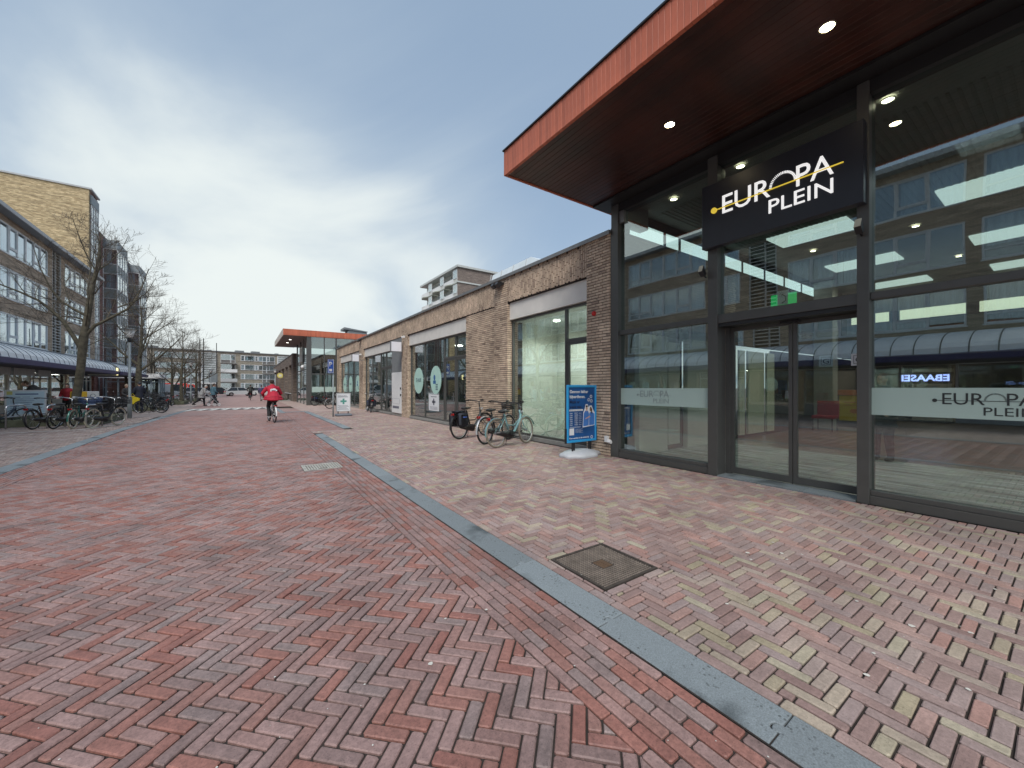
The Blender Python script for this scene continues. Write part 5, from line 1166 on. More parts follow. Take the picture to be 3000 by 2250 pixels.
# pattern from the stair: [window][balcony][stair][balcony][window][window]
for base in (-39.2, -19.6, 0, 19.6, 39.2):
    S0 = base+.0
    for fl in range(4):
        z = .35+fl*2.82
        fwin(S0-9.0, z+.8, 3.8, 1.65, 1); 
        # balcony left
        for (bu, flip) in ((S0-4.2, 0), (S0+4.6, 1)):
            if bu+3.6 > 47: continue
            m_ = MB(); m_.box(bu, bu+3.6, -.02, .5, z-.1, z+2.6); m_.build('balcony_recess', M('recess_grey', (.16, .15, .14), .8), fb, local=True)
            m_ = MB(); m_.box(bu-.1, bu+3.9, -1.1, -.03, z-.2, z-.02); m_.build('balcony_slab', CONC, fb, local=True)
            m_ = MB(); dx = 0 if not flip else 2.5
            for (x0_, x1_) in ((bu+dx, bu+dx+1.1), (bu+(1.2 if not flip else 0), bu+(3.5 if not flip else 2.4))):
                m_.box(x0_, x0_+.08, -.1, -.03, z, z+2.5); m_.box(x1_-.08, x1_, -.1, -.03, z, z+2.5); m_.box(x0_+.08, x1_-.08, -.1, -.03, z+2.4, z+2.5); m_.box(x0_+.08, x1_-.08, -.1, -.03, z+.85, z+.93)
            fo = m_.build('balcony_door', WHITEF, fb, local=True)
            m_ = MB(); m_.box(bu+.1, bu+3.4, -.06, -.05, z+.93, z+2.4); m_.build('pane', GLW, fo, local=True)
            m_ = MB(); m_.box(bu-.1, bu+3.9, -1.1, -1.06, z+.0, z+.9); m_.build('balcony_rail', (LGREY if rr.random() < .6 else WHITE), fb, local=True) if rr.random() < .35 else None
        fwin(S0+9.6, z+.8, 3.6, 1.65, -1)
        if S0 < 30: fwin(S0+14.6-.6, z+.8, 3.4, 1.65, 1)
    # stair glazing
    m_ = MB(); m_.box(S0+.2, S0+3.4, -.2, -.02, 2.9, 11.5); m_.build('stair_glass', M('stair_glazing_grey', (.30, .33, .32), .25, var=.4, vs=.9), fb, local=True)
    m_ = MB()
    for k in range(14): m_.box(S0+.1, S0+3.5, -.3, -.2, 2.85+k*.66, 2.99+k*.66)
    m_.box(S0+.0, S0+.2, -.3, -.02, 0, 11.6); m_.box(S0+3.4, S0+3.6, -.3, -.02, 0, 11.6); m_.build('stair_frame', WHITEF, fb, local=True)
    m_ = MB(); m_.box(S0+.5, S0+1.9, -.15, -.02, 0, 2.3); m_.build('entrance_door', BLK, fb, local=True)
    m_ = MB(); m_.box(S0+.1, S0+3.5, -.8, -.05, 2.45, 2.65); m_.build('entrance_canopy', WHITE, fb, local=True)

# ------------------------------------------------------------ white balcony block above the wing
rb = thing('balcony_tower', 'distant white balcony block with grey-brown end wall rising above the brick wing', 'building', (33.2, 66.9, 0))
mb = MB(); mb.box(34.6, 46, 67.0, 85.5, 0, 24.5); mb.build('body', M('pale_tower_wall', (.55, .55, .50), .7), rb)
mb = MB(); mb.box(33.2, 46.2, 66.9, 66.99, 0, 24.3); mb.build('end_wall', BR_TOW, rb)
mb = MB(); mb.box(33.0, 46.3, 66.6, 85.8, 24.35, 24.75); mb.build('roof_edge', M('pale_grey_edge', (.50, .52, .50), .6), rb)
for z in (21.6, 18.8, 16.0):
    mb = MB(); mb.box(33.0, 46.2, 66.75, 66.89, z-.15, z+.12); mb.build('band', M('pale_grey_edge', (.50, .52, .50), .6), rb)
for fl in range(4):
    z = 21.6-fl*2.8
    for k in range(3):
        y0 = 67.1+k*6.15
        mb = MB(); mb.prismx([(y0, z), (y0+5.9, z), (y0+5.9, z-.12), (y0, z-.2)], 33.2, 34.6); mb.prism([(33.25, y0+1.9), (32.6, y0+3.2), (32.6, y0+4.4), (33.25, y0+5.8)], z-.18, z-.02); mb.build('balcony_slab', M('pale_concrete_green', (.42, .44, .38), .8), rb)
        mb = MB()
        for i in range(12): yy = y0+2.0+i*.33; mb.box(33.2, 33.24, yy, yy+.24, z, z+.95)
        mb.build('balcony_rail', WHITE, rb)
        f = MB(); frame_rect(f, 33.22, 33.3, y0+.1, y0+1.9, z+.0, z+2.45, .1); f.box(33.22, 33.29, y0+.2, y0+1.8, z+.8, z+.88); fo = f.build('window', WHITEF, rb); mb = MB(); mb.box(33.25, 33.26, y0+.2, y0+1.8, z+.9, z+2.35); mb.build('pane', GLW, fo)
        mb = MB(); mb.box(33.3, 33.4, y0+.2, y0+1.8, z+.1, z+.8); mb.build('panel', M('pale_tower_wall', (.55, .55, .50), .7), rb)
        f = MB()
        for (ya, yb) in ((2.1, 3.0), (3.2, 4.4), (4.6, 5.7)): frame_rect(f, 34.5, 34.58, y0+ya, y0+yb, z, z+2.35, .09)
        fo = f.build('balcony_window', WHITEF, rb); mb = MB(); mb.box(34.53, 34.54, y0+2.1, y0+5.7, z+.1, z+2.3); mb.build('pane', GLW, fo)

# ------------------------------------------------------------ kiosk, planters, lamps, signs
KF = M('kiosk_blue_grey_frame', (.24, .30, .33), .5)
t = thing('glass_kiosk', 'small glass pavilion with broad white flat roof among the trees on the left', 'kiosk', (-10, 58, 0))
mb = MB(); mb.box(-12.6, -7.7, 57.2, 61.5, 2.45, 2.62); mb.box(-12.4, -7.9, 57.4, 61.3, 2.63, 2.95); mb.build('flat_roof', WHITE, t)
mb = MB()
for x in (-12.1, -11.2, -10.3, -9.4, -8.6, -7.95): mb.box(x-.07, x+.07, 57.6, 57.74, 0, 2.45)
for y in (58.6, 59.8, 61): mb.box(-8.02, -7.9, y-.07, y+.07, 0, 2.45)
mb.box(-12.1, -7.95, 57.62, 57.72, 2.0, 2.1); mb.build('kiosk_frame', KF, t)
mb = MB(); mb.box(-12.1, -7.95, 57.67, 57.68, .1, 2.45); mb.box(-7.97, -7.96, 57.75, 61, .1, 2.45); mb.build('pane', GLW, t)
mb = MB(); mb.box(-12.1, -8.3, 59.8, 59.9, 0, 2.4); mb.build('inner_counter', M('kiosk_inside', (.10, .12, .12), .7, var=.5, vs=2), t)
PLANT = [(-9.4, -4.62, 21.7, 24.75, 'nearest low mossy planter wall behind the bicycle stands'), (-9.0, -4.45, 32.4, 35.5, 'second low mossy planter wall beyond the lamp post'), (-8.6, -4.3, 42.6, 45.8, 'third low mossy planter with dark ground cover'), (-8.4, -4.1, 51.0, 54.5, 'farthest low mossy planter before the parked cars')]
for x0, x1, y0, y1, lab in PLANT:
    t = thing('planter', lab, 'planter', ((x0+x1)/2, (y0+y1)/2, 0), group='low planters under the street trees')
    mb = MB(); mb.bbox(x0, x1, y0, y0+.15, 0, .27, .01); mb.bbox(x0, x1, y1-.15, y1, 0, .27, .01); mb.bbox(x0, x0+.15, y0+.15, y1-.15, 0, .27, .01); mb.bbox(x1-.15, x1, y0+.15, y1-.15, 0, .27, .01); mb.build('planter_wall', MOSS, t)
    mb = MB(); mb.box(x0+.15, x1-.15, y0+.15, y1-.15, 0, .18)
    for k in range(140): mb.ell((rnd.uniform(x0+.25, x1-.25), rnd.uniform(y0+.25, y1-.25), .18), (.16, .16, rnd.uniform(.04, .13)), 6, 3)
    o = mb.build('ground_cover', SOIL, t); o['kind'] = 'stuff'
LG = M('milky_lamp_glass', (.85, .85, .82), .35, var=.03)
def lamp(x, y, h, lab):
    t = thing('street_lamp', lab, 'street lamp', (x, y, 0), group='grey post-top street lamps')
    mb = MB(); mb.lathe([(.085, 0), (.085, .9), (.075, .95), (.055, 1.0), (.05, h-.62), (.04, h-.6)], n=16); mb.build('lamp_post', GALV, t, True, local=True)
    mb = MB(); mb.lathe([(.06, h-.66), (.085, h-.55), (.085, h-.46)], n=16); mb.build('lamp_collar', BLK, t, local=True)
    mb = MB(); mb.lathe([(.09, h-.46), (.12, h-.38), (.23, h-.06)], n=20); mb.build('lamp_shade', LG, t, True, local=True)
    mb = MB(); mb.lathe([(.31, h-.06), (.32, h-.045), (.16, h-.01), (.03, h)], n=24); mb.build('lamp_cap', GALV, t, local=True)
lamp(-4.5, 25.15, 4.22, 'nearest grey street lamp with milky cone head at the planter corner')
lamp(-4.2, 46.3, 3.9, 'second grey street lamp, in front of the closing apartment block')
lamp(-3.9, 66, 3.9, 'farthest thin street lamp among the left trees')
lamp(3.3, 62, 3.9, 'small street lamp beside the round yellow sign on the far wing')
for (x, y, h, lab) in ((-4.6, 60, 7.4, 'tall thin black pole left of a pair before the apartment block'), (-4.25, 60, 7.4, 'tall thin black pole right of a pair before the apartment block'), (-3.6, 72, 8.0, 'thin black pole with small box behind the walking couple')):
    t = thing('flag_pole', lab, 'pole', (x, y, 0), group='thin black poles'); mb = MB(); mb.lathe([(.06, 0), (.045, h)], n=8); mb.build('pole', BLK, t, local=True)
    if y > 70: mb = MB(); mb.box(-.9, .1, -.05, .05, 2.2, 3.6); mb.build('pole_board', GALV, t, local=True)
t = thing('parking_sign', 'narrow blue parking sign on a grey metal post at the pavement edge', 'sign', (3.56, 20.9, 0))
mb = MB(); mb.lathe([(.035, 0), (.035, 1.1), (.028, 1.12), (.028, 2.85)], n=12); mb.build('sign_post', GALV, t, True, local=True)
BLU = M('sign_blue', (.03, .10, .42), .4)
mb = MB(); mb.box(-.33, -.005, -.05, -.03, 2.15, 2.82); o = mb.build('sign_plate', BLU, t, local=True); o.rotation_euler = (0, 0, radians(28))
mb = MB(); mb.box(-.325, -.31, -.055, -.0505, 2.17, 2.8); mb.box(-.03, -.015, -.055, -.0505, 2.17, 2.8); mb.box(-.31, -.03, -.055, -.0505, 2.785, 2.8); mb.box(-.31, -.03, -.055, -.0505, 2.17, 2.185); mb.box(-.26, -.1, -.055, -.0505, 2.24, 2.36)
o2 = mb.build('sign_border', WHITE, t, local=True); o2.rotation_euler = (0, 0, radians(28))
me = text('sign_letter', 'P', WHITE, o, (-.25, -.052, 2.48), (1, 0, 0), (0, 0, 1), .16, .22, .02, .002, local=True)

# blue board beside the near pier
t = thing('poster_board', 'bright blue framed advertising board on a white moulded base by the brick pier', 'advertising board', (5.87, 6.05, 0))
SKB = M('bright_blue_frame', (.03, .33, .68), .35, var=.04); POSB = M('poster_blue_print', (.012, .085, .27), .3, var=.35, vs=2.2); POSL = M('poster_midblue_print', (.02, .17, .45), .35)
NAV = M('poster_navy_lettering', (.006, .02, .08), .4, var=0); PW = M('poster_white_print', (.75, .76, .78), .4, var=0)
bx0, bx1, bz0, bz1, by = 5.44, 6.30, .30, 1.50, 5.98
mb = MB(); mb.bbox(bx0, bx0+.05, by-.03, by+.01, bz0, bz1, .008); mb.bbox(bx1-.05, bx1, by-.03, by+.01, bz0, bz1, .008); mb.bbox(bx0+.05, bx1-.05, by-.03, by+.01, bz0, bz0+.05, .006); mb.bbox(bx0+.05, bx1-.05, by-.03, by+.01, bz1-.05, bz1, .006); mb.build('board_frame', SKB, t)
mb = MB(); mb.box(bx0+.04, bx1-.04, by-.012, by+.004, bz0+.04, bz1-.04); po = mb.build('poster', POSB, t)
yp = by-.0135
T = lambda s, x, z, w_, h_, m, b_=.02: text('poster_lettering', s, m, po, (bx0+x, yp, bz0+z), (1, 0, 0), (0, 0, 1), w_, h_, b_, .001)
T('Gewoon lekker', .085, 1.03, .53, .062, PW, .03); T('bijverdienen.', .085, .925, .44, .062, PW, .03); T('Maak er', .085, .82, .29, .062, NAV, .03); T('werk van.', .085, .715, .34, .062, NAV, .03)
for k, (a_, b2, c_) in enumerate((('16 jaar', '€ 6,17', 'per uur'), ('17 jaar', '€ 6,98', 'per uur'), ('18 jaar', '€ 8,52', 'per uur'), ('19 jaar', '€ 9,34', 'per uur'), ('20 jaar', '€ 12,12', 'per uur'), ('21 jaar', '€ 14,36', 'per uur'), ('15 jaar', '€ 5,35', 'per uur'))):
    z = .60-k*.04; T(a_, .085, z, .08, .02, PW, .02); T(b2, .22, z, .085, .022, PW, .03); T(c_, .34, z, .08, .018, PW, .0)
T('Kom werken in de winkel bij', .075, .075, .56, .032, PW, .03)
mb = MB(); mb.box(bx0+.075, bx0+.46, yp-.001, yp, bz0+.655, bz0+.69); mb.box(bx0+.085, bx0+.40, yp-.001, yp, bz0+.322, bz0+.327); mb.box(bx0+.085, bx0+.38, yp-.001, yp, bz0+.308, bz0+.312)
for k in range(5): mb.box(bx0+.24, bx0+.24+.22-(k % 2)*.05, yp-.001, yp, bz0+.20+k*.018, bz0+.203+k*.018)
mb.box(bx0+.075, bx0+.205, yp-.001, yp, bz0+.155, bz0+.295); mb.build('poster_rule', PW, po)
T('Bekijk hier de lonen', .09, .664, .33, .018, NAV, .01)
mb = MB()
for (cx, cz) in ((.70, .955), (.63, .885), (.71, .86), (.72, .085)): mb = MB(); mb.torus((bx0+cx, yp-.001, bz0+cz), .028, .006, 'y', 20, 4, .1); mb.build('poster_ring', PW, po)
SK1 = M('printed_skin_light', (.55, .33, .24), .5, var=0); SK2 = M('printed_skin_dark', (.20, .10, .06), .5, var=0); HR = M('printed_hair', (.03, .02, .015), .5, var=0); UNI = M('printed_uniform_blue', (.06, .20, .55), .5, var=.1)
def pdisc(mb, x, z, rx, rz, y): mb.add([(bx0+x+rx*cos(2*pi*k/18), y, bz0+z+rz*sin(2*pi*k/18)) for k in range(18)], [tuple(range(18))[::-1]] if False else [tuple(range(18))])
def ppoly(mb, pts, y): mb.add([(bx0+x, y, bz0+z) for x, z in pts], [tuple(range(len(pts)))])
mb = MB(); ppoly(mb, [(.45, .30), (.815, .335), (.815, .60), (.76, .68), (.72, .76), (.66, .76), (.63, .72), (.60, .79), (.54, .79), (.51, .70), (.47, .62)], yp-.0010); mb.build('poster_outline', PW, po)
mb = MB(); ppoly(mb, [(.465, .32), (.63, .335), (.64, .60), (.60, .655), (.53, .655), (.485, .60)], yp-.0014); ppoly(mb, [(.64, .335), (.80, .345), (.80, .58), (.74, .62), (.67, .62), (.645, .58)], yp-.0014); mb.build('poster_figure', UNI, po)
mb = MB(); pdisc(mb, .57, .71, .030, .045, yp-.0018); ppoly(mb, [(.56, .64), (.585, .64), (.585, .68), (.56, .68)], yp-.0017); ppoly(mb, [(.53, .47), (.68, .52), (.67, .545), (.53, .49)], yp-.0018); mb.build('poster_skin', SK1, po)
mb = MB(); pdisc(mb, .69, .68, .030, .045, yp-.0018); mb.build('poster_skin', SK2, po)
mb = MB(); pdisc(mb, .572, .748, .033, .022, yp-.0022); ppoly(mb, [(.70, .73), (.735, .68), (.735, .58), (.70, .60), (.715, .66)], yp-.0022); ppoly(mb, [(.66, .70), (.68, .735), (.71, .735), (.70, .72)], yp-.0022); mb.build('poster_hair', HR, po)
mb = MB(); mb.box(bx0-.02, bx0-.003, by-.02, by+.03, bz0+.0, bz0+.30); mb.box(bx1+.003, bx1+.02, by-.02, by+.03, bz0+.0, bz0+.30)
for x in (bx0+.19, bx1-.19): mb.tube([(x-.02, by, .12), (x-.02, by, bz0)], .018, 8); mb.tube([(x+.03, by, .12), (x+.03, by, bz0)], .018, 8)
mb.box(bx0-.02, bx1+.02, by+.011, by+.03, bz0-.01, bz0+.03); mb.build('board_stand', BLK, t)
mb = MB(); n = 26; prof = []
for j, (k, z) in enumerate(((1.0, 0), (1.02, .03), (.97, .065), (.72, .105), (.45, .13), (.2, .14))):
    for i in range(n):
        a = 2*pi*i/n; r = 1-.16*cos(4*a)**2 if k > .6 else 1
        q = abs(cos(2*a))*.07
        prof.append((5.87+.50*k*r*cos(a)*(1+q), 6.02+.33*k*r*sin(a)*(1+q), max(0, z-(.03*abs(cos(2*a)) if j < 1 else 0))))
mb.add(prof, [(j*n+i, j*n+(i+1) % n, (j+1)*n+(i+1) % n, (j+1)*n+i) for j in range(5) for i in range(n)]+[tuple(5*n+i for i in range(n))])
mb.build('board_base', M('white_grey_moulded_plastic', (.50, .52, .55), .45, var=.08), t, True)
# white board with green cross
t = thing('cross_board', 'white standing board with green cross on dark grey base beside the parking sign', 'advertising board', (4.09, 21.2, 0))
x0, x1 = 3.75, 4.43; y = 21.2
mb = MB(); frame_rect_x = mb.box(x0, x0+.03, y-.02, y+.02, .235, 1.17); mb.box(x1-.03, x1, y-.02, y+.02, .235, 1.17); mb.box(x0+.03, x1-.03, y-.02, y+.02, .235, .265); mb.box(x0+.03, x1-.03, y-.02, y+.02, 1.14, 1.17); mb.build('board_frame', LGREY, t)
mb = MB(); mb.box(x0+.03, x1-.03, y-.01, y+.01, .265, 1.14); po2 = mb.build('poster', POSTW, t)
mb = MB(); mb.box(4.05, 4.14, y-.012, y-.0105, .60, .88); mb.box(3.95, 4.24, y-.0125, y-.0107, .70, .79); mb.build('cross_print', M('print_green', (.08, .30, .25), .5, var=0), po2)
text('poster_lettering', 'APOTHEEK EUROPAPLEIN', PRG, po2, (3.82, y-.011, 1.02), (1, 0, 0), (0, 0, 1), .42, .03, .02, .001)
text('poster_lettering', 'GENEESMIDDELEN', PRG, po2, (3.82, y-.011, .95), (1, 0, 0), (0, 0, 1), .48, .045, .03, .001)
mb = MB(); [mb.box(3.82+.05*(k % 2), 4.36-.06*(k % 3), y-.012, y-.0105, .32+k*.05, .335+k*.05) for k in range(5)]; mb.build('print_lines', PRG, po2)
mb = MB(); mb.box(3.82, 3.86, y-.015, y+.015, .12, .235); mb.box(4.30, 4.34, y-.015, y+.015, .12, .235); mb.build('board_stand', BLK, t)
mb = MB(); mb.bbox(3.71, 4.47, y-.25, y+.25, .0, .11, .035); mb.build('board_base', M('dark_grey_plastic', (.16, .18, .21), .6), t)
# pale information board on the left
t = thing('information_board', 'pale blue information board with dark lines behind the left bicycle stands', 'information board', (-8.3, 27.2, 0), rz=radians(17))
mb = MB(); mb.bbox(-.60, .60, -.05, .05, .17, 1.33, .01); mb.build('board_frame', WHITE, t, local=True)
mb = MB(); mb.box(-.54, .54, -.056, -.051, .23, 1.27); po3 = mb.build('poster', M('poster_pale_blue', (.60, .74, .80), .4, var=.1, vs=2), t, local=True)
mb = MB(); mb.box(-.30, .36, -.06, -.0565, 1.12, 1.17)
for k in range(9): mb.box(-.44, -.44+.28+.08*((k*3) % 4) if k > 3 else -.44+.25, -.06, -.0565, .32+k*.085, .34+k*.085); mb.box(-.1, .12+.06*((k*5) % 4), -.06, -.0565, .325+k*.085, .337+k*.085)
mb.build('print_lines', M('print_blue', (.05, .12, .28), .5, var=0), po3, local=True)
mb = MB(); mb.box(-.54, -.38, -.06, -.0565, 1.12, 1.27); mb.build('yellow_print', M('print_yellow', (.65, .62, .2), .5, var=0), po3, local=True)
mb = MB(); mb.bbox(-.55, .55, -.25, .25, 0, .14, .03); mb.build('board_base', CONC, t, local=True)

# ------------------------------------------------------------ bare trees
def ray(px, t): a = (px-1500)/1140; return t*(sin(TH)+a*cos(TH)), t*(cos(TH)-a*sin(TH))
def branch(mb, tw_, p, d, r, ln, lv, rr, maxlv, up=.25):
    n = 5 if lv < 2 else (4 if lv == 2 else 3); pts = [Vector(p)]; rs = [r]; d = Vector(d).normalized(); st_ = ln/n
    for i in range(n):
        d = (d+Vector((rr.gauss(0, .13), rr.gauss(0, .13), rr.gauss(0, .07)+up*(.22 if lv else .05)))).normalized()
        pts.append(pts[-1]+d*st_); rs.append(max(.0040, r*(1-.72*(i+1)/n)))
    (mb if lv < 2 else tw_).tube(pts, rs, 7 if lv == 0 else (5 if lv == 1 else 3), cap=False)
    if lv < maxlv: spawn(mb, tw_, pts, rs, lv, rr, maxlv, ln)
def spawn(mb, tw_, pts, rs, lv, rr, maxlv, ln, dens=1.0, f0=.2):
    n = int({0: 9, 1: 7, 2: 5, 3: 3}.get(lv, 3)*dens)
    for k in range(n):
        f = f0+(1-f0)*(k+rr.random()*.7)/n; i = min(len(pts)-2, int(f*(len(pts)-1))); q = f*(len(pts)-1)-i
        p = pts[i].lerp(pts[i+1], min(q, 1)); ax = (pts[i+1]-pts[i]).normalized()
        s_ = ax.orthogonal().normalized(); s_.rotate(Matrix.Rotation(rr.random()*2*pi, 3, ax)); dd = ax*rr.uniform(.55, .9)+s_*rr.uniform(.6, 1.0)
        if dd.z < -.15: dd.z *= -.3
        L_ = ln*rr.uniform(.46, .75)*(1.15-.45*f); r_ = max(.0046, rs[i]*rr.uniform(.38, .55))
        branch(mb, tw_, p, dd, r_, L_, lv+1, rr, maxlv)
def tree(x, y, h, r, seed, lab, fork=.36, nl=8, spread=.42, maxlv=4):
    rr = random.Random(seed); t = thing('bare_tree', lab, 'tree', (x, y, 0), group='bare street trees')
    mb = MB(); bm2 = MB(); tw_ = MB(); pts = [Vector((0, 0, .0))]; rs = [r*1.35]; n = 9; dx = Vector((rr.uniform(-.03, .03), rr.uniform(-.03, .03), 0))
    for i in range(1, n+1): pts.append(Vector((0, 0, h*.86*i/n))+dx*h*.3*sin(i*.7)); rs.append(r*(1-.06*i) if i/n < fork else max(.012, r*(1-(i/n))**.8*.95))
    mb.tube(pts, rs, 9, cap=False)
    for k in range(nl):
        f = fork+(.95-fork)*k/nl; i = min(n-1, int(f*n)); p = pts[i].lerp(pts[i+1], f*n-i); a = k*2.4+rr.random()*.6; e = .55+f*.7
        L_ = h*spread*(1.12-f*.72); branch(bm2, tw_, p, (cos(a), sin(a), e), max(.02, rs[i]*.55), L_, 1, rr, maxlv, .35)
    mb.build('trunk', BARK, t, True, local=True); bm2.build('limbs', BARK, t, True, local=True); o = tw_.build('twigs', TWIG, t, local=True); o['kind'] = 'stuff'
    return t
# the near tree follows the photograph's limbs
t0 = 16.6; X0, Y0_ = ray(217, t0); rgt = Vector((cos(TH), -sin(TH), 0)); fwd = Vector((sin(TH), cos(TH), 0)); k_ = t0/1140
t = thing('bare_tree', 'nearest and largest bare tree with leaning mossy trunk in the first planter', 'tree', (X0, Y0_, 0), group='bare street trees')
def gp(pts, dep=0):
    o_ = []
    for i, (px, py) in enumerate(pts): o_.append(rgt*(px-217)*k_+Vector((0, 0, (1234-py)*k_))+fwd*dep*i/max(1, len(pts)-1))
    return o_
rr = random.Random(4); mb = MB(); bm2 = MB(); tw_ = MB()
tr = gp([(214, 1232), (219, 1190), (229, 1130), (237, 1075), (241, 1030), (244, 995), (252, 950), (258, 915), (265, 872), (272, 835), (281, 795), (288, 760), (292, 720), (296, 680)])
tr_r = [.175, .15, .14, .135, .14, .15, .115, .115, .10, .085, .06, .045, .03, .012]
mb.tube(tr, tr_r, 10, cap=False)
limbs = [([(240, 1025), (228, 985), (213, 945), (196, 918), (170, 890), (130, 868), (90, 850), (50, 835)], .09, -1.2), ([(243, 1000), (236, 975), (222, 950), (185, 925), (140, 916), (90, 912), (30, 925)], .07, 1.4),
         ([(247, 985), (268, 952), (300, 930), (345, 900), (362, 870), (376, 820), (384, 770)], .075, .8), ([(345, 900), (380, 880), (405, 850), (420, 800)], .03, .6),
         ([(256, 925), (230, 908), (205, 885), (190, 850), (178, 800), (172, 740)], .06, -.9), ([(262, 885), (240, 850), (228, 800), (222, 740), (218, 680)], .045, .9),
         ([(272, 835), (300, 815), (330, 790), (350, 745), (352, 700)], .04, -1.0), ([(281, 795), (300, 765), (318, 720), (322, 670)], .03, .8), ([(281, 795), (268, 750), (262, 700), (258, 655)], .03, -.6),
         ([(250, 960), (290, 920), (325, 890), (360, 885)], .03, -1.3), ([(205, 885), (170, 850), (140, 810), (120, 760)], .03, .9), ([(241, 1020), (275, 990), (310, 985), (350, 975)], .02, 1.0), ([(213, 945), (180, 960), (130, 950), (60, 960)], .02, -1.0)]
for pts, r, dep in limbs:
    p = gp(pts, dep); n = len(p); rs = [max(.008, r*(1-.85*i/(n-1))) for i in range(n)]; bm2.tube(p, rs, 7, cap=False); ln = sum((p[i+1]-p[i]).length for i in range(n-1)); spawn(bm2, tw_, p, rs, 1, rr, 4, ln*.62, 1.5, .25)
spawn(bm2, tw_, tr[6:], tr_r[6:], 1, rr, 4, 1.7, 1.2, .3)
mb.build('trunk', BARK, t, True, local=True); bm2.build('limbs', BARK, t, True, local=True); o = tw_.build('twigs', TWIG, t, local=True); o['kind'] = 'stuff'
tree(-5.6, 34.0, 8.4, .19, 31, 'second bare tree with slightly leaning trunk behind the nearest lamp post', .34, 11, .42)
tree(-4.6, 44.2, 7.6, .14, 32, 'bare tree with straight thin trunk in the third planter', .33, 10, .42)
tree(-6.2, 52.0, 5.6, .17, 33, 'low forked bare tree in front of the red truck', .30, 9, .45)
tree(-4.4, 53.4, 6.6, .15, 34, 'bare tree at the far planter before the grey apartment block', .34, 9, .40)
tree(-9.2, 50, 7.2, .15, 35, 'bare tree rising behind the white roofed kiosk', .3, 9, .42, 3)
tree(-9.5, 64, 9.0, .16, 36, 'distant bare tree beside the bay windowed block', .3, 9, .42, 3)
tree(-7.0, 70, 8.0, .15, 37, 'distant bare tree above the white roof of the kiosk', .3, 9, .42, 3)
tree(-13, 90, 10, .17, 38, 'far bare tree before the left end of the closing apartment block', .3, 9, .42, 3)
tree(-20, 112, 11, .17, 39, 'farthest bare tree left of the closing apartment block', .3, 9, .42, 3)
tree(17.5, 38, 9.5, .14, 40, 'bare tree top peeping over the brick wing roof', .3, 9, .35, 3)

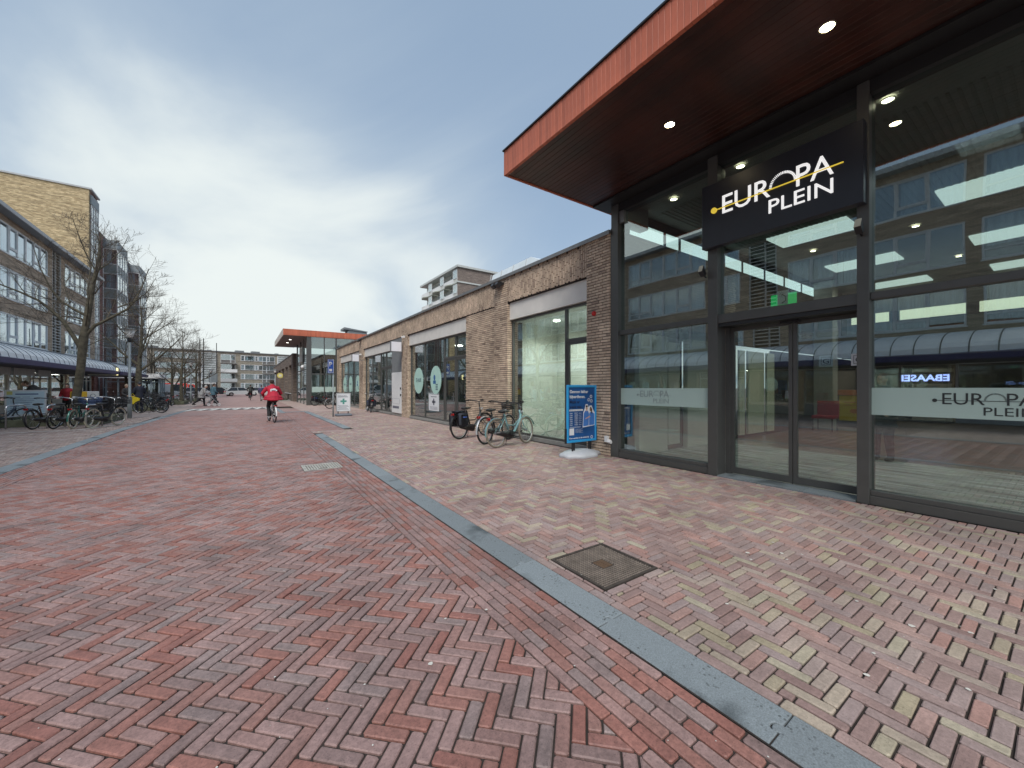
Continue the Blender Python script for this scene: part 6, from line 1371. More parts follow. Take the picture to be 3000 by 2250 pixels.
# ------------------------------------------------------------ bicycles
MC = {}
def bikemesh(key, fn, mats, smooth=True):
    if key not in MC:
        mb = MB(); fn(mb); me = mb.mesh(key[0], mats)
        if smooth: me.shade_smooth()
        MC[key] = me
    return MC[key]
TYW = M('cream_tyre', (.50, .46, .34), .7); SADM = M('black_saddle', (.02, .02, .02), .5); REDL = M('red_rear_light', (.55, .01, .01), .25)
def bicycle(loc, head, label, frame=(.03, .03, .035), tyre=BLACK, lean=.05, basket=0, bags=0, fend=None, group='parked bicycles', lady=True, saddlez=.93, scale=1.0, white_grips=False, steer=.0):
    """forward is +Y; head = compass heading (clockwise from +Y) in degrees"""
    FM = M('bike_paint_%02d%02d%02d' % tuple(int(c*99) for c in frame), frame, .32, metal=.3, var=.06, coat=.3)
    fen = fend or FM
    t = thing('bicycle', label, 'bicycle', loc, group=group, tilt=(0, lean, radians(-head)))
    t.scale = (scale, scale, scale)
    def part(name, fn, m, par=t, at=None, key=None, rot=None):
        o = bpy.data.objects.new(name, bikemesh((name, key or (m.name,)), fn, m)); COL.objects.link(o); o.parent = par
        if at: o.location = at
        if rot: o.rotation_euler = rot
        return o
    def tyref(mb): mb.torus((0, 0, 0), .322, .025, 'x', 36, 8)
    def rimf(mb):
        mb.torus((0, 0, 0), .300, .010, 'x', 32, 5); mb.tube([(-.045, 0, 0), (.045, 0, 0)], .022, 8)
    def spokef(mb):
        for k in range(18): a = 2*pi*k/18; s_ = .03*(1 if k % 2 else -1); mb.tube([(s_, .02*cos(a+.8), .02*sin(a+.8)), (0, .3*cos(a), .3*sin(a))], .0013, 3, cap=False)
    for nm, yy in (('rear_wheel', -.54), ('front_wheel', .55)):
        w_ = part('wheel', tyref, tyre, t, (0, yy, .346), rot=(0, 0, steer if yy > 0 else 0)); part('rim', rimf, CHROME, w_); part('spokes', spokef, CHROME, w_)
    def fr(mb):
        bb = (0, -.08, .29)
        mb.tube([bb, (0, -.24, .80)], .021, 8)
        if lady: mb.tube([bb, (0, .12, .36), (0, .33, .62), (0, .37, .78)], .034, 8); mb.tube([(0, -.16, .52), (0, .1, .50), (0, .35, .68)], .014, 8)
        else: mb.tube([bb, (0, .36, .66)], .02, 8); mb.tube([(0, -.22, .76), (0, .34, .80)], .017, 8)
        mb.tube([(0, .375, .60), (0, .33, .88)], .022, 8)
        for s_ in (-1, 1):
            mb.tube([(.0+s_*.02, -.08, .29), (s_*.06, -.54, .346)], .010, 6); mb.tube([(s_*.02, -.22, .72), (s_*.06, -.54, .346)], .009, 6)
            mb.tube([(s_*.045, .385, .60), (s_*.05, .42, .46), (s_*.05, .55, .346)], .012, 6)
        mb.tube([(-.05, .385, .60), (.05, .385, .60)], .016, 6)
    part('frame', fr, FM, key=(FM.name, lady))
    def bar(mb):
        mb.tube([(0, .33, .86), (0, .315, 1.02)], .018, 8); mb.tube([(-.29, .06, 1.08), (-.27, .2, 1.09), (-.14, .33, 1.06), (0, .335, 1.03), (.14, .33, 1.06), (.27, .2, 1.09), (.29, .06, 1.08)], .014, 8)
    b_ = part('handlebar', bar, CHROME if white_grips else BLK)
    def grip(mb): 
        for s_ in (-1, 1): mb.tube([(s_*.292, .055, 1.08), (s_*.275, .17, 1.09)], .017, 8); mb.tube([(s_*.26, .24, 1.07), (s_*.31, .16, 1.05)], .006, 5)
    part('grip', grip, WHITE if white_grips else BLACK, b_)
    def sad(mb): mb.add([], []); mb.ell((0, -.31, saddlez), (.105, .11, .045), 12, 6); mb.ell((0, -.18, saddlez+.0), (.045, .15, .032), 10, 6)
    part('saddle', sad, SADM)
    def post(mb): mb.tube([(0, -.235, .78), (0, -.275, saddlez-.02)], .013, 6)
    part('seat_post', post, CHROME)
    def fend_(mb):
        for (cy, a0, a1) in ((-.54, radians(10), radians(190)), (.55, radians(20), radians(165))):
            n = 12; vs = []
            for i in range(n+1):
                a = a0+(a1-a0)*i/n
                if cy > 0: a = a
                else: a = a
                for (dx, rr_) in ((-.026, .357), (0, .372), (.026, .357)): vs.append((dx, cy+rr_*cos(a), .346+rr_*sin(a)))
            mb.add(vs, [(i*3+j, i*3+j+1, i*3+j+4, i*3+j+3) for i in range(n) for j in range(2)])
    part('mudguard', fend_, fen)
    def rack(mb):
        for s_ in (-1, 1): mb.tube([(s_*.06, -.22, .74), (s_*.065, -.75, .735)], .006, 5); mb.tube([(s_*.065, -.6, .735), (s_*.07, -.54, .35)], .005, 5)
        for yy in (-.3, -.45, -.6, -.74): mb.tube([(-.065, yy, .738), (.065, yy, .738)], .005, 5)
    part('rack', rack, BLK)
    def chain(mb):
        n = 12; pts = [(.045, -.08+.105*cos(a), .29+.105*sin(a)) for a in [(-pi/2)+pi*i/n for i in range(n+1)]]+[(.045, -.54+.045*cos(a), .346+.045*sin(a)) for a in [pi/2+pi*i/6 for i in range(7)]]
        m_ = len(pts); mb.add(pts+[(x+.028, y, z) for x, y, z in pts], [tuple(range(m_))[::-1], tuple(range(m_, 2*m_))]+[(i, (i+1) % m_, m_+(i+1) % m_, m_+i) for i in range(m_)])
    part('chain_case', chain, BLK)
    def crank(mb):
        mb.tube([(-.07, -.08, .29), (.09, -.08, .29)], .014, 6)
        for s_ in (-1, 1): mb.tube([(s_*.085, -.08, .29), (s_*.09, -.08+s_*.15, .29-s_*.07)], .009, 5); mb.box(s_*.09, s_*.18, -.08+s_*.15-.04, -.08+s_*.15+.04, .28-s_*.07, .30-s_*.07)
    part('crank', crank, BLK)
    def tl(mb): mb.bbox(-.055, .055, -.80, -.765, .67, .725, .008)
    part('rear_light', tl, REDL)
    def hl(mb): mb.ell((0, .44, .82), (.035, .04, .035), 10, 6)
    part('headlight', hl, CHROME)
    def ks(mb): mb.tube([(-.05, -.12, .28), (-.17, -.05, .012)], .008, 5); mb.tube([(-.17, -.05, .012), (-.20, .0, .012)], .008, 5)
    part('kickstand', ks, BLK)
    if basket:
        def bk(mb):
            w2_, l2, h2 = (.15, .12, .2) if basket == 1 else (.26, .22, .24); z0 = .84; y0 = .56
            for (a, b2) in (((-w2_, -l2), (w2_, -l2)), ((w2_, -l2), (w2_, l2)), ((w2_, l2), (-w2_, l2)), ((-w2_, l2), (-w2_, -l2))):
                for kz in range(5): mb.tube([(a[0]*(.88+.03*kz), y0+a[1]*(.88+.03*kz), z0+h2*kz/4), (b2[0]*(.88+.03*kz), y0+b2[1]*(.88+.03*kz), z0+h2*kz/4)], .008 if kz == 4 else .011, 4)
                for q in range(9): f = q/8; mb.tube([((a[0]+(b2[0]-a[0])*f)*.88, y0+(a[1]+(b2[1]-a[1])*f)*.88, z0), (a[0]+(b2[0]-a[0])*f, y0+a[1]+(b2[1]-a[1])*f, z0+h2)], .006, 4)
            mb.box(-w2_*.88, w2_*.88, y0-l2*.88, y0+l2*.88, z0-.01, z0+.005); mb.tube([(0, .42, .62), (0, y0+l2*.6, z0)], .01, 5); mb.tube([(0, .36, .86), (0, y0-l2*.8, z0+.02)], .01, 5)
        part('basket', bk, BLK if basket != 3 else M('blue_crate', (.04, .07, .16), .6), key=('bk', basket))
    if bags:
        BAGM = M('pannier_dark_navy', (.015, .018, .03), .75, var=.3, vs=10)
        def bg_(mb):
            for s_ in (-1, 1): mb.bbox(s_*.085, s_*.24, -.74, -.36, .36, .74, .05)
            mb.bbox(-.12, .12, -.72, -.38, .745, .80, .02)
        p_ = part('pannier', bg_, BAGM)
        def st2(mb):
            for s_ in (-1, 1): mb.box(s_*.242, s_*.247, -.62, -.47, .60, .63)
        part('reflective_strap', st2, M('strap_blue', (.05, .12, .45), .5), p_)
    return t
G1 = 'bicycles leaning at the brick wing'; G2 = 'bicycles in the left parking bay'; G3 = 'distant bicycles by the far planters'
def bike_rf(rear, front, *a, **k):
    h = math.degrees(atan2(front[0]-rear[0], front[1]-rear[1])); L_ = (Vector((*front, 0))-Vector((*rear, 0))).length; r = radians(-h)
    fx, fy = sin(radians(h)), cos(radians(h)); return bicycle((rear[0]+fx*.54, rear[1]+fy*.54, 0), h, *a, **k)
bike_rf((4.96, 7.90), (6.0, 8.14), 'pale blue-green step-through bicycle, the nearest one, standing before the shop window', (.20, .36, .38), M('tyre_tan_wall', (.22, .19, .15), .6), -.06, group=G1, steer=.15, saddlez=.86)
bike_rf((5.03, 8.55), (6.1, 9.0), 'black bicycle with silver mudguards, middle of the three by the brick pier', (.025, .025, .03), BLACK, -.05, basket=1, group=G1, fend=SILV, saddlez=.90)
bike_rf((4.93, 9.80), (5.98, 10.15), 'black bicycle carrying navy pannier bags, farthest of the three by the brick pier', (.02, .02, .022), BLACK, -.05, bags=1, group=G1, fend=BLK)
bike_rf((5.95, 23.2), (6.05, 24.3), 'black bicycle with panniers leaning at the brick pier beside the locker shop', (.02, .02, .022), BLACK, .10, bags=1, group=G1, white_grips=True)
bike_rf((4.7, 28.9), (5.8, 29.3), 'bicycle with white fork half hidden behind the white cross board', (.5, .5, .5), BLACK, .05, group=G1)
bike_rf((4.5, 34.3), (5.5, 34.7), 'black bicycle nearest the column of the far glass pavilion', (.02, .02, .022), BLACK, .05, group=G1, bags=1, fend=BLK)
bike_rf((5.2, 33.9), (6.1, 34.5), 'black bicycle in front of the far pavilion glass, right of its neighbour', (.03, .03, .03), BLACK, .05, group=G1, basket=1)
bike_rf((-7.75, 21.5), (-6.8, 22.0), 'dark blue bicycle with raised handlebar at the leftmost bicycle stand', (.03, .045, .07), BLACK, .04, group=G2, basket=0, steer=.5)
bike_rf((-8.7, 20.6), (-8.1, 21.5), 'black bicycle at the far left edge beside the leftmost stand', (.02, .02, .022), BLACK, -.04, group=G2, bags=1)
bike_rf((-6.05, 20.35), (-5.75, 21.4), 'brown bicycle with black wheels, left of the middle stand', (.10, .045, .03), BLACK, -.05, group=G2, fend=BLK)
bike_rf((-5.52, 20.15), (-5.28, 21.2), 'black bicycle with white grips and red light at the middle stand', (.02, .02, .022), BLACK, .04, group=G2, white_grips=True, basket=1)
bike_rf((-5.0, 19.85), (-4.85, 20.95), 'green bicycle with cream tyres and blue front crate', (.03, .14, .11), TYW, .05, group=G2, basket=3, white_grips=True)
bike_rf((-4.52, 19.85), (-4.05, 20.85), 'black bicycle with cream tyres and large black front crate, nearest the road', (.02, .02, .022), TYW, .06, group=G2, basket=2, white_grips=True)
bike_rf((-3.95, 29.4), (-4.95, 29.9), 'black bicycle side-on at the second planter, in front of the man in dark clothes', (.02, .02, .022), BLACK, .05, group=G2, steer=.2)
for i, (x, y, h, lab) in enumerate([(-4.35, 31.6, 200, 'dark bicycle against the second planter wall'), (-4.75, 33.0, 215, 'dark bicycle with panniers beside the second planter'), (-5.2, 36.6, 160, 'dark bicycle just past the second planter'), (-5.7, 37.6, 20, 'dark bicycle among the bushes left of the thin tree'),
        (-4.9, 39.6, 190, 'dark bicycle in front of the third planter'), (-6.1, 40.4, 170, 'grey bicycle left of the third planter'), (-5.5, 41.4, 30, 'grey bicycle at the third planter wall'), (-4.5, 47.6, 195, 'dark bicycle beyond the second lamp'), (-5.1, 48.8, 15, 'dark bicycle left of the second lamp'), (-3.9, 50.0, 210, 'dark bicycle by the farthest planter, behind the grey coated walker'), (-6.9, 39.0, 180, 'dark bicycle half hidden by the tree trunk')]):
    bicycle((x, y, 0), h, lab, [(.02, .02, .022), (.05, .06, .07), (.12, .13, .13)][i % 3], BLACK, .05*(1 if i % 2 else -1), group=G3, bags=(i == 1), basket=(1 if i % 3 == 0 else 0))
# bicycle stands
for (x, y, lab) in ((-6.85, 20.95, 'leftmost steel bicycle stand'), (-5.76, 20.45, 'middle steel bicycle stand between brown and black bicycles'), (-4.69, 19.95, 'steel bicycle stand by the green bicycle')):
    t = thing('bicycle_stand', lab, 'bicycle stand', (x, y, 0), group='inverted U bicycle stands', rz=radians(-25))
    mb = MB(); mb.tube([(0, 0, -.02), (0, 0, .70), (0, .03, .78), (0, .10, .82), (0, .55, .82), (0, .62, .78), (0, .65, .70), (0, .65, -.02)], .024, 10); mb.build('stand_hoop', CHROME, t, True, local=True)
    mb = MB(); mb.tube([(0, .02, .42), (0, .63, .42)], .018, 8); mb.build('cross_bar', CHROME, t, True, local=True)
# delivery scooters
def scooter(x, y, head, boxc, boxn, lab):
    t = thing('delivery_scooter', lab, 'scooter', (x, y, 0), rz=radians(-head), group='delivery scooters behind the nearest tree')
    for yy in (-.6, .6):
        mb = MB(); mb.torus((0, yy, .24), .19, .05, 'x', 24, 8); w_ = mb.build('wheel', BLACK, t, True, local=True); mb = MB(); mb.tube([(-.03, yy, .24), (.03, yy, .24)], .13, 14); mb.build('rim', CHROME, w_, local=True)
    mb = MB(); mb.bbox(-.16, .16, -.75, .05, .36, .66, .06); mb.bbox(-.15, .15, -.1, .42, .22, .30, .03); mb.build('body', BLK, t, local=True)
    mb = MB(); mb.prismx([(.38, .25), (.56, .55), (.50, .95), (.42, .95), (.44, .6), (.28, .3)], -.17, .17); mb.build('leg_shield', BLK, t, local=True)
    mb = MB(); mb.bbox(-.13, .13, -.55, .05, .67, .77, .04); mb.build('seat', BLACK, t, local=True)
    mb = MB(); mb.tube([(-.33, .38, 1.0), (0, .46, .97), (.33, .38, 1.0)], .015, 6); mb.tube([(-.3, .4, 1.0), (-.36, .42, 1.2)], .006, 4); mb.build('handlebar', BLK, t, local=True)
    mb = MB(); mb.ell((-.38, .42, 1.22), (.07, .015, .045), 10, 6); mb.build('mirror', CHROME, t, True, local=True)
    mb = MB(); mb.bbox(-.24, .24, -.98, -.50, .80, 1.24, .015); b_ = mb.build('delivery_box', M(boxn, boxc, .5), t, local=True)
    if 'white' in boxn: mb = MB(); mb.torus((.242, -.74, 1.02), .09, .012, 'x', 20, 4, .1); mb.build('box_emblem', PRG, b_, local=True)
for (px, tt, hd, c, n_, lab) in ((291, 20.2, 62, (.70, .42, .02), 'yellow_box', 'black delivery scooter with bright yellow box behind the nearest tree'), (310, 21.6, 62, (.22, .05, .03), 'brown_red_box', 'black delivery scooter with brown-red box between the yellow and white ones'), (324, 21.0, 62, (.66, .66, .64), 'white_box', 'black delivery scooter with white box left of the lamp post')):
    X, Y = ray(px, tt); scooter(X, Y, hd, c, n_, lab)

# ------------------------------------------------------------ people
def fuse(mb, voxel, name, m, parent, smooth=3):
    me = bpy.data.meshes.new('tmp'); me.from_pydata(mb.v, [], mb.f); o = bpy.data.objects.new('tmp', me); COL.objects.link(o)
    r = o.modifiers.new('r', 'REMESH'); r.mode = 'VOXEL'; r.voxel_size = voxel; r.use_smooth_shade = True
    s_ = o.modifiers.new('s', 'SMOOTH'); s_.iterations = smooth; s_.factor = .5
    dg = bpy.context.evaluated_depsgraph_get(); dg.update(); m2 = bpy.data.meshes.new_from_object(o.evaluated_get(dg))
    bpy.data.objects.remove(o); bpy.data.meshes.remove(me); m2.name = name
    m2.materials.clear(); m2.materials.append(m); m2.shade_smooth(); return ob(name, m2, parent, None, True)
def V(*a): return Vector(a)
POSES = {}
POSES['stand'] = dict(pel=V(0,0,.93), chest=V(0,.01,1.30), neck=V(0,.0,1.47), head=V(0,.03,1.61), elL=V(-.26,.02,1.12), wrL=V(-.22,.20,1.0), elR=V(.26,.02,1.12), wrR=V(.20,.22,1.02), knL=V(-.10,.03,.50), anL=V(-.11,-.02,.09), knR=V(.10,.03,.50), anR=V(.11,.0,.09))
POSES['walk'] = dict(pel=V(0,0,.92), chest=V(0,.04,1.29), neck=V(0,.05,1.46), head=V(0,.09,1.60), elL=V(-.26,-.06,1.12), wrL=V(-.25,.10,.92), elR=V(.26,.04,1.10), wrR=V(.24,.22,.98), knL=V(-.09,.20,.52), anL=V(-.09,.30,.12), knR=V(.09,-.02,.50), anR=V(.09,-.36,.20))
POSES['push'] = dict(pel=V(0,0,.90), chest=V(0,.16,1.24), neck=V(0,.22,1.39), head=V(0,.30,1.51), elL=V(-.27,.20,1.05), wrL=V(-.2,.48,.98), elR=V(.27,.20,1.05), wrR=V(.2,.48,.98), knL=V(-.09,.18,.50), anL=V(-.09,.20,.10), knR=V(.09,-.14,.50), anR=V(.09,-.50,.20))
POSES['cycle'] = dict(pel=V(0,-.30,1.02), chest=V(0,-.10,1.36), neck=V(0,-.03,1.51), head=V(0,.01,1.65), elL=V(-.34,.0,1.20), wrL=V(-.29,.10,1.10), elR=V(.34,.0,1.20), wrR=V(.29,.10,1.10), knL=V(-.12,.04,.66), anL=V(-.13,-.20,.30), knR=V(.12,.16,.80), anR=V(.13,.0,.44))
POSES['bend'] = dict(pel=V(0,-.05,.93), chest=V(0,.22,1.22), neck=V(0,.34,1.33), head=V(0,.44,1.44), elL=V(-.26,.36,1.0), wrL=V(-.18,.50,.82), elR=V(.26,.36,1.0), wrR=V(.18,.5,.82), knL=V(-.10,.04,.50), anL=V(-.11,-.02,.09), knR=V(.10,.03,.50), anR=V(.11,.0,.09))
SKIN = M('skin', (.50, .30, .22), .55, var=.05)
def person(loc, head_deg, pose, label, coat, legs, hair=(.03, .02, .015), shoe=(.03, .03, .03), s=1.0, long=.0, hood=False, cat='person', vox=.012, flare=0, sole=None, group=None, bald=False, armout=1.0, hairlen=0, parent=None):
    P = {k: v.copy() for k, v in POSES[pose].items()}
    t = thing('person', label, cat, loc, rz=radians(-head_deg), group=group); t.scale = (s, s, s)
    CM = M('coat_%d%d%d' % tuple(int(c*999) for c in coat), coat, .75, var=.14, vs=7, bump=.4, bs=22); LM = M('trouser_%d%d%d' % tuple(int(c*999) for c in legs), legs, .8, var=.2, vs=8)
    up = (P['neck']-P['pel']).normalized(); shz = P['neck']-up*.07
    SL, SR = shz+V(-.175, 0, 0), shz+V(.175, 0, 0); HL, HR_ = P['pel']+V(-.09, 0, -.03), P['pel']+V(.09, 0, -.03)
    b = MB()
    b.ell(P['pel'], (.165, .115, .13)); b.tube([P['pel'], P['pel'].lerp(P['chest'], .5), P['chest'], shz], [.13, .115, .14, .10], 12); b.ell(P['chest'], (.175, .115, .17)); b.tube([SL, SR], .055, 8)
    b.tube([shz, P['neck'], P['head']-V(0, 0, .05)], [.06, .052, .05], 10)
    hd = P['head']; b.ell(hd, (.073, .092, .115), 16, 12); b.ell(hd+V(0, .045, -.055), (.05, .05, .05), 12, 8); b.tube([hd+V(0, .085, .02), hd+V(0, .112, -.018)], [.009, .015], 7); b.tube([hd+V(-.012, .103, -.02), hd+V(.012, .103, -.02)], .009, 6)
    for sx in (-1, 1): b.ell(hd+V(sx*.076, -.005, -.005), (.012, .02, .032), 8, 6); b.ell(hd+V(sx*.03, .083, .022), (.02, .012, .008), 8, 5)
    b.ell(hd+V(0, .093, -.055), (.026, .012, .008), 8, 5)
    for sd_, S_, E_, W_ in ((-1, SL, P['elL'], P['wrL']), (1, SR, P['elR'], P['wrR'])):
        b.tube([S_, S_.lerp(E_, .5), E_, E_.lerp(W_, .4), W_], [.056, .048, .040, .038, .026], 9)
        d = (W_-E_).normalized(); sd2 = d.cross(V(0, 0, 1)); sd2 = sd2.normalized() if sd2.length > .1 else V(1, 0, 0); n_ = sd2.cross(d)
        pc = W_+d*.05; b.tube([W_, pc, W_+d*.085], [.026, .036, .034], 8)
        for k, (o_, l_) in enumerate(((-.027, .062), (-.009, .074), (.010, .070), (.028, .055))): 
            q = W_+d*.085+sd2*o_; b.tube([q-d*.02, q+d*l_*.45-V(0, 0, .008), q+d*l_*.75-V(0, 0, .03)], [.010, .0095, .008], 6)
        b.tube([W_+d*.03-sd2*.03*sd_*-1, W_+d*.07-sd2*.055*sd_*-1-V(0, 0, .01), W_+d*.10-sd2*.05*sd_*-1-V(0, 0, .02)], [.013, .0115, .009], 6)
    for Hp, K_, A_ in ((HL, P['knL'], P['anL']), (HR_, P['knR'], P['anR'])):
        b.tube([Hp, Hp.lerp(K_, .4), K_, K_.lerp(A_, .35), A_], [.092, .082, .056, .056, .038], 10); b.ell(A_+V(0, .05, -.03), (.042, .11, .045), 10, 6)
    fuse(b, vox, 'body', SKIN, t)
    b = MB(); b.ell(P['pel'], (.18, .13, .14))
    for Hp, K_, A_ in ((HL, P['knL'], P['anL']), (HR_, P['knR'], P['anR'])): b.tube([Hp, Hp.lerp(K_, .4), K_, K_.lerp(A_, .4), A_+V(0, 0, .03)], [.112, .102, .075, .07, .06], 10)
    fuse(b, vox*1.3, 'trousers', LM, t)
    b = MB(); hem = P['pel']+V(0, 0, -.05-long); fl = flare
    b.tube([hem, P['pel'], P['pel'].lerp(P['chest'], .5), P['chest'], shz+V(0, 0, .01)], [.17+fl, .165+fl*.7, .155+fl*.3, .165, .12], 14)
    b.ell(P['chest'], (.205, .15, .19)); b.ell(P['pel'], (.195+fl, .15+fl*.8, .15)); b.ell(hem+V(0, 0, .04), (.20+fl*1.25, .16+fl, .05))
    b.tube([SL, SR], .078, 8); b.tube([shz, P['neck']+V(0, 0, .02)], [.09, .075], 10)
    for S_, E_, W_ in ((SL, P['elL'], P['wrL']), (SR, P['elR'], P['wrR'])): b.tube([S_, S_.lerp(E_, .5), E_, W_-(W_-E_).normalized()*.0], [.085, .078, .068, .052], 10)
    if hood: b.ell(P['neck']+V(0, -.075, .0), (.12, .075, .075)); b.ell(P['neck']+V(0, -.02, -.0), (.12, .10, .05))
    fuse(b, vox*1.3, 'coat', CM, t)
    if not bald:
        b = MB(); b.ell(hd+V(0, -.014, .026), (.082, .096, .102), 16, 12)
        if hairlen: b.ell(hd+V(0, -.05, -.06), (.08, .06, .10))
        b2 = MB(); HM = M('hair_%d%d' % (int(hair[0]*999), int(hair[1]*999)), hair, .85, var=.3, vs=30, bump=.8, bs=60)
        # cut away the face side: keep faces behind/above
        ho = fuse(b, .010, 'hair', HM, t); me = ho.data
        import bmesh
        bm = bmesh.new(); bm.from_mesh(me); dl = [f for f in bm.faces if (f.calc_center_median()-hd).y > .038 and (f.calc_center_median()-hd).z < .062]; bmesh.ops.delete(bm, geom=dl, context='FACES'); bm.to_mesh(me); bm.free()
    SM = M('shoe_%d' % int(shoe[0]*999), shoe, .6)
    for A_ in (P['anL'], P['anR']):
        mb = MB(); mb.ell(A_+V(0, .045, -.035), (.052, .13, .05), 12, 8); mb.tube([A_+V(0, 0, .03), A_+V(0, .01, -.03)], [.05, .055], 10); so_ = mb.build('shoe', SM, t, True, local=True)
        if sole: mb = MB(); mb.bbox(A_.x-.05, A_.x+.05, A_.y-.085, A_.y+.17, A_.z-.09, A_.z-.066, .01); mb.build('sole', M('white_sole', sole, .6), so_, local=True)
    t['_hd'] = 0; del t['_hd']
    return t, P
# red-jacketed cyclist
hd_ = math.degrees(atan2(-.14, 1.05))
cyc, P = person((.90, 19.30, 0), hd_, 'cycle', 'person in a red hooded jacket with white oval patch cycling away down the road', (.42, .012, .035), (.015, .015, .018), s=1.0, hood=True, flare=.15, long=.05, sole=(.6, .6, .6), vox=.010)
mb = MB(); n = 26
pts = []
for k in range(n):
    a = 2*pi*k/n; r = 1+.10*cos(5*a); pts.append((.125*r*cos(a), .075*r*sin(a)))
mb.add([(x, -.345-.0+.10*(z+.075)*1.0, 1.33+z) for x, z in pts], [tuple(range(n))])
mb2 = MB(); mb2.box(-.085, .085, -.349, -.346, 1.325, 1.345)
mb.add([(x, -.349+.10*(z+.075), 1.33+z) for x, z in pts], [tuple(range(n))]); pt = mb.build('back_patch', PW, cyc, local=True)
mb2 = MB(); mb2.add([(-.08, -.3495, 1.315), (.08, -.3495, 1.315), (.08, -.3475, 1.34), (-.08, -.3475, 1.34)], [(0,1,2,3)]); mb2.build('patch_print', PRG, pt, local=True)
bicycle((.90, 19.30, 0), hd_, 'white and black bicycle ridden by the person in the red jacket', (.5, .5, .5), BLACK, 0, group='ridden bicycles', fend=WHITE, lady=False, saddlez=.90)
person((.41, 53.1, 0), 0, 'cycle', 'person in black cycling away in the distance ahead of the cars', (.02, .022, .02), (.02, .02, .025), s=1.0, vox=.018)
bicycle((.41, 53.1, 0), 0, 'distant dark bicycle ridden by the person in black', (.02, .02, .02), BLACK, 0, group='ridden bicycles')
person((1.30, 47.5, 0), 10, 'walk', 'person in a purple-blue jacket, half hidden left of the red-jacketed cyclist', (.05, .045, .10), (.30, .28, .30), s=.98, vox=.018)
person((-2.85, 38.2, 0), 80, 'push', 'person with white hair and pale grey coat stepping behind the walker frame', (.34, .33, .32), (.02, .02, .02), hair=(.55, .53, .5), s=1.0, long=.22, flare=.05, vox=.014)
person((-2.25, 40.6, 0), 60, 'walk', 'person in a blue-green padded jacket walking beside the grey coated person', (.06, .13, .17), (.03, .02, .03), hair=(.05, .03, .02), s=1.03, long=.08, flare=.04, vox=.014)
t = thing('walking_frame', 'black and white wheeled walking frame pushed along the crossing', 'walker', (-2.1, 38.3, 0), rz=radians(-80))
for sx in (-1, 1):
    for yy in (-.32, .05, .32): mb = MB(); mb.torus((sx*.26, yy, .10), .075, .028, 'x', 16, 6); mb.build('wheel', WHITE, t, True, local=True)
    mb = MB(); mb.tube([(sx*.24, -.45, .98), (sx*.24, -.35, .9), (sx*.26, .32, .12)], .016, 6); mb.tube([(sx*.24, -.1, .66), (sx*.26, -.32, .12)], .014, 6); mb.tube([(sx*.26, -.32, .14), (sx*.26, .34, .14)], .012, 6); mb.build('side_tube', SILV, t, local=True)
mb = MB(); mb.bbox(-.22, .22, -.15, .2, .45, .62, .03); mb.bbox(-.2, .2, .0, .3, .2, .42, .04); mb.build('seat_bag', BLK, t, local=True)
man, _ = person((-5.15, 31.1, 0), 330, 'stand', 'person in dark navy jacket and cap seen from behind beside the lamp post and bicycles', (.018, .02, .035), (.02, .025, .045), hair=(.05, .05, .055), s=1.03, long=.12, flare=.03, vox=.014)
person((-5.75, 31.3, 0), 120, 'stand', 'person with light hair and patterned dark top, holding the yellow bag by the lamp post', (.05, .045, .045), (.05, .05, .06), hair=(.35, .27, .2), s=.95, vox=.014)
t = thing('shopping_bag', 'bright yellow shopping bag held between the two people behind the lamp post', 'bag', (-5.3, 30.75, .55)); mb = MB(); mb.prismy([(-5.55, 1.0), (-5.08, .82), (-5.1, .66), (-5.3, .48), (-5.46, .50)], 30.7, 30.85); mb.build('bag_body', M('yellow_bag', (.72, .55, .02), .5, var=.12, vs=9, bump=.6), t); mb = MB(); mb.tube([(-5.45, 30.78, .98), (-5.38, 30.78, 1.1), (-5.28, 30.78, .93)], .01, 5); mb.build('bag_handle', M('yellow_bag', (.7, .5, .02)), t)
person((-7.55, 29.3, 0), 190, 'stand', 'person in a red coat with dark hood beside the nearest tree trunk', (.38, .02, .03), (.02, .02, .02), s=.95, long=.05, vox=.014, hairlen=1)
X_, Y_ = ray(122, 18.4); person((X_, Y_, 0), 250, 'bend', 'stooping person in dark brown jacket and blue jeans behind the information board', (.055, .045, .035), (.10, .15, .24), hair=(.10, .06, .03), s=1.12, vox=.014)
wom, P = person((10.35, 2.2, 0), 285, 'stand', 'person with short brown hair, glasses and dark green coat standing inside the glass hall', (.03, .045, .04), (.02, .02, .022), hair=(.09, .06, .04), s=1.0, long=.22, flare=.03, vox=.010)
mb = MB()
for sx in (-1, 1): mb.torus((P['head'].x+sx*.033, P['head'].y+.108, P['head'].z+.015), .024, .003, 'y', 16, 5)
mb.tube([(P['head'].x-.012, P['head'].y+.11, P['head'].z+.02), (P['head'].x+.012, P['head'].y+.11, P['head'].z+.02)], .003, 5)
for sx in (-1, 1): mb.tube([(P['head'].x+sx*.056, P['head'].y+.105, P['head'].z+.02), (P['head'].x+sx*.08, P['head'].y, P['head'].z+.015)], .003, 5)
mb.build('glasses', BLK, wom, local=True)

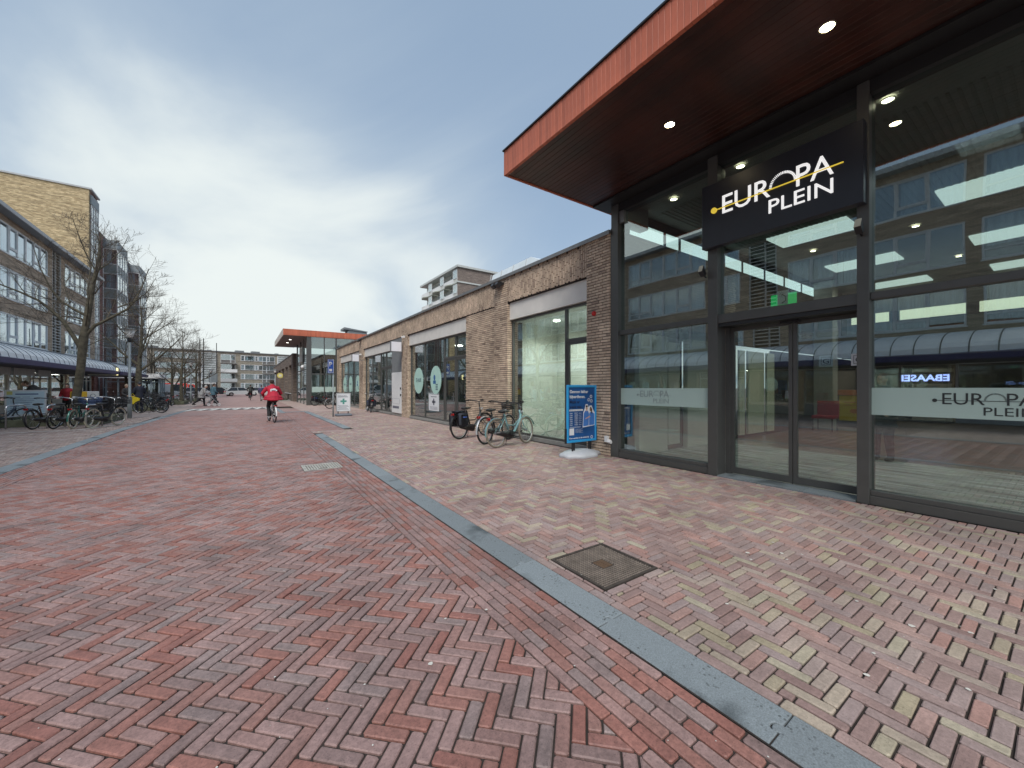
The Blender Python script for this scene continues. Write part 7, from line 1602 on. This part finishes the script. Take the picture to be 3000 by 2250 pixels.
# ------------------------------------------------------------ vehicles in the distance
def car(x, y, head, col, n_, lab, kind='car', L_=4.2, Hh=1.45, van=False):
    t = thing('parked_car' if not van else 'parked_van', lab, 'car' if not van else 'van', (x, y, 0), rz=radians(-head), group='vehicles parked at the end of the street')
    CM = M(n_, col, .3, metal=.05, var=.03, coat=.5); W_ = .86
    lo = [(-L_/2, .30), (-L_/2+.02, .62), (-L_/2+.08, .86), (L_*.22, .92), (L_/2-.12, .72), (L_/2, .52), (L_/2, .28)]
    for yy in (L_/2-.80, -L_/2+.75): pass
    def arch(prof):
        res = []; 
        for cx in (L_/2-.82, -L_/2+.78): res += [(cx+.36*cos(a), .28+.36*sin(a)) for a in [pi*i/8 for i in range(9)]]
        return res
    bot = [(L_/2, .28)]+[(p[0], p[1]) for p in arch(0)]+[(-L_/2, .28)]
    prof = lo[:-1]+bot
    mb = MB(); n = len(prof); 
    mb.prismx(prof, -W_, W_); body = mb.build('body', CM, t, local=True)
    if not van: g0, g1, g2, g3 = -L_/2+.12, -L_/2+.75, L_*.10, L_*.30
    else: g0, g1, g2, g3 = -L_/2+.05, -L_/2+.12, L_*.22, L_*.40
    def cab(mb, ins, z0, zt, e=0):
        vs = []
        for sx in (-1, 1): vs += [(sx*(W_-.03+e), g0-e, z0), (sx*(W_-.17+e), g1-e, zt), (sx*(W_-.17+e), g2+e, zt), (sx*(W_-.03+e), g3+e, z0)]
        mb.add(vs, [(0,3,2,1), (4,5,6,7), (0,1,5,4), (1,2,6,5), (2,3,7,6), (0,4,7,3)])
    zt = Hh if not van else 1.95
    mb = MB(); cab(mb, 0, .86, zt-.03); mb.build('window_glass', M('car_glass', (.03, .035, .04), .08, var=0), t, local=True)
    mb = MB(); mb.bbox(-W_+.15, W_-.15, g1-.03, g2+.03, zt-.045, zt, .02)
    for sx in (-1, 1):
        for (ya, yb) in ((g0, g1), (g3, g2), ((g0+g3)/2, (g1+g2)/2)): mb.tube([(sx*(W_-.03), ya, .87), (sx*(W_-.165), yb, zt-.02)], .035, 6)
    if van: mb.box(-W_+.0, W_-.0, g0, .2, .86, zt-.02)
    mb.build('roof_and_pillars', CM, t, local=True)
    for sx in (-1, 1):
        for yy in (L_/2-.82, -L_/2+.78):
            mb = MB(); mb.torus((sx*(W_-.08), yy, .31), .23, .085, 'x', 24, 8); w_ = mb.build('wheel', BLACK, t, True, local=True); mb = MB(); mb.tube([(sx*(W_-.14), yy, .31), (sx*(W_-.0), yy, .31)], .19, 14); mb.build('rim', CHROME, w_, local=True)
        mb = MB(); mb.bbox(sx*.48-.18, sx*.48+.18, L_/2-.10, L_/2+.01, .58, .70, .02); mb.build('headlight', M('headlamp_clear', (.7, .72, .72), .2), t, local=True)
        mb = MB(); mb.bbox(sx*.66-.12, sx*.66+.12, -L_/2-.01, -L_/2+.06, .66, .84, .02); mb.build('rear_light', REDL, t, local=True)
    mb = MB(); mb.bbox(-.5, .5, L_/2-.02, L_/2+.015, .38, .54, .02); mb.build('grille', BLK, t, local=True)
    mb = MB(); mb.box(-.26, .26, L_/2+.016, L_/2+.022, .34, .44); mb.box(-.26, .26, -L_/2-.02, -L_/2-.012, .5, .6); mb.build('number_plate', M('plate_yellow', (.6, .5, .05), .5), t, local=True)
    return t
car(-.9, 81, 78, (.62, .66, .66), 'car_silver', 'silver hatchback parked across the end of the street, left of the distant cyclist')
car(2.6, 84.5, 95, (.60, .61, .60), 'car_pale', 'pale car behind the silver hatchback, partly hidden by the distant cyclist')
car(5.3, 80, 80, (.42, .45, .52), 'car_bluegrey', 'blue-grey car just left of the red-jacketed cyclist')
car(-6.3, 79, 80, (.66, .67, .68), 'car_white', 'white car behind the two walkers')
car(-8.0, 86, 80, (.5, .56, .62), 'car_pale_blue', 'pale blue car left of the white car behind the walkers', L_=4.4)
car(-3.7, 84, 100, (.03, .03, .035), 'car_black', 'low black car between the white car and the silver hatchback')
car(-9.6, 80, 80, (.70, .70, .69), 'van_white', 'white van beside the red truck, seen past the kiosk', van=True, L_=4.8)
car(9, 88, 90, (.45, .05, .05), 'car_red', 'dark red car at the far right of the parked row, behind the brick wing')
t = thing('red_truck', 'red box truck with white diagonal flash parked beyond the low forked tree', 'truck', (-12.4, 113, 0), rz=radians(-84))
REDP = M('truck_red', (.55, .05, .03), .4, var=.05)
mb = MB(); mb.bbox(-1.1, 1.1, -2.6, 1.5, .55, 2.35, .03); bx = mb.build('cargo_box', REDP, t, local=True)
mb = MB()
for s_ in (-1, 1): mb.add([(s_*1.106, -.9, 2.3), (s_*1.106, -.2, 2.3), (s_*1.106, .9, .6), (s_*1.106, .5, .6)], [(0,1,2,3)]); mb.add([(s_*1.106, .9, 1.4), (s_*1.106, 1.3, 1.4), (s_*1.106, 1.3, 2.2), (s_*1.106, .9, 2.0)], [(0,1,2,3)])
mb.build('white_flash', WHITE, bx, local=True)
mb = MB(); mb.prismx([(1.6, .5), (3.0, .5), (3.1, 1.2), (2.7, 2.1), (1.6, 2.15)], -1.0, 1.0); mb.build('cab', REDP, t, local=True)
mb = MB(); mb.add([(-.9, 3.06, 1.3), (.9, 3.06, 1.3), (.85, 2.75, 2.0), (-.85, 2.75, 2.0)], [(0,1,2,3)]); mb.box(1.0, 1.01, 1.8, 2.6, 1.3, 1.95); mb.build('cab_window', M('car_glass', (.03, .035, .04), .08, var=0), t, local=True)
for sx in (-1, 1):
    for yy in (-1.7, 2.3): mb = MB(); mb.torus((sx*.9, yy, .42), .3, .12, 'x', 24, 8); w_ = mb.build('wheel', BLACK, t, True, local=True); mb = MB(); mb.tube([(sx*.8, yy, .42), (sx*1.0, yy, .42)], .2, 12); mb.build('rim', CHROME, w_, local=True)
print('objects', len(bpy.data.objects), 'tris approx', sum(len(o.data.polygons)*2 for o in bpy.data.objects if o.type == 'MESH'))
